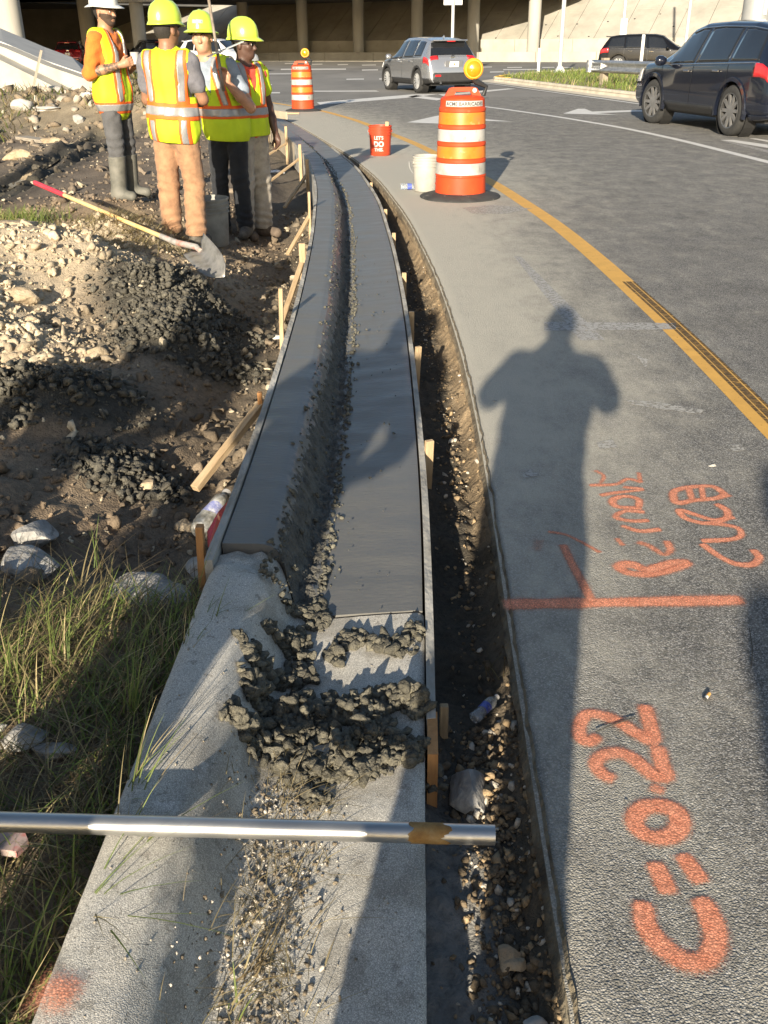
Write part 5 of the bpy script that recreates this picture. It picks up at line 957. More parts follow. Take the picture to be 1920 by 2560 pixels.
# painted wood scrap under the left end of the pipe
Q = [at(x, y, .07) for x, y in ((0, 2085), (60, 2075), (70, 2100), (40, 2130), (0, 2125))]; mb = MB(); mb.prism([(q[0], q[1]) for q in Q], .055, .072); tag(mb.build('wood_scrap', pm('scrap_wood', [(.25, .2, .17), (.4, .3, .27), (.45, .12, .1)], scale=40, rough=.8, pos=True)), 'splintered wood scrap with red paint under the left end of the pipe', 'wood')
# cigarette butt
p = at(1765, 1748); e = empty('cigarette_butt', (p[0], p[1], .0055), .9); tag(e, 'cigarette butt with an orange filter lying on the road', 'cigarette'); e.scale = (1.0,) * 3
for nm, a, b_, c_ in (('filter', .004, .019, (.72, .36, .10)), ('paper', -.006, .004, (.7, .68, .62)), ('burnt_tip', -.010, -.006, (.03, .03, .03))):
    mb = MB(); mb.lathe([(.001, a), (.0045, a), (.0045, b_), (.001, b_)], 12, axis='x'); mb.build(nm, pm('butt_' + nm, c_, rough=.8), e, auto=40)
# small stones and twigs on the road
for i, (px, py, s_, lb) in enumerate(((1781, 1165, .012, 'single dark pebble on the road above the painted letters'), (1238, 1003, .010, 'dark scrap on the road inside the shadow of the photographer'), (1565, 1998, .004, 'tiny pebble beside the painted zero'), (1410, 1440, .006, 'speck of gravel on the painted bar'))):
    q = at(px, py); rock(q[0], q[1], s_, m_rock if i else m_old, lb, z=.0, sq=(1.3, .8, .5), seed=70 + i)
m_twig = pm('twig', (.05, .045, .035), rough=.9)
for pts, lb in (([(1490, 1835), (1520, 1822), (1560, 1808), (1588, 1800)], 'thin twig lying on the road across the painted two'), ([(1872, 1575), (1880, 1625), (1878, 1670)], 'thin dark twig on the road near the right edge')):
    mb = MB(); mb.tube([(*at(x, y)[:2], .007) for x, y in pts], .0013, 5); tag(mb.build('twig', m_twig), lb, 'twig')
# shovel
m_fib = pm('yellow_fibreglass', [(.62, .40, .13), (.72, .50, .22), (.66, .46, .20)], scale=6, rough=.4, coat=.3, stretch=(1, 1, .3))
m_grip = pm('red_grip', [(.50, .03, .05), (.60, .05, .07)], scale=8, rough=.55)
m_blade = pm('shovel_steel', [(.16, .15, .13), (.27, .26, .24), (.33, .31, .28)], scale=14, detail=8, rough=.5, metal=.5)
sa = Vector(atY(86, 456, 8.55)); sb = Vector(atY(335, 562, 7.35)); sm = Vector(atY(440, 606, 6.95)); se = Vector(atY(492, 618, 6.78)); st_ = Vector(atY(562, 693, 6.28))
sh = empty('shovel', st_); tag(sh, 'long-handled shovel with a red grip lying over the dirt mound', 'shovel')
def T(o): return parented(o, sh)
g1 = sa.lerp(sb, .33)
mb = MB(); mb.tube([sa, sa.lerp(g1, .04), g1], [.016, .021, .020], 14); T(mb.build('grip', m_grip, auto=40))
mb = MB(); mb.tube([g1, sb, sm.lerp(sb, .3)], .0165, 14); T(mb.build('handle', m_fib, auto=40))
mb = MB(); mb.tube([sm.lerp(sb, .35), sm, se, se + (st_ - se) * .12], [.019, .022, .022, .016], 12); T(mb.build('socket', pm('socket_steel', [(.3, .28, .25), (.45, .43, .4), (.5, .2, .14)], scale=12, rough=.55, metal=.3), auto=40))
ax = (st_ - se).normalized(); sd = Vector((.80, -.55, .25)); sd = (sd - ax * sd.dot(ax)).normalized(); nm_ = ax.cross(sd); V = []; Lb = (st_ - se).length; NW, NL = 9, 12
for i in range(NL):
    t = i / (NL - 1); wd = .105 * (1 - .25 * (t - .2) ** 2) * (1 if t < .6 else math.sqrt(max(0.02, 1 - ((t - .6) / .41) ** 2)))
    for j in range(NW): u = (j / (NW - 1) - .5) * 2; V.append(se + ax * (Lb * t) + sd * (u * wd) + nm_ * (.035 * (u * u) * (1 - .5 * t) + .03 * math.sin(t * 3.1) - .02 * (1 - t) * (abs(u) < .3)))
mb = MB(); mb.add(V, [tuple(int(q) for q in f) for f in grid_faces(NL, NW)]); o = T(mb.build('blade', m_blade, smooth=True)); md = o.modifiers.new('t', 'SOLIDIFY'); md.thickness = .004
# litter on the far mud
m_tr = pm('litter', [(.5, .52, .55), (.7, .7, .7)], scale=30, rough=.4)
for px, py, lb in ((232, 302, 'white scrap of litter beside the rubble heap'), (690, 370, 'crumpled clear wrapper on the dirt near the far stakes')):
    q = at_g(px, py); rock(q[0], q[1], .10, m_tr, lb, sq=(1.3, .8, .5), seed=81)
# ================================================================== vehicles
def paint(name, col, metal=.55, rough=.28): return pm(name, [tuple(c * .96 for c in col), col], scale=3, rough=rough, metal=metal, coat=1.0)
m_glass = pm('tinted_glass', (.012, .013, .014), rough=.04, spec=.8, coat=.5)
m_tyre_r = pm('tyre_rubber', [(.022, .022, .022), (.035, .035, .034)], scale=20, rough=.85)
m_alloy = pm('alloy_rim', [(.50, .51, .52), (.62, .63, .64)], scale=8, rough=.4, metal=.5)
m_alloy_d = pm('alloy_dark', [(.05, .05, .05), (.08, .08, .08)], scale=8, rough=.4, metal=.5)
m_clad = pm('black_cladding', [(.02, .02, .021), (.03, .03, .03)], scale=12, rough=.55)
m_chrome = pm('chrome', (.62, .62, .62), rough=.15, metal=1.0)
m_tail = pm('tail_lamp', [(.45, .01, .015), (.60, .02, .02)], scale=14, rough=.15, coat=1.0)
m_lampw = pm('clear_lamp', [(.55, .54, .52), (.7, .69, .67)], scale=14, rough=.15, coat=1.0)
m_plate = pm('licence_plate', [(.66, .66, .60), (.74, .74, .68)], scale=9, rough=.5)
m_sig = pm('amber_signal', (.75, .16, .02), rough=.2, coat=1.0)
class Body:
    def __init__(s, st, wheels, R_): s.st = np.array(st, float); s.wheels = wheels; s.R = R_
    def ctl(s, x):
        c = [np.interp(x, s.st[:, 0], s.st[:, k]) for k in range(1, 9)]; ztop, wtop, zedge, zbelt, wbelt, wmid, zbot, wbot = c
        zedge = min(zedge, ztop - .02); zbelt = min(zbelt, zedge - .02); zmid = min(.66, zbelt - .08)
        return [(wbot, zbot), (wmid * .995, max(zbot + .02, min(.42, zmid - .05))), (wmid, zmid), (wbelt, zbelt), (wtop, zedge), (wtop * .86, ztop - (ztop - zedge) * .35), (wtop * .5, ztop - .006), (0, ztop)]
    def S(s, x, v, side=1):
        P = s.ctl(x); n = len(P); v = min(max(v, 0), n - 1.0001); i = int(v); t = v - i
        p0, p1, p2, p3 = P[max(i - 1, 0)], P[i], P[i + 1], (P[i + 2] if i + 2 < n else (-P[n - 2][0], P[n - 2][1]))
        k = .55
        def h(a, b, c, d):
            m1 = (c - a) * .5 * k; m2 = (d - b) * .5 * k; return (2 * t ** 3 - 3 * t * t + 1) * b + (t ** 3 - 2 * t * t + t) * m1 + (-2 * t ** 3 + 3 * t * t) * c + (t ** 3 - t * t) * m2
        return Vector((x, side * h(p0[0], p1[0], p2[0], p3[0]), h(p0[1], p1[1], p2[1], p3[1])))
    def N(s, x, v, side):
        a = s.S(x + .01, v, side) - s.S(x - .01, v, side); b_ = s.S(x, v + .02, side) - s.S(x, v - .02, side); n = a.cross(b_); n.normalize(); return n if side > 0 else -n
    def patch(s, name, x0, x1, v0, v1, mat, parent, side=1, off=.004, nu=14, nv=8):
        """x0/x1: number or (at v0, at v1)"""
        f = lambda q, t: q[0] + (q[1] - q[0]) * t if isinstance(q, tuple) else q; V = []
        for i in range(nu + 1):
            for j in range(nv + 1):
                t = j / nv; x = f(x0, t) + (f(x1, t) - f(x0, t)) * i / nu; v = v0 + (v1 - v0) * t; p = s.S(x, v, side); n = s.N(x, v, side)
                if n.dot(Vector((0, side, .6))) < 0: n = -n
                V.append(p + n * off)
        mb = MB(); mb.add(V, [tuple(int(q) for q in q_) for q_ in grid_faces(nu + 1, nv + 1)]); o = mb.build(name, mat, parent, smooth=True); md = o.modifiers.new('t', 'SOLIDIFY'); md.thickness = .006; md.offset = -1; return o
    def rear_patch(s, name, x0, x1, v0, mat, parent, off=.004, nu=10, nv=16, v1=None):
        V = []
        for i in range(nu + 1):
            x = x0 + (x1 - x0) * i / nu
            for j in range(nv + 1):
                u = -1 + 2 * j / nv; side = 1 if u >= 0 else -1; v = 7 - (7 - v0) * abs(u); p = s.S(x, v, side); n = s.N(x, min(v, 6.9), side)
                if n.z < 0: n = -n
                V.append(p + n * off)
        mb = MB(); mb.add(V, [tuple(int(q) for q in q_) for q_ in grid_faces(nu + 1, nv + 1)]); o = mb.build(name, mat, parent, smooth=True); return o
    def shell(s, mat, parent):
        xs = np.unique(np.concatenate([np.linspace(s.st[0, 0], s.st[-1, 0], 110), s.st[:, 0]])); vs_ = np.concatenate([np.linspace(0, 3, 22), np.linspace(3.12, 4, 8), np.linspace(4.2, 7, 12)]); m = len(vs_); V = []
        for x in xs:
            L_ = [s.S(x, v, 1) for v in vs_]; V += L_ + [Vector((p.x, -p.y, p.z)) for p in reversed(L_[:-1])]
        k = 2 * m - 1; F = []
        for f in grid_faces(len(xs), k):
            c = sum((V[q] for q in f), Vector()) / 4
            if any((c.x - wx) ** 2 + (c.z - s.R) ** 2 < (s.R + .055) ** 2 and c.z < s.R * 2 + .1 and abs(c.y) > .5 for wx in s.wheels): continue
            F.append(tuple(int(q) for q in f))
        F.append(tuple(range(k - 1, -1, -1))); F.append(tuple(range((len(xs) - 1) * k, len(xs) * k))); mb = MB(); mb.add(V, F); return mb.build('body', mat, parent, auto=32)
def wheel(parent, x, y, R_, side, spokes, rim_mat, twin=True, steer=0):
    e = empty('wheel', (x, y, R_)); e.parent = parent; e.rotation_euler = (0, 0, steer); w2 = .115
    mb = MB(); mb.lathe([(R_ * .70, -w2), (R_ * .80, -w2 - .008), (R_ * .93, -w2 + .004), (R_, -w2 + .035), (R_, w2 - .035), (R_ * .93, w2 - .004), (R_ * .80, w2 + .008), (R_ * .70, w2)], 40, axis='y'); mb.build('tyre', m_tyre_r, e, smooth=True)
    r0 = R_ * .70; yo = side * (w2 - .012); mb = MB(); mb.lathe([(r0, -side * w2 * .6), (r0, side * w2), (r0 * .95, side * (w2 + .002)), (r0 * .93, side * w2 * .6), (r0 * .9, side * w2 * .1), (.0, side * w2 * .1)], 40, axis='y'); rim = mb.build('rim', m_alloy_d, e, auto=35)
    mb = MB(); mb.lathe([(r0 * .93, side * (w2 - .004)), (r0 * .99, side * (w2 + .003)), (r0 * 1.0, side * (w2 - .01))], 40, axis='y'); mb.lathe([(.001, yo + side * .004), (.055, yo), (.06, yo - side * .03)], 16, axis='y')
    for k in range(spokes):
        for dt in ((-.10, .10) if twin else (0,)):
            a = 2 * math.pi * k / spokes + dt; ca, sa = math.cos(a), math.sin(a); a2 = a + dt * .9; ce, se_ = math.cos(a2), math.sin(a2); wd = .012 if twin else .024; V = []
            for rr_, cc, ss, yy, w_ in ((.045, ca, sa, yo, wd * 1.25), (r0 * .955, ce, se_, yo + side * .002, wd)):
                for q in (-1, 1): V.append((rr_ * cc - q * w_ * ss, yy, rr_ * ss + q * w_ * cc)); V.append((rr_ * cc - q * w_ * ss, yy - side * .03, rr_ * ss + q * w_ * cc))
            mb.add(V, [(0, 2, 6, 4), (0, 4, 5, 1), (2, 3, 7, 6), (4, 6, 7, 5)])
    mb.build('spokes', rim_mat, rim); return e
def suv(name, label, cat, loc, heading, st, wb, R_, mats, style, steer=0, sc_=1.0):
    """heading: direction of travel in the ground plane (radians); loc: ground point midway between the axles"""
    e = empty(name, loc, heading); e.scale = (sc_,) * 3; tag(e, label, cat); B = Body(st, wb, R_); xr, xf = st[0][0], st[-1][0]; mp_ = mats; B.shell(mp_['paint'], e)
    mx = max(q[6] for q in st)
    mb = MB(); mb.box(((xr + xf) / 2, 0, .30), (xf - xr - .5, 2 * mx - .42, .14)); mb.build('underbody', m_clad, e)
    for wx in wb:
        for s_ in (1, -1):
            wm = float(np.interp(wx, B.st[:, 0], B.st[:, 6])); wheel(e, wx, s_ * (wm - .125), R_, s_, style['spokes'], mp_['rim'], style.get('twin', True), steer if wx > 0 else 0)
            mb = MB(); mb.lathe([(.001, s_ * (wm - .27)), (R_ + .10, s_ * (wm - .27)), (R_ + .10, s_ * (wm - .06))], 30, c=(wx, 0, R_ + .01), axis='y'); mb.build('wheel_well', m_blk, e)
            mb = MB(); n = 22; V = []
            for k in range(n + 1):
                a = math.radians(-14 + 208 * k / n)
                for (rr_, yy) in ((R_ + .045, wm - .05), (R_ + .045, wm + .014), (R_ + .105, wm + .012), (R_ + .115, wm - .03)): V.append((wx + rr_ * math.cos(a), s_ * yy, R_ + .01 + rr_ * math.sin(a)))
            mb.add(V, [tuple(int(q) for q in f) for f in grid_faces(n + 1, 4)]); mb.build('arch_trim', mp_['arch'], e, smooth=False)
    for s_ in (1, -1):
        for (a, b_, c_, d_, v0, v1) in style['windows']: B.patch('side_window', (a, c_), (b_, d_), v0, v1, m_glass, e, s_, .005)
        x0, x1 = style['trim']; B.patch('window_trim', x0, x1, 2.99, 3.05, m_chrome if style.get('chrome') else m_clad, e, s_, .008, 24, 1)
        if style.get('uptrim'): a, b_ = style['uptrim']; B.patch('window_trim', a, b_, 3.93, 3.985, m_chrome, e, s_, .009, 24, 1)
        B.patch('sill_cladding', wb[0] + R_ + .06, wb[1] - R_ - .06, .0, 1.05, m_clad, e, s_, .010, 10, 3)
        B.patch('rear_cladding', xr + .03, wb[0] - R_ - .10, .0, 1.2 if style.get('clad') else .6, m_clad if style.get('clad') else mp_['paint'], e, s_, .010, 8, 3)
        B.patch('tail_lamp', *style['tail_side'], m_tail, e, s_, .012, 8, 5)
        for xh in style['handles']: p = B.S(xh, 2.72, s_); mb = MB(); mb.box((p.x, p.y + s_ * .022, p.z), (.20, .03, .032), bev=.008); mb.build('door_handle', m_chrome if style.get('chrome') else mp_['paint'], e)
        for xd in style['doors']:
            V = []
            for v in np.linspace(.6, 2.95, 14):
                for dx in (-.006, .006): p = B.S(xd + dx, v, s_); V.append(p + Vector((0, s_ * .0035, 0)))
            mb = MB(); mb.add(V, [tuple(int(q) for q in f) for f in grid_faces(14, 2)]); mb.build('door_gap', m_blk, e)
        p = B.S(style['mirror'], 3.0, s_); mr = empty('mirror', (p.x, p.y, p.z)); mr.parent = e; mb = MB(); mb.lathe([(.001, -.10), (.06, -.09), (.085, -.03), (.085, .05), (.06, .09), (.001, .10)], 14, axis='y', c=(0, s_ * .16, .07)); o = mb.build('housing', mp_['paint'], mr, smooth=True); mb = MB(); mb.box((0, s_ * .05, .03), (.05, .12, .04)); mb.build('arm', m_clad, mr)
        B.patch('head_lamp', style['head'][0], style['head'][1], 2.25, 2.9, m_lampw, e, s_, .008, 6, 4)
    B.rear_patch('rear_window', style['rg'][0], style['rg'][1], style['rg'][2], m_glass, e, .006); B.rear_patch('windscreen', style['ws'][0], style['ws'][1], 4.35, m_glass, e, .006)
    for s_ in (1, -1):
        B.patch('tail_lamp', style['tl'][0], style['tl'][1], style['tl'][2], style['tl'][3], m_tail, e, s_, .010, 5, 5)
    zb = style['bump']; hw = style['bw']
    mb = MB(); mb.box((xr + .03, 0, (zb[0] + zb[1]) / 2), (.14, 2 * hw, zb[1] - zb[0]), bev=.045); mb.build('rear_bumper', m_clad, e, auto=40)
    for s_ in (1, -1): mb = MB(); mb.box((xr - .035, s_ * (hw - .16), zb[1] - .09), (.03, .20, .06), bev=.008); mb.build('reflector', m_tail, e)
    zp_ = style['plate']; xp = xr; 
    for xx in np.linspace(xr, xr + .5, 200):
        if np.interp(xx, B.st[:, 0], B.st[:, 1]) >= zp_: xp = xx; break
    mb = MB(); mb.box((xp - .03, 0, zp_), (.03, .62, .22), Euler((0, R(-14), 0)).to_matrix(), bev=.01); mb.build('plate_recess', mp_['paint'], e); pl = MB().box((xp - .05, 0, zp_), (.012, .32, .16), Euler((0, R(-10), 0)).to_matrix()).build('licence_plate', m_plate, e); mb = MB(); mb.box((xp - .058, .0, zp_), (.004, .05, .05), Euler((.7, R(-10), 0)).to_matrix()); mb.build('plate_emblem', m_sig, pl)
    zE = zp_ + .20; xe = next((xx for xx in np.linspace(xr, xr + .6, 200) if np.interp(xx, B.st[:, 0], B.st[:, 1]) >= zE), xr); mb = MB(); mb.lathe([(.05, -.006), (.075, -.012), (.08, 0)], 20, axis='x', c=(xe - .012, 0, zE)); mb.box((xe - .02, 0, zE), (.012, .10, .018)); mb.build('badge', m_chrome, e)
    mb = MB(); mb.tube([(xr + .02, hw - .25, .33), (xr - .05, hw - .25, .32)], .035, 12); mb.build('exhaust_tip', m_chrome, e)
    if style.get('fin'): mb = MB(); p = B.S(-1.35, 7, 1); mb.add([(p.x - .1, -.02, p.z - .01), (p.x - .1, .02, p.z - .01), (p.x + .12, 0, p.z), (p.x - .09, 0, p.z + .08)], [(0, 1, 2), (0, 2, 3), (1, 3, 2), (0, 3, 1)]); mb.build('antenna_fin', mp_['paint'], e)
    sx = style['spoil']; mb = MB(); p = B.S(sx, 7, 1); hw2 = float(np.interp(sx, B.st[:, 0], B.st[:, 2])); mb.box((sx - .10, 0, p.z - .012), (.26, 2 * hw2 * .96, .035), Euler((0, R(6), 0)).to_matrix(), bev=.012); mb.build('spoiler', mp_['paint'], e, auto=40); mb = MB(); mb.box((sx - .235, 0, p.z - .03), (.012, .30, .022)); mb.build('brake_lamp', m_tail, e)
    return e
#        x     ztop  wtop  zedge zbelt wbelt wmid  zbot  wbot
CX = [(-2.27, .66, .66, .60, .56, .70, .74, .36, .66), (-2.245, .76, .74, .71, .66, .78, .80, .33, .72), (-2.20, .92, .80, .88, .82, .83, .85, .32, .76), (-2.14, 1.07, .80, 1.03, .96, .85, .875, .31, .78), (-2.10, 1.10, .79, 1.06, 1.01, .86, .885, .30, .79), (-1.95, 1.31, .72, 1.27, 1.07, .87, .905, .28, .81), (-1.80, 1.51, .65, 1.46, 1.08, .88, .915, .27, .83), (-1.74, 1.575, .62, 1.52, 1.075, .885, .92, .26, .83), (-1.3, 1.64, .62, 1.575, 1.06, .89, .92, .25, .83), (-.5, 1.67, .62, 1.60, 1.03, .89, .92, .25, .83), (.2, 1.655, .61, 1.58, 1.01, .89, .92, .25, .83), (.55, 1.59, .61, 1.50, 1.0, .89, .92, .25, .83), (1.0, 1.28, .66, 1.20, .99, .885, .92, .25, .83), (1.25, 1.10, .70, 1.05, .985, .88, .92, .25, .83), (1.7, 1.02, .70, .98, .93, .86, .915, .26, .82), (2.05, .92, .68, .88, .84, .80, .87, .28, .76), (2.2, .80, .60, .76, .72, .70, .76, .30, .66), (2.27, .66, .5, .62, .58, .58, .6, .34, .54)]
cx_style = dict(spokes=8, windows=[(-1.60, -.98, -1.52, -1.05, 3.10, 3.86), (-.92, -.05, -.98, -.12, 3.08, 3.90), (.02, 1.02, -.05, .58, 3.06, 3.90)], trim=(-1.6, 1.1), tail_side=(-2.16, -1.78, 2.55, 3.0), tl=(-2.165, -2.085, 4.0, 5.6), handles=(-.75, .18), doors=(-1.0, -.02, 1.08), mirror=.88, head=(1.85, 2.12), rg=(-2.08, -1.80, 4.25), ws=(.60, 1.18), bump=(.33, .62), bw=.74, plate=.86, spoil=-1.76, clad=True, fin=True)
cx_m = dict(paint=paint('silver_paint', (.40, .41, .43), .7, .26), rim=m_alloy, arch=m_clad)
rl, fl = Vector((1.23, 32.1, 0)), Vector((.27, 34.6, 0)); hd = (fl - rl).normalized(); rt = Vector((hd.y, -hd.x, 0)); mid = (rl + fl) / 2 + rt * .80
suv('silver_suv', 'silver compact SUV driving away past the traffic drum', 'car', (mid.x, mid.y, 0), math.atan2(hd.y, hd.x), CX, (-1.32, 1.38), .355, cx_m, cx_style, .06, .94)
HL = [(-2.44, .70, .70, .64, .60, .76, .80, .36, .70), (-2.41, .86, .80, .80, .74, .84, .87, .33, .76), (-2.36, 1.04, .84, .99, .92, .88, .91, .31, .80), (-2.29, 1.14, .83, 1.09, 1.03, .90, .93, .30, .82), (-2.15, 1.36, .76, 1.31, 1.09, .91, .945, .28, .84), (-2.0, 1.56, .70, 1.50, 1.10, .92, .955, .27, .86), (-1.92, 1.64, .68, 1.56, 1.10, .925, .96, .26, .86), (-1.4, 1.71, .68, 1.62, 1.085, .93, .965, .26, .86), (-.5, 1.73, .68, 1.64, 1.06, .93, .965, .26, .86), (.2, 1.715, .67, 1.62, 1.04, .93, .965, .26, .86), (.6, 1.64, .66, 1.54, 1.03, .93, .965, .26, .86), (1.05, 1.34, .70, 1.26, 1.02, .925, .965, .26, .86), (1.35, 1.16, .74, 1.12, 1.015, .92, .96, .26, .86), (1.85, 1.10, .74, 1.06, .99, .90, .955, .27, .84), (2.2, 1.0, .72, .96, .90, .84, .90, .29, .78), (2.38, .86, .64, .82, .78, .74, .80, .31, .68), (2.45, .70, .54, .66, .62, .62, .64, .35, .56)]
hl_style = dict(spokes=10, twin=False, chrome=True, windows=[(-2.02, -1.20, -1.86, -1.22, 3.10, 3.88), (-1.12, -.08, -1.14, -.16, 3.08, 3.90), (.0, 1.08, -.08, .60, 3.06, 3.90)], trim=(-2.05, 1.15), uptrim=(-1.9, .55), tail_side=(-2.34, -1.95, 2.55, 3.0), tl=(-2.37, -2.25, 4.0, 5.4), handles=(-.85, .15), doors=(-1.18, -.04, 1.12), mirror=.92, head=(2.0, 2.3), rg=(-2.26, -1.98, 4.25), ws=(.66, 1.28), bump=(.33, .60), bw=.78, plate=.92, spoil=-1.94, clad=False)
hl_m = dict(paint=paint('dark_blue_paint', (.012, .016, .030), .35, .2), rim=pm('dull_alloy', [(.22, .22, .22), (.3, .3, .3)], scale=8, rough=.35, metal=.6), arch=paint('dark_blue_paint', (.012, .016, .030)))
rl, fl = Vector((5.82, 16.75, 0)), Vector((5.26, 19.5, 0)); hd = (fl - rl).normalized(); rt = Vector((hd.y, -hd.x, 0)); mid = (rl + fl) / 2 + rt * .84
hv = suv('blue_suv', 'large dark blue SUV cut by the right edge of the photo', 'car', (mid.x, mid.y, 0), math.atan2(hd.y, hd.x), HL, (-1.42, 1.38), .385, hl_m, hl_style, .12, 1.0)
m_bk = pm('black_paint', (.006, .006, .007), rough=.22, spec=.35, coat=.25); mk_m = dict(paint=m_bk, rim=m_alloy, arch=m_bk)
mk_style = dict(hl_style); mk_style.update(spokes=6, twin=True, uptrim=None); mk_style.pop('uptrim')
hd = Vector((.93, -.37, 0)).normalized(); q = atY(1545, 150, 50.5); rw = Vector((q[0], q[1], 0)); rt = Vector((hd.y, -hd.x, 0)); mid = rw + hd * 1.4 - rt * .84
suv('black_suv', 'black SUV passing behind the guardrail and sign post', 'car', (mid.x, mid.y, 0), math.atan2(hd.y, hd.x), HL, (-1.42, 1.38), .385, mk_m, mk_style, 0, .97)
rd_m = dict(paint=paint('dark_red_paint', (.28, .012, .02), .3, .3), rim=m_alloy, arch=m_clad)
q = atY(157, 140, 69); suv('red_car', 'dark red car in the shade under the bridge at the left', 'car', (q[0], q[1] + 2.3, 0), R(98), CX, (-1.32, 1.38), .355, rd_m, cx_style, 0, 1.0)
wt_m = dict(paint=paint('white_paint_car', (.55, .56, .57), .0, .3), rim=m_alloy, arch=m_clad)
q = atY(545, 140, 58); suv('white_car', 'white car waiting under the bridge behind the workers heads', 'car', (q[0], q[1], 0), R(-28), CX, (-1.32, 1.38), .355, wt_m, cx_style, 0, 1.0)
q = atY(372, 140, 66); suv('dark_car', 'black car in the shade behind the shoulders of the second worker', 'car', (q[0], q[1], 0), R(120), CX, (-1.32, 1.38), .355, mk_m, cx_style, 0, 1.0)
# ================================================================== people
_CO = np.array([(0, 0, 0), (1, 0, 0), (0, 1, 0), (1, 1, 0), (0, 0, 1), (1, 0, 1), (0, 1, 1), (1, 1, 1)])
_ED = [(0, 1), (2, 3), (4, 5), (6, 7), (0, 2), (1, 3), (4, 6), (5, 7), (0, 4), (1, 5), (2, 6), (3, 7)]
def snets(f, lo, cell):
    s = f < 0; sh = tuple(n - 1 for n in f.shape); c = np.zeros(sh, np.int8)
    for (a, b_, d) in _CO: c += s[a:a + sh[0], b_:b_ + sh[1], d:d + sh[2]]
    act = (c > 0) & (c < 8); ijk = np.argwhere(act); idx = np.full(sh, -1, np.int32); idx[act] = np.arange(len(ijk)); pos = np.zeros((len(ijk), 3)); cnt = np.zeros(len(ijk))
    for (a, b_) in _ED:
        A, B = ijk + _CO[a], ijk + _CO[b_]; fa, fb = f[A[:, 0], A[:, 1], A[:, 2]], f[B[:, 0], B[:, 1], B[:, 2]]; m = (fa < 0) != (fb < 0); t = fa[m] / (fa[m] - fb[m]); pos[m] += _CO[a] + (_CO[b_] - _CO[a]) * t[:, None]; cnt[m] += 1
    v = (ijk + pos / cnt[:, None]) * cell + lo; F = []
    for ax in range(3):
        o1, o2 = [(1, 2), (2, 0), (0, 1)][ax]; d = np.zeros(3, int); d[ax] = 1; sl0 = [slice(0, n - 1) for n in s.shape]; sl1 = [slice(0, n - 1) for n in s.shape]; sl1[ax] = slice(1, None); E_ = s[tuple(sl0)] != s[tuple(sl1)]; e = np.argwhere(E_); e = e[(e[:, o1] > 0) & (e[:, o2] > 0)]
        u1 = np.zeros(3, int); u1[o1] = 1; u2 = np.zeros(3, int); u2[o2] = 1; g = lambda q: idx[q[:, 0], q[:, 1], q[:, 2]]; q = np.stack([g(e - u1 - u2), g(e - u2), g(e), g(e - u1)], -1); fl = ~s[e[:, 0], e[:, 1], e[:, 2]]; q[fl] = q[fl][:, ::-1]; F.append(q)
    F = np.vstack(F); return v, F[(F >= 0).all(1)]
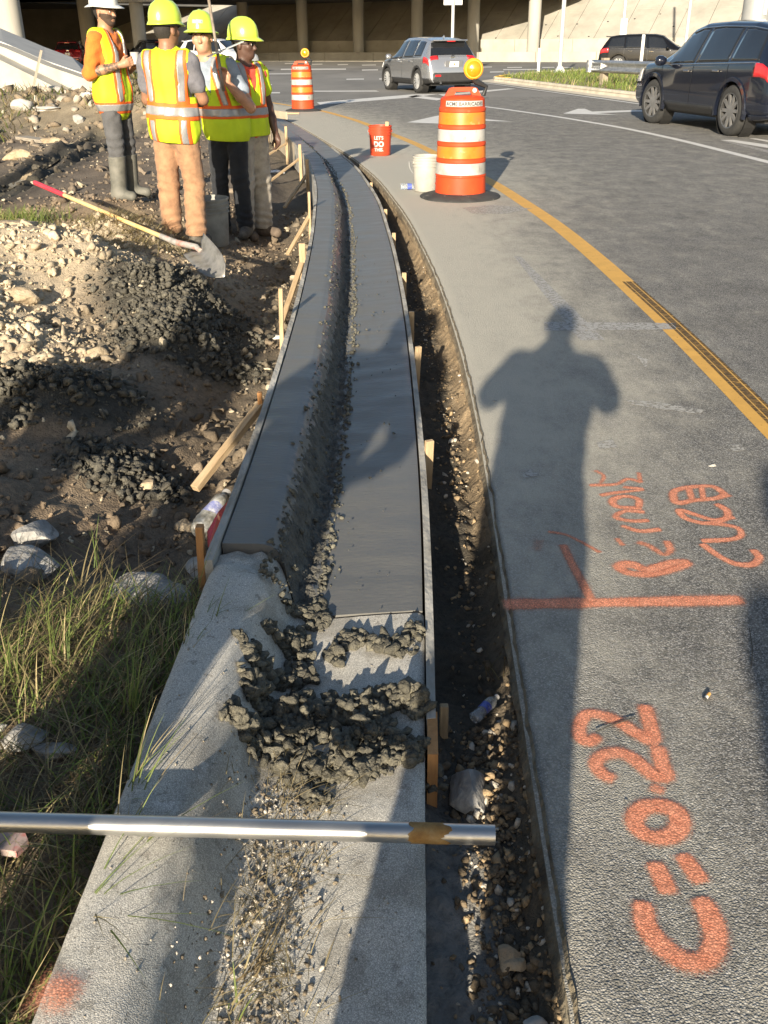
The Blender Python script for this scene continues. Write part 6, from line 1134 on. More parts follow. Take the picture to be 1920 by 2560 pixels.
class Field:
    def __init__(s, lo, hi, cell):
        s.lo = np.array(lo, float); s.cell = cell; s.n = np.ceil((np.array(hi) - s.lo) / cell).astype(int) + 1; s.ax = [s.lo[i] + np.arange(s.n[i]) * cell for i in range(3)]; s.f = np.full(s.n, 1.0, np.float32)
    def sub(s, lo, hi):
        i0 = np.clip(np.floor((np.array(lo) - s.lo) / s.cell).astype(int), 0, s.n); i1 = np.clip(np.ceil((np.array(hi) - s.lo) / s.cell).astype(int) + 1, 0, s.n); sl = tuple(slice(a, b_) for a, b_ in zip(i0, i1)); return sl, s.ax[0][sl[0]][:, None, None], s.ax[1][sl[1]][None, :, None], s.ax[2][sl[2]][None, None, :]
    def put(s, sl, d, k, sub=False):
        a = s.f[sl]
        if a.size == 0: return
        d = d.astype(np.float32)
        if sub: s.f[sl] = np.maximum(a, -d); return
        if k > 0: h = np.clip(k - np.abs(a - d), 0, None) / k; s.f[sl] = np.minimum(a, d) - h * h * k * .25
        else: s.f[sl] = np.minimum(a, d)
    def cap(s, a, b_, ra, rb, k=.03, sub=False):
        a, b_ = np.array(a, float), np.array(b_, float); m = max(ra, rb) + k + .03; sl, X, Y, Z = s.sub(np.minimum(a, b_) - m, np.maximum(a, b_) + m); d = b_ - a; L2 = max(1e-9, d @ d)
        t = np.clip(((X - a[0]) * d[0] + (Y - a[1]) * d[1] + (Z - a[2]) * d[2]) / L2, 0, 1); s.put(sl, np.sqrt((X - a[0] - t * d[0]) ** 2 + (Y - a[1] - t * d[1]) ** 2 + (Z - a[2] - t * d[2]) ** 2) - (ra + (rb - ra) * t), k, sub)
    def ell(s, c, r_, k=.04, M=None, sub=False):
        c = np.array(c, float); r_ = np.array(r_, float); m = r_.max() + k + .03; sl, X, Y, Z = s.sub(c - m, c + m); x, y, z = X - c[0], Y - c[1], Z - c[2]
        if M is not None: x, y, z = M[0][0] * x + M[1][0] * y + M[2][0] * z, M[0][1] * x + M[1][1] * y + M[2][1] * z, M[0][2] * x + M[1][2] * y + M[2][2] * z
        q = np.sqrt((x / r_[0]) ** 2 + (y / r_[1]) ** 2 + (z / r_[2]) ** 2); s.put(sl, (q - 1) * r_.min() * (.5 + .5 * np.minimum(q, 1.0)) if False else (q - 1) * (r_.min() * .6 + r_.mean() * .4), k, sub)
    def XYZ(s): return s.ax[0][:, None, None], s.ax[1][None, :, None], s.ax[2][None, None, :]
    def fold(s, amp, fz, fx, ph=0.0):
        X, Y, Z = s.XYZ(); w_ = np.sin(Z * fz + 2.2 * np.sin(X * fx + ph) + 2.0 * np.sin(Y * fx * .8 + ph * 2)) + .6 * np.sin(Z * fz * .37 + X * fx * 1.3 + 4 * np.sin(Y * 9 + ph)); s.f += (amp * w_).astype(np.float32)
    def crease(s, zc, wd, amp, fz, fx, ph=0.0):
        X, Y, Z = s.XYZ(); m = np.exp(-((Z - zc) / wd) ** 2); t = np.sin(Z * fz + X * fx + 1.6 * np.sin(Y * 14 + ph) + ph); t = np.sign(t) * np.abs(t) ** .7; s.f += (amp * m * t).astype(np.float32)
    def clip(s, d): s.f = np.maximum(s.f, d.astype(np.float32))
    def mesh(s, name, mat, parent, dec=None):
        v, F = snets(s.f, s.lo, s.cell)
        if len(F) == 0: return None
        return link(name, mesh_np(name, v, F, True), mat, parent)
def drop_bits(o):
    bm = bmesh.new(); bm.from_mesh(o.data); bm.verts.ensure_lookup_table(); seen = set(); comps = []
    for v in bm.verts:
        if v.index in seen: continue
        st = [v]; seen.add(v.index); c = []
        while st:
            q = st.pop(); c.append(q)
            for e_ in q.link_edges:
                w_ = e_.other_vert(q)
                if w_.index not in seen: seen.add(w_.index); st.append(w_)
        comps.append(c)
    if len(comps) > 1:
        big = sorted(comps, key=len, reverse=True); keep = [c for c in big if len(c) > .25 * len(big[0])]
        bmesh.ops.delete(bm, geom=[v for c in big if c not in keep for v in c], context='VERTS')
        if len(keep) > 1:      # left and right straps become a piece each
            pass
    if len(comps) > 1:
        bm.verts.index_update(); bm.verts.ensure_lookup_table(); keepset = [set(v.index for v in c if v.is_valid) for c in keep]
        src = o.data
        for i, ks in enumerate(keepset):
            b2 = bm.copy(); b2.verts.ensure_lookup_table(); bmesh.ops.delete(b2, geom=[v for v in b2.verts if v.index not in ks], context='VERTS')
            if i == 0: b2.to_mesh(src); src.update()
            else:
                me = bpy.data.meshes.new(src.name); b2.to_mesh(me); q = link(o.name.split('.')[0], me, None, o.parent)
                for m_ in src.materials: me.materials.append(m_)
            b2.free()
    bm.free()
def skin(name, col): return pm(name, [tuple(c * .85 for c in col), col, tuple(min(1, c * 1.12) for c in col)], scale=22, rough=.5, spec=.4)
m_lime = pm('hi_vis_lime', [(.46, .62, .012), (.54, .70, .016)], scale=9, rough=.75, bump=.25, bscale=25, bdist=.01)
m_hvor = pm('hi_vis_orange', [(.66, .10, .012), (.74, .14, .015)], scale=9, rough=.7)
m_refl = pm('reflective_tape', [(.27, .27, .27), (.34, .34, .34)], scale=25, rough=.35, metal=.25)
m_hatl = pm('hard_hat_lime', [(.48, .66, .05), (.54, .70, .07)], scale=5, rough=.28, coat=.5)
m_hatw = pm('hard_hat_white', [(.50, .50, .49), (.56, .56, .55)], scale=5, rough=.3, coat=.4)
m_hair = pm('dark_hair', [(.012, .010, .009), (.03, .025, .02)], scale=90, rough=.8)
m_eyew = pm('eye_white', (.6, .58, .55), rough=.3); m_black = pm('black_gloss', (.01, .01, .01), rough=.15)
def rotm(yaw, pitch, roll): return np.array(Euler((pitch, roll, yaw), 'XYZ').to_matrix())
def torso_prims(F, inf=0.0, k=.07, boxy=0.0, lean=(0, 0)):
    lx, ly = lean
    def c(x, y, z): t = (z - .95); return (x + lx * t, y + ly * t, z)
    F.ell(c(0, -.005, .95), (.165 + inf, .118 + inf, .13 + inf), k); F.ell(c(0, 0, 1.12), (.150 + inf + boxy, .105 + inf + boxy * .6, .17), k); F.ell(c(0, .0, 1.30), (.172 + inf, .115 + inf, .16 + inf), k)
    F.cap(c(-.145, -.01, 1.425), c(.145, -.01, 1.425), .060 + inf * .7, .060 + inf * .7, k)
    F.cap(c(0, -.012, 1.40), c(0, -.005, 1.50), .075 + inf * .5, .055 + inf * .3, .05)
def hand(F, wr, d, n, curl=1.0, up=None):
    """wrist point, forearm direction, palm normal (fingers curl toward it)"""
    wr, d, n = np.array(wr, float), np.array(d, float), np.array(n, float); d /= np.linalg.norm(d); n -= d * (n @ d); n /= np.linalg.norm(n); s_ = np.cross(d, n)
    F.ell(wr + d * .045, (.030, .030, .030), .02); F.cap(wr + d * .02 + s_ * .012, wr + d * .075 + s_ * .022, .018, .014, .02); F.cap(wr + d * .02 - s_ * .012, wr + d * .075 - s_ * .022, .018, .014, .02); F.cap(wr + d * .02, wr + d * .078, .018, .015, .02)
    for i, (o_, ln2) in enumerate(((.030, .070), (.010, .080), (-.010, .074), (-.029, .058))):
        a = wr + d * .078 + s_ * o_; p, ang = a, 0.0
        for j, fr in enumerate((.45, .33, .22)):
            ang += curl * (.55, .75, .55)[j]; q = p + (d * math.cos(ang) + n * math.sin(ang) + s_ * o_ * 1.5 * (1 - j * .3)) * ln2 * fr * 1.15; F.cap(p, q, .0095 - j * .0006, .009 - j * .0006, .004); p = q
    t0 = wr + d * .028 + s_ * .028; t1 = t0 + d * .030 + s_ * .024 + n * .012; t2 = t1 + d * .026 + n * .018 * curl; F.cap(t0, t1, .0125, .0105, .008); F.cap(t1, t2, .0105, .009, .004)
def person(label, px, py, facing, H=1.0, pose=None, hat=None, skin_mat=None, garments=None, head=(0, 0, 0), lean=(0, 0), cell=.0075, loc=None, out=False, hair=True, z_off=0.0):
    if loc is None:
        z = 0.0
        for _ in range(3): p = at(px, py, z); z = gz(p[0], p[1])
        loc = (p[0], p[1], z + z_off)
    fx, fy = facing; e = empty('person', loc, math.atan2(fy, fx) - math.pi / 2); e.scale = (H, H, H); tag(e, label, 'person'); P = pose; cs = cell; lx, ly = lean
    sh_ = lambda q: (q[0] + lx * (q[2] - .95), q[1] + ly * (q[2] - .95), q[2])
    # ---- body: one continuous surface
    F = Field((-.55, -.35, -.02), (.55, .60, 1.80), cs); torso_prims(F, 0, lean=lean)
    for s_, S_ in ((1, 'R'), (-1, 'L')):
        shd = sh_((s_ * .185, -.01, 1.415)); el, wr_ = P['el' + S_], P['wr' + S_]; hp = (s_ * .09, 0, .93); kn, an = P['kn' + S_], P['an' + S_]
        F.cap(shd, el, .054, .042, .05); F.cap(el, np.array(el) * .55 + np.array(wr_) * .45, .043, .042, .02); F.cap(np.array(el) * .55 + np.array(wr_) * .45, wr_, .042, .028, .02); hd_ = P.get('hd' + S_, tuple(np.array(wr_) - np.array(el))); hand(F, wr_, hd_, P.get('hn' + S_, (-s_, .2, -.2)), P.get('hc' + S_, .7))
        F.cap(hp, kn, .085, .055, .06); F.cap(kn, np.array(kn) * .6 + np.array(an) * .4 + np.array([0, -.012, 0]), .054, .055, .03); F.cap(np.array(kn) * .6 + np.array(an) * .4 + np.array([0, -.012, 0]), an, .055, .038, .03); F.cap((an[0], an[1] - .03, .05), (an[0] + s_ * .03, an[1] + .14, .035), .04, .035, .04)
    nb = np.array(sh_((0, -.008, 1.49))); M = rotm(*head); hc = nb + M @ np.array([0, .02, .15]) ; HL_ = lambda q: hc + M @ np.array(q)
    F.cap(sh_((0, -.012, 1.44)), HL_((0, -.015, -.07)), .058, .054, .03)
    def head_prims(G, inf=0.0, feat=True):
        G.ell(HL_((0, -.012, .02)), (.076 + inf, .098 + inf, .098 + inf), .03, M); G.ell(HL_((0, .022, -.055)), (.058 + inf, .070 + inf, .066 + inf), .04, M); G.ell(HL_((0, .058, -.090)), (.030 + inf, .026 + inf, .022 + inf), .03, M)
        if feat:
            G.cap(HL_((0, .082, .008)), HL_((0, .108, -.030)), .010, .014, .012); G.ell(HL_((0, .103, -.036)), (.018, .012, .010), .008, M); G.cap(HL_((-.035, .084, .020)), HL_((.035, .084, .020)), .010, .010, .014); G.cap(HL_((-.016, .084, -.062)), HL_((.016, .084, -.062)), .009, .009, .008); G.cap(HL_((-.014, .083, -.074)), HL_((.014, .083, -.074)), .008, .008, .006)
            for s_ in (1, -1): G.ell(HL_((s_ * .031, .092, .002)), (.016, .012, .010), .0, M, sub=True); G.ell(HL_((s_ * .079, -.008, -.010)), (.010, .020, .032), .008, M); G.ell(HL_((s_ * .045, .062, -.02)), (.02, .02, .02), .03, M)
    head_prims(F); F.mesh('body', skin_mat, e)
    # ---- face details
    if not out:
        for s_ in (1, -1):
            for (nm, off_, r_, mt) in (('eye', .0805, .0105, m_eyew), ('pupil', .0885, .0055, m_black)):
                mb = MB(); mb.lathe([(.001, -r_), (r_ * .7, -r_ * .7), (r_, 0), (r_ * .7, r_ * .7), (.001, r_)], 10); o = mb.build(nm, mt, e, smooth=True); o.location = HL_((s_ * .031, off_, .001))
            mb = MB(); mb.tube([HL_((s_ * .014, .096, .018)), HL_((s_ * .032, .095, .024)), HL_((s_ * .050, .082, .018))], [.003, .0045, .003], 6); mb.build('eyebrow', m_hair, e)
        if hair:
            G = Field(hc - .16, hc + .16, .006); head_prims(G, .007, False); X, Y, Z = G.XYZ(); x, y, z = X - hc[0], Y - hc[1], Z - hc[2]; q = [M[0][i] * x + M[1][i] * y + M[2][i] * z for i in range(3)]
            G.clip(np.maximum(np.minimum(q[1] + .035, .055 - q[2] + q[1] * .2), -.065 - q[2])); G.clip(np.maximum(q[1] - .06, -.07 - q[2])); G.mesh('hair', m_hair, e)
        if garments.get('beard'):
            G = Field(hc - .16, hc + .16, .005); head_prims(G, .0035, True); X, Y, Z = G.XYZ(); x, y, z = X - hc[0], Y - hc[1], Z - hc[2]; q = [M[0][i] * x + M[1][i] * y + M[2][i] * z for i in range(3)]
            G.clip(np.maximum(np.maximum(q[2] + .030 - np.abs(q[0]) * .25, -.005 - q[1] + .0 * q[0]), -(np.sqrt((q[0] / .028) ** 2 + ((q[2] + .067) / .012) ** 2) - 1) * .012 - (q[1] < .05) * 0)); G.mesh('beard', m_beard, e)
    # ---- garments
    def legs(G, r1, r2, r3, z_lo, z_hi, k=.03, pelvis=True):
        for s_, S_ in ((1, 'R'), (-1, 'L')):
            kn, an = np.array(P['kn' + S_]), np.array(P['an' + S_]); G.cap((s_ * .085, 0, .90), kn, r1, r2, k); G.cap(kn, an * .95 + kn * .05, r2, r3, .02)
        if pelvis: G.ell((0, -.01, .93), (.172, .130, .14), .05); G.ell((0, .0, 1.02), (.160, .118, .10), .05)
    g = garments
    if g.get('pants'):
        G = Field((-.42, -.32, .0), (.42, .36, 1.08), cs * 1.15); r1, r2, r3 = g.get('legr', (.100, .078, .072)); legs(G, r1, r2, r3, 0, 1); G.fold(.002, 19, 27, 1.0); G.crease(.50, .11, .0045, 85, 26, .3); G.crease(.17, .10, .006, 95, -22, 1.1); G.crease(.80, .12, .003, 55, 60, 2.0); G.crease(.34, .10, .0025, 60, 40, .7); X, Y, Z = G.XYZ(); G.clip(np.maximum(g.get('hem', .07) - Z, Z - 1.03) + 0 * X + 0 * Y); G.mesh('trousers', g['pants'], e)
    for s_, S_ in ((1, 'R'), (-1, 'L')):
        an = P['an' + S_]; G = Field((an[0] - .14, an[1] - .16, -.03), (an[0] + .14, an[1] + .26, .5), cs); bz = g.get('boot_z', .13); kn = np.array(P['kn' + S_]); a2 = np.array((an[0], an[1], .06))
        G.cap((an[0], an[1] - .035, .050), (an[0] + s_ * .03, an[1] + .155, .040), .052, .046, .03); G.cap(a2, a2 + (kn - a2) * .95, g.get('boot_r', .055), g.get('boot_r', .055) * 1.15, .04); X, Y, Z = G.XYZ(); G.clip(np.maximum(-.005 - Z, Z - bz) + 0 * X + 0 * Y); G.mesh('boot', g.get('boot', m_bootb), e)
        if g.get('strap') == S_:
            for zz in (.40, .47):
                G = Field((an[0] - .2, an[1] - .2, .3), (an[0] + .2, an[1] + .2, .56), cs); legs(G, .105, .083, .077, 0, 1, pelvis=False); X, Y, Z = G.XYZ(); G.clip(np.abs(Z - zz - .03 * (X - an[0])) - .015 + 0 * Y); G.clip(np.abs(X - an[0] + 0 * Y + 0 * Z) - .13); G.mesh('knee_strap', m_blk, e)
    if g.get('shirt'):
        G = Field((-.5, -.3, .78), (.5, .5, 1.56), cs * 1.1); torso_prims(G, .016, lean=lean); X, Y, Z = G.XYZ(); sl_ = g.get('sleeve', .55)
        for s_, S_ in ((1, 'R'), (-1, 'L')):
            shd = np.array(sh_((s_ * .185, -.01, 1.415))); el, wr_ = np.array(P['el' + S_]), np.array(P['wr' + S_])
            if sl_ <= 1: q = shd + (el - shd) * sl_; G.cap(shd, q, .068, .064, .04)
            else: G.cap(shd, el, .068, .060, .04); G.cap(el, el + (wr_ - el) * (sl_ - 1), .060, .054, .02)
        G.fold(.003, 60, 22, .5); G.clip(np.maximum(g.get('shirt_hem', .86) - Z, Z - 1.50) + 0 * X + 0 * Y); G.cap(sh_((0, .03, 1.50)), sh_((0, .02, 1.6)), .062, .08, 0, sub=True); G.mesh('shirt', g['shirt'], e)
    if g.get('vest'):
        hem = g['hem_v']; vcell = cs * 1.1
        def vest(inf):
            G = Field((-.34, -.30, hem - .03), (.34, .32, 1.56), vcell); torso_prims(G, .030 + inf, .08, .012, lean=lean); G.ell((0, 0, .92), (.190 + inf, .150 + inf, .24), .08); X, Y, Z = G.XYZ(); G.fold(.0028, 30, 14, 1.7); G.fold(.004, 9, 26, .4)
            xx = X - lx * (Z - .95); yy = Y - ly * (Z - .95); zl = hem + g.get('hem_tilt', 0) * X
            G.clip(np.maximum(zl - Z, Z - 1.535) + 0 * X + 0 * Y); G.clip(np.where(Z > 1.16, np.abs(xx) - .195 + .03 * sstep(1.40, 1.25, Z), np.abs(xx) - .3) + 0 * Y)
            wedge = np.where(yy > -.02, np.abs(xx) - np.clip((Z - g.get('v_z', 1.12)) * .30, 0, .09), .1); G.f = np.maximum(G.f, -(wedge + 0 * Z).astype(np.float32)) if not g.get('closed') else G.f
            G.cap(sh_((0, -.01, 1.44)), sh_((0, -.01, 1.6)), .066, .080, 0, sub=True); return G, xx, yy, Z
        G, *_ = vest(0); vo = G.mesh('vest', m_lime, e)
        for (nm, mt, inf, reg) in g['stripes']:
            G, xx, yy, Z = vest(inf); G.clip(reg(xx, yy, Z) + 0 * xx + 0 * yy + 0 * Z); o = G.mesh(nm, mt, vo)
            if o is not None: drop_bits(o)
    if g.get('extra_sleeve'):
        mt, S_ = g['extra_sleeve']
        for s_, q in ((1, 'R'), (-1, 'L')): G = Field((-.5, -.3, 1.0), (.5, .5, 1.56), cs * 1.1); shd = np.array(sh_((s_ * .185, -.01, 1.415))); el = np.array(P['el' + q]); G.cap(shd, shd + (el - shd) * .5, .076, .072, .02); G.fold(.003, 50, 20, .9); G.mesh('vest_sleeve', mt, e)
    # ---- hard hat
    if hat:
        mt, tilt, brim = hat['mat'], hat.get('tilt', 0), hat.get('brim', .03); h_ = empty('hard_hat', HL_((0, -.01, .055))); h_.parent = e; h_.rotation_euler = (Matrix(M.tolist()) @ Euler((tilt, hat.get('roll', 0), 0)).to_matrix()).to_euler(); n = 40; prof = [(1.0, 0.0), (1.0, .025), (.975, .055), (.90, .090), (.76, .120), (.54, .142), (.28, .153), (.001, .156)]; V = []
        for (r_, z) in prof:
            for k in range(n):
                a = 2 * math.pi * k / n; x, y = .113 * r_ * math.cos(a), .140 * r_ * math.sin(a); rd = .008 * math.exp(-(x / .012) ** 2) * (z > .04) + .005 * (math.exp(-((abs(x) - .045) / .009) ** 2)) * (z > .06); V.append((x, y, z + rd))
        mb = MB(); mb.add(V, [tuple(int(q) for q in f) for f in grid_faces(len(prof), n, True)]); sh2 = mb.build('shell', mt, h_, smooth=True); V = []
        for (kk, z) in ((-.002, .004), (.35, .0), (1.0, -.010), (1.0, -.016), (.3, -.006), (-.03, -.004)):
            for k in range(n):
                a = 2 * math.pi * k / n; fr = brim * (1 + hat.get('front', 1.2) * max(0, math.sin(a)) ** 3); V.append(((.113 + kk * fr * .8) * math.cos(a), (.140 + kk * fr) * math.sin(a), z - .012 * kk * (abs(math.sin(a)))))
        mb = MB(); mb.add(V, [tuple(int(q) for q in f) for f in grid_faces(6, n, True)]); mb.build('brim', mt, h_, smooth=True)
        if hat.get('sticker'): mb = MB(); V = [(.1145 * math.cos(a) * (1 - .05 * j), .142 * math.sin(a) * (1 - .05 * j), .045 + .028 * j) for a in np.linspace(1.2, 2.0, 7) for j in (0, 1)]; mb.add(V, [tuple(int(q) for q in f) for f in grid_faces(7, 2)]); o = mb.build('sticker', pm('grey_sticker', [(.12, .18, .17), (.25, .3, .3), (.5, .55, .5)], scale=60, rough=.5), h_); 
        mb = MB(); mb.lathe([(.108, -.03), (.108, .0)], 28, wob=lambda a, z: .12 * abs(math.sin(a))); mb.build('headband', m_blk, h_, smooth=True)
    return e
m_beard = pm('short_beard', [(.035, .022, .015), (.075, .045, .03)], scale=120, rough=.85)
m_bootb = pm('work_boot', [(.035, .03, .025), (.09, .08, .065), (.16, .145, .12)], scale=14, rough=.85)
m_boott = pm('tan_boot', [(.08, .06, .045), (.15, .115, .085)], scale=14, rough=.9)
m_rubber = pm('muddy_rubber_boot', [(.08, .08, .068), (.13, .127, .108), (.165, .158, .135)], scale=9, rough=.7)
def cloth(name, c, s=14): return pm(name, [tuple(v * .7 for v in c), c, tuple(min(1, v * 1.2) for v in c)], scale=s, detail=7, rough=.95, bump=.4, bscale=34, bdist=.012, sheen=.1)
def hb(z0, z1, t=0.0): return lambda x, y, z: np.abs(z - t * x - (z0 + z1) / 2) - (z1 - z0) / 2
def vs2(xc, hw, z0, z1, sl=0.0, only=0): return lambda x, y, z: np.maximum(np.maximum(np.abs(np.abs(x + (10 * (x * only < 0) if only else 0)) - xc - sl * (z - z0)) - hw, z0 - z), z - z1)
def tape(z0, z1, zlo, xc, ztop=1.5, sl=-.02, below=True, ow=.022, t=0.0):
    L_ = [('orange_trim', m_hvor, .004, hb(z0 - ow, z1 + ow, t)), ('reflective_stripe', m_refl, .007, hb(z0, z1, t)), ('orange_trim', m_hvor, .0045, vs2(xc, .045, z1, ztop, sl)), ('reflective_stripe', m_refl, .0075, vs2(xc, .024, z1 + ow, ztop, sl))]
    if below: L_ += [('orange_trim', m_hvor, .0045, vs2(xc, .045, zlo, z0, sl)), ('reflective_stripe', m_refl, .0075, vs2(xc, .024, zlo, z0 - ow, sl))]
    return L_
LEG = dict(knR=(.10, .02, .50), anR=(.11, 0, .09), knL=(-.10, .02, .50), anL=(-.11, 0, .09))
sk1 = skin('skin_tan', (.36, .19, .115)); sk2 = skin('skin_brown', (.24, .125, .075)); sk3 = skin('skin_olive', (.44, .24, .15)); sk4 = skin('skin_dark', (.085, .045, .032))
# tattoo on the forearm of the first worker: darker mottling low on the arm
p1 = dict(LEG); p1.update(elR=(.25, -.07, 1.13), wrR=(.12, .19, 1.20), hnR=(-1, .1, .3), hdR=(-.25, .9, .25), hcR=.75, elL=(-.25, -.02, 1.13), wrL=(-.09, .22, 1.19), hnL=(1, .1, .3), hdL=(.3, .9, .2), hcL=.7)
w1 = person('man in a white hard hat and orange shirt holding a cup, leftmost of the workers', 318, 510, (.93, -.30), 1.0, p1, dict(mat=m_hatw, tilt=.02, brim=.045, front=.5), sk1, dict(pants=cloth('grey_denim', (.075, .076, .08)), boot=m_rubber, boot_z=.40, boot_r=.075, hem=.32, shirt=cloth('orange_shirt', (.62, .15, .02)), sleeve=1.12, shirt_hem=.90, vest=True, hem_v=.72, v_z=1.10, beard=True, stripes=tape(.80, .865, .80, .105, below=False, sl=-.05)), head=(-.12, -.05, 0), z_off=.04)
G = Field((-.1, -.2, 1.0), (.4, .3, 1.32), .006); _e, _w = np.array(p1['elR']), np.array(p1['wrR']); G.cap(_e * .92 + _w * .08, _e * .5 + _w * .5, .0445, .0435, .01); G.cap(_e * .5 + _w * .5, _e * .12 + _w * .88, .0435, .0325, .01); G.mesh('tattoo', pm('tattooed_skin', [(.05, .04, .035), (.13, .085, .06), (.30, .165, .10)], scale=55, detail=6, rough=.5, contrast=(.38, .6)), w1)
p2 = dict(LEG); p2.update(knR=(.11, .03, .50), anR=(.12, -.06, .09), knL=(-.11, .02, .50), anL=(-.13, .05, .09), elR=(.235, .07, 1.14), wrR=(.10, .28, 1.10), elL=(-.235, .07, 1.14), wrL=(-.10, .28, 1.10))
w2 = person('man seen from behind in tan trousers and a yellow vest', 466, 612, (.16, 1), .98, p2, dict(mat=m_hatl, tilt=-.02, brim=.014, front=1.6), sk2, dict(pants=cloth('tan_work_trousers', (.30, .168, .092)), hem=.10, legr=(.105, .088, .085), boot=m_bootb, strap='L', shirt=cloth('grey_tee', (.13, .13, .15)), sleeve=.62, shirt_hem=.83, vest=True, hem_v=.83, hem_tilt=-.10, closed=True, stripes=tape(1.03, 1.10, .80, .125, sl=.035, ow=.03, t=-.06)), head=(-.45, -.02, 0))
p3 = dict(LEG); p3.update(elL=(-.27, .10, 1.10), wrL=(-.14, .27, 1.30), hdL=(.15, .15, 1), hnL=(.3, 1, 0), hcL=.8, elR=(.27, .02, 1.12), wrR=(.24, .16, .90), knR=(.10, .02, .5), knL=(-.10, .03, .5))
w3 = person('man in a lime hard hat facing the camera and gripping a pole', 588, 590, (-.22, -1), 1.05, p3, dict(mat=m_hatl, tilt=.05, roll=-.12, brim=.040, front=.6, sticker=True), sk3, dict(pants=cloth('black_trousers', (.014, .016, .02)), hem=.08, boot=m_bootb, shirt=cloth('blue_grey_tee', (.22, .26, .31)), sleeve=.6, shirt_hem=.9, vest=True, hem_v=.83, v_z=1.20, hem_tilt=.04, stripes=tape(1.03, 1.095, .8, .10, below=False)), head=(.16, .03, .10), lean=(.25, .05))
p4 = dict(LEG); p4.update(elR=(.27, -.10, 1.19), wrR=(.22, -.03, 1.44), hdR=(-.05, .1, 1), hnR=(.8, .6, 0), hcR=.9, elL=(-.27, -.02, 1.13), wrL=(-.24, .10, .90))
w4 = person('man in sunglasses and a lime hard hat looking to the right', 636, 560, (.72, -.69), 1.05, p4, dict(mat=m_hatl, tilt=.0, brim=.016, front=2.2), sk4, dict(pants=cloth('khaki_trousers', (.36, .325, .27)), hem=.07, legr=(.112, .092, .085), boot=m_boott, shirt=cloth('red_tee', (.62, .07, .04)), sleeve=.45, shirt_hem=.84, vest=True, hem_v=.90, v_z=1.24, extra_sleeve=(m_lime, 'R'), stripes=tape(1.07, 1.135, .8, .10, below=False)), head=(.42, -.03, 0))
# sunglasses
g_ = empty('sunglasses', (0, 0, 0)); g_.parent = w4; Mh = rotm(.42, -.03, 0); hc4 = np.array((0, -.008, 1.49)) + Mh @ np.array([0, .02, .15])
for s_ in (1, -1):
    mb = MB(); V = []
    for i in range(9):
        a = -.9 + 1.8 * i / 8
        for z in (-.016, .018): V.append(hc4 + Mh @ np.array((s_ * .036 + .033 * math.sin(a) * 1.0, .104 - .022 * abs(s_ * .036 + .033 * math.sin(a)) / .04, z * (1 - .25 * abs(a)))))
    mb.add(V, [tuple(int(q) for q in f) for f in grid_faces(9, 2)]); o = mb.build('lens', m_black, g_, smooth=True); o.modifiers.new('t', 'SOLIDIFY').thickness = .004
    mb = MB(); mb.tube([hc4 + Mh @ np.array((s_ * .070, .075, .008)), hc4 + Mh @ np.array((s_ * .083, .0, .004))], .003, 6); mb.build('temple', m_black, g_)
# things in hands
wm1 = Matrix.Translation(w1.location) @ Euler((0, 0, w1.rotation_euler.z)).to_matrix().to_4x4(); p = wm1 @ Vector((.035, .30, 1.205)); c_ = empty('paper_cup', p); tag(c_, 'small white cup held by the man in the white hard hat', 'cup'); mb = MB(); mb.lathe([(.0, 0), (.032, 0), (.042, .095), (.044, .1), (.040, .1), (.030, .006)], 24); mb.build('cup', m_whp, c_, auto=40); mb = MB(); mb.lathe([(.0, .092), (.040, .092)], 20); mb.build('drink', pm('coffee', (.05, .03, .02), rough=.1), c_)
wm3 = Matrix.Translation(w3.location) @ Euler((0, 0, w3.rotation_euler.z)).to_matrix().to_4x4() @ Matrix.Scale(1.05, 4); ph_ = wm3 @ Vector((-.115, .345, 1.39)); top_ = ph_ + Vector((-.16, .30, 1.2)); d_ = (ph_ - top_).normalized(); bot = ph_ + d_ * .16
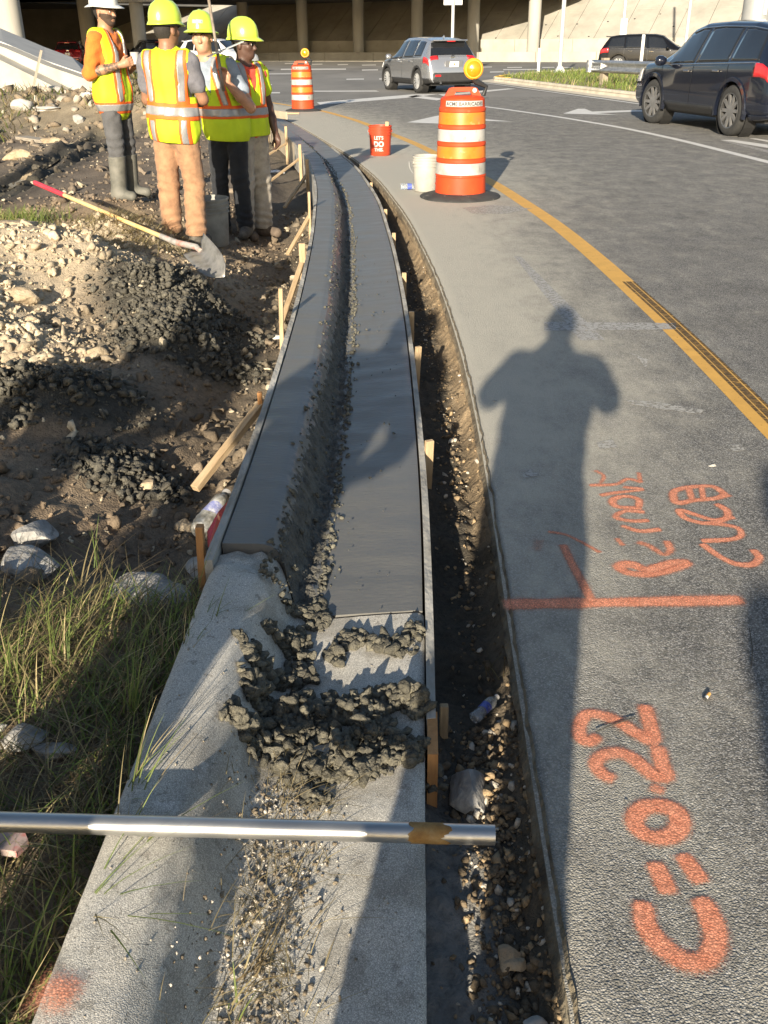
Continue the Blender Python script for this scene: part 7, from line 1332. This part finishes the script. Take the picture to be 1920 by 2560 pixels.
tr_ = empty('trowel', ph_); tag(tr_, 'long-handled steel finishing trowel held upright between two workers', 'tool'); mb = MB(); mb.tube([top_, ph_, bot], .013, 12); parented(mb.build('handle', pm('worn_handle', [(.16, .13, .10), (.30, .25, .2)], scale=20, rough=.6, metal=.2), smooth=True), tr_)
b0, b1 = Vector(atY(518, 142, ph_.y - .04)), Vector(atY(607, 104, ph_.y + .06)); ax = (b1 - b0); mb = MB(); mb.box((b0 + b1) / 2, (ax.length, .10, .008), ax.to_track_quat('X', 'Z').to_matrix(), bev=.002); parented(mb.build('blade', m_alloy), tr_)
# ------------------------------------------------------------------ people out of view whose shadows lie in the picture
dk = cloth('navy_clothes', (.03, .035, .05)); tn = cloth('brown_clothes', (.15, .11, .07))
pp = dict(LEG); pp.update(elR=(.25, .17, 1.25), wrR=(.08, .30, 1.40), elL=(-.25, .17, 1.25), wrL=(-.08, .30, 1.40), hcR=1.0, hcL=1.0)
pd = dict(LEG); pd.update(elR=(.27, -.02, 1.13), wrR=(.26, .10, .9), elL=(-.27, -.02, 1.13), wrL=(-.26, .10, .9))
pn = dict(LEG); pn.update(elR=(.21, .08, 1.14), wrR=(.05, .26, 1.15), elL=(-.21, .08, 1.14), wrL=(-.05, .26, 1.15))
pk = dict(LEG); pk.update(elR=(.30, -.04, 1.15), wrR=(.16, .10, 1.02), elL=(-.33, -.04, 1.15), wrL=(-.16, .10, 1.02))
def bystander(label, x, y, pose, H=1.0, f=(.2, 1), hat=None, z=-.06): return person(label, 0, 0, f, H, pose, hat, sk2, dict(pants=dk, shirt=tn, sleeve=.9, shirt_hem=.86), cell=.016, loc=(x, y, z), out=True)
bystander('photographer behind the camera whose long shadow falls along the road', -.215, -.40, pp, 1.05)
bystander('bystander behind the camera whose shadow crosses the wet concrete', -1.06, -.25, pk, 1.02)
bystander('bystander left of the camera whose shadow covers the dark concrete heap', -2.12, .12, pk, .98)
bystander('bystander far left behind the camera shading the left bank', -2.95, -1.3, pd, .98)
bystander('bystander behind the verge whose shadow lies over the grass', -2.2, -2.9, pk, 1.0)
bystander('bystander behind the camera shading the right edge of the road', .16, -2.75, pn, 1.0, z=0)
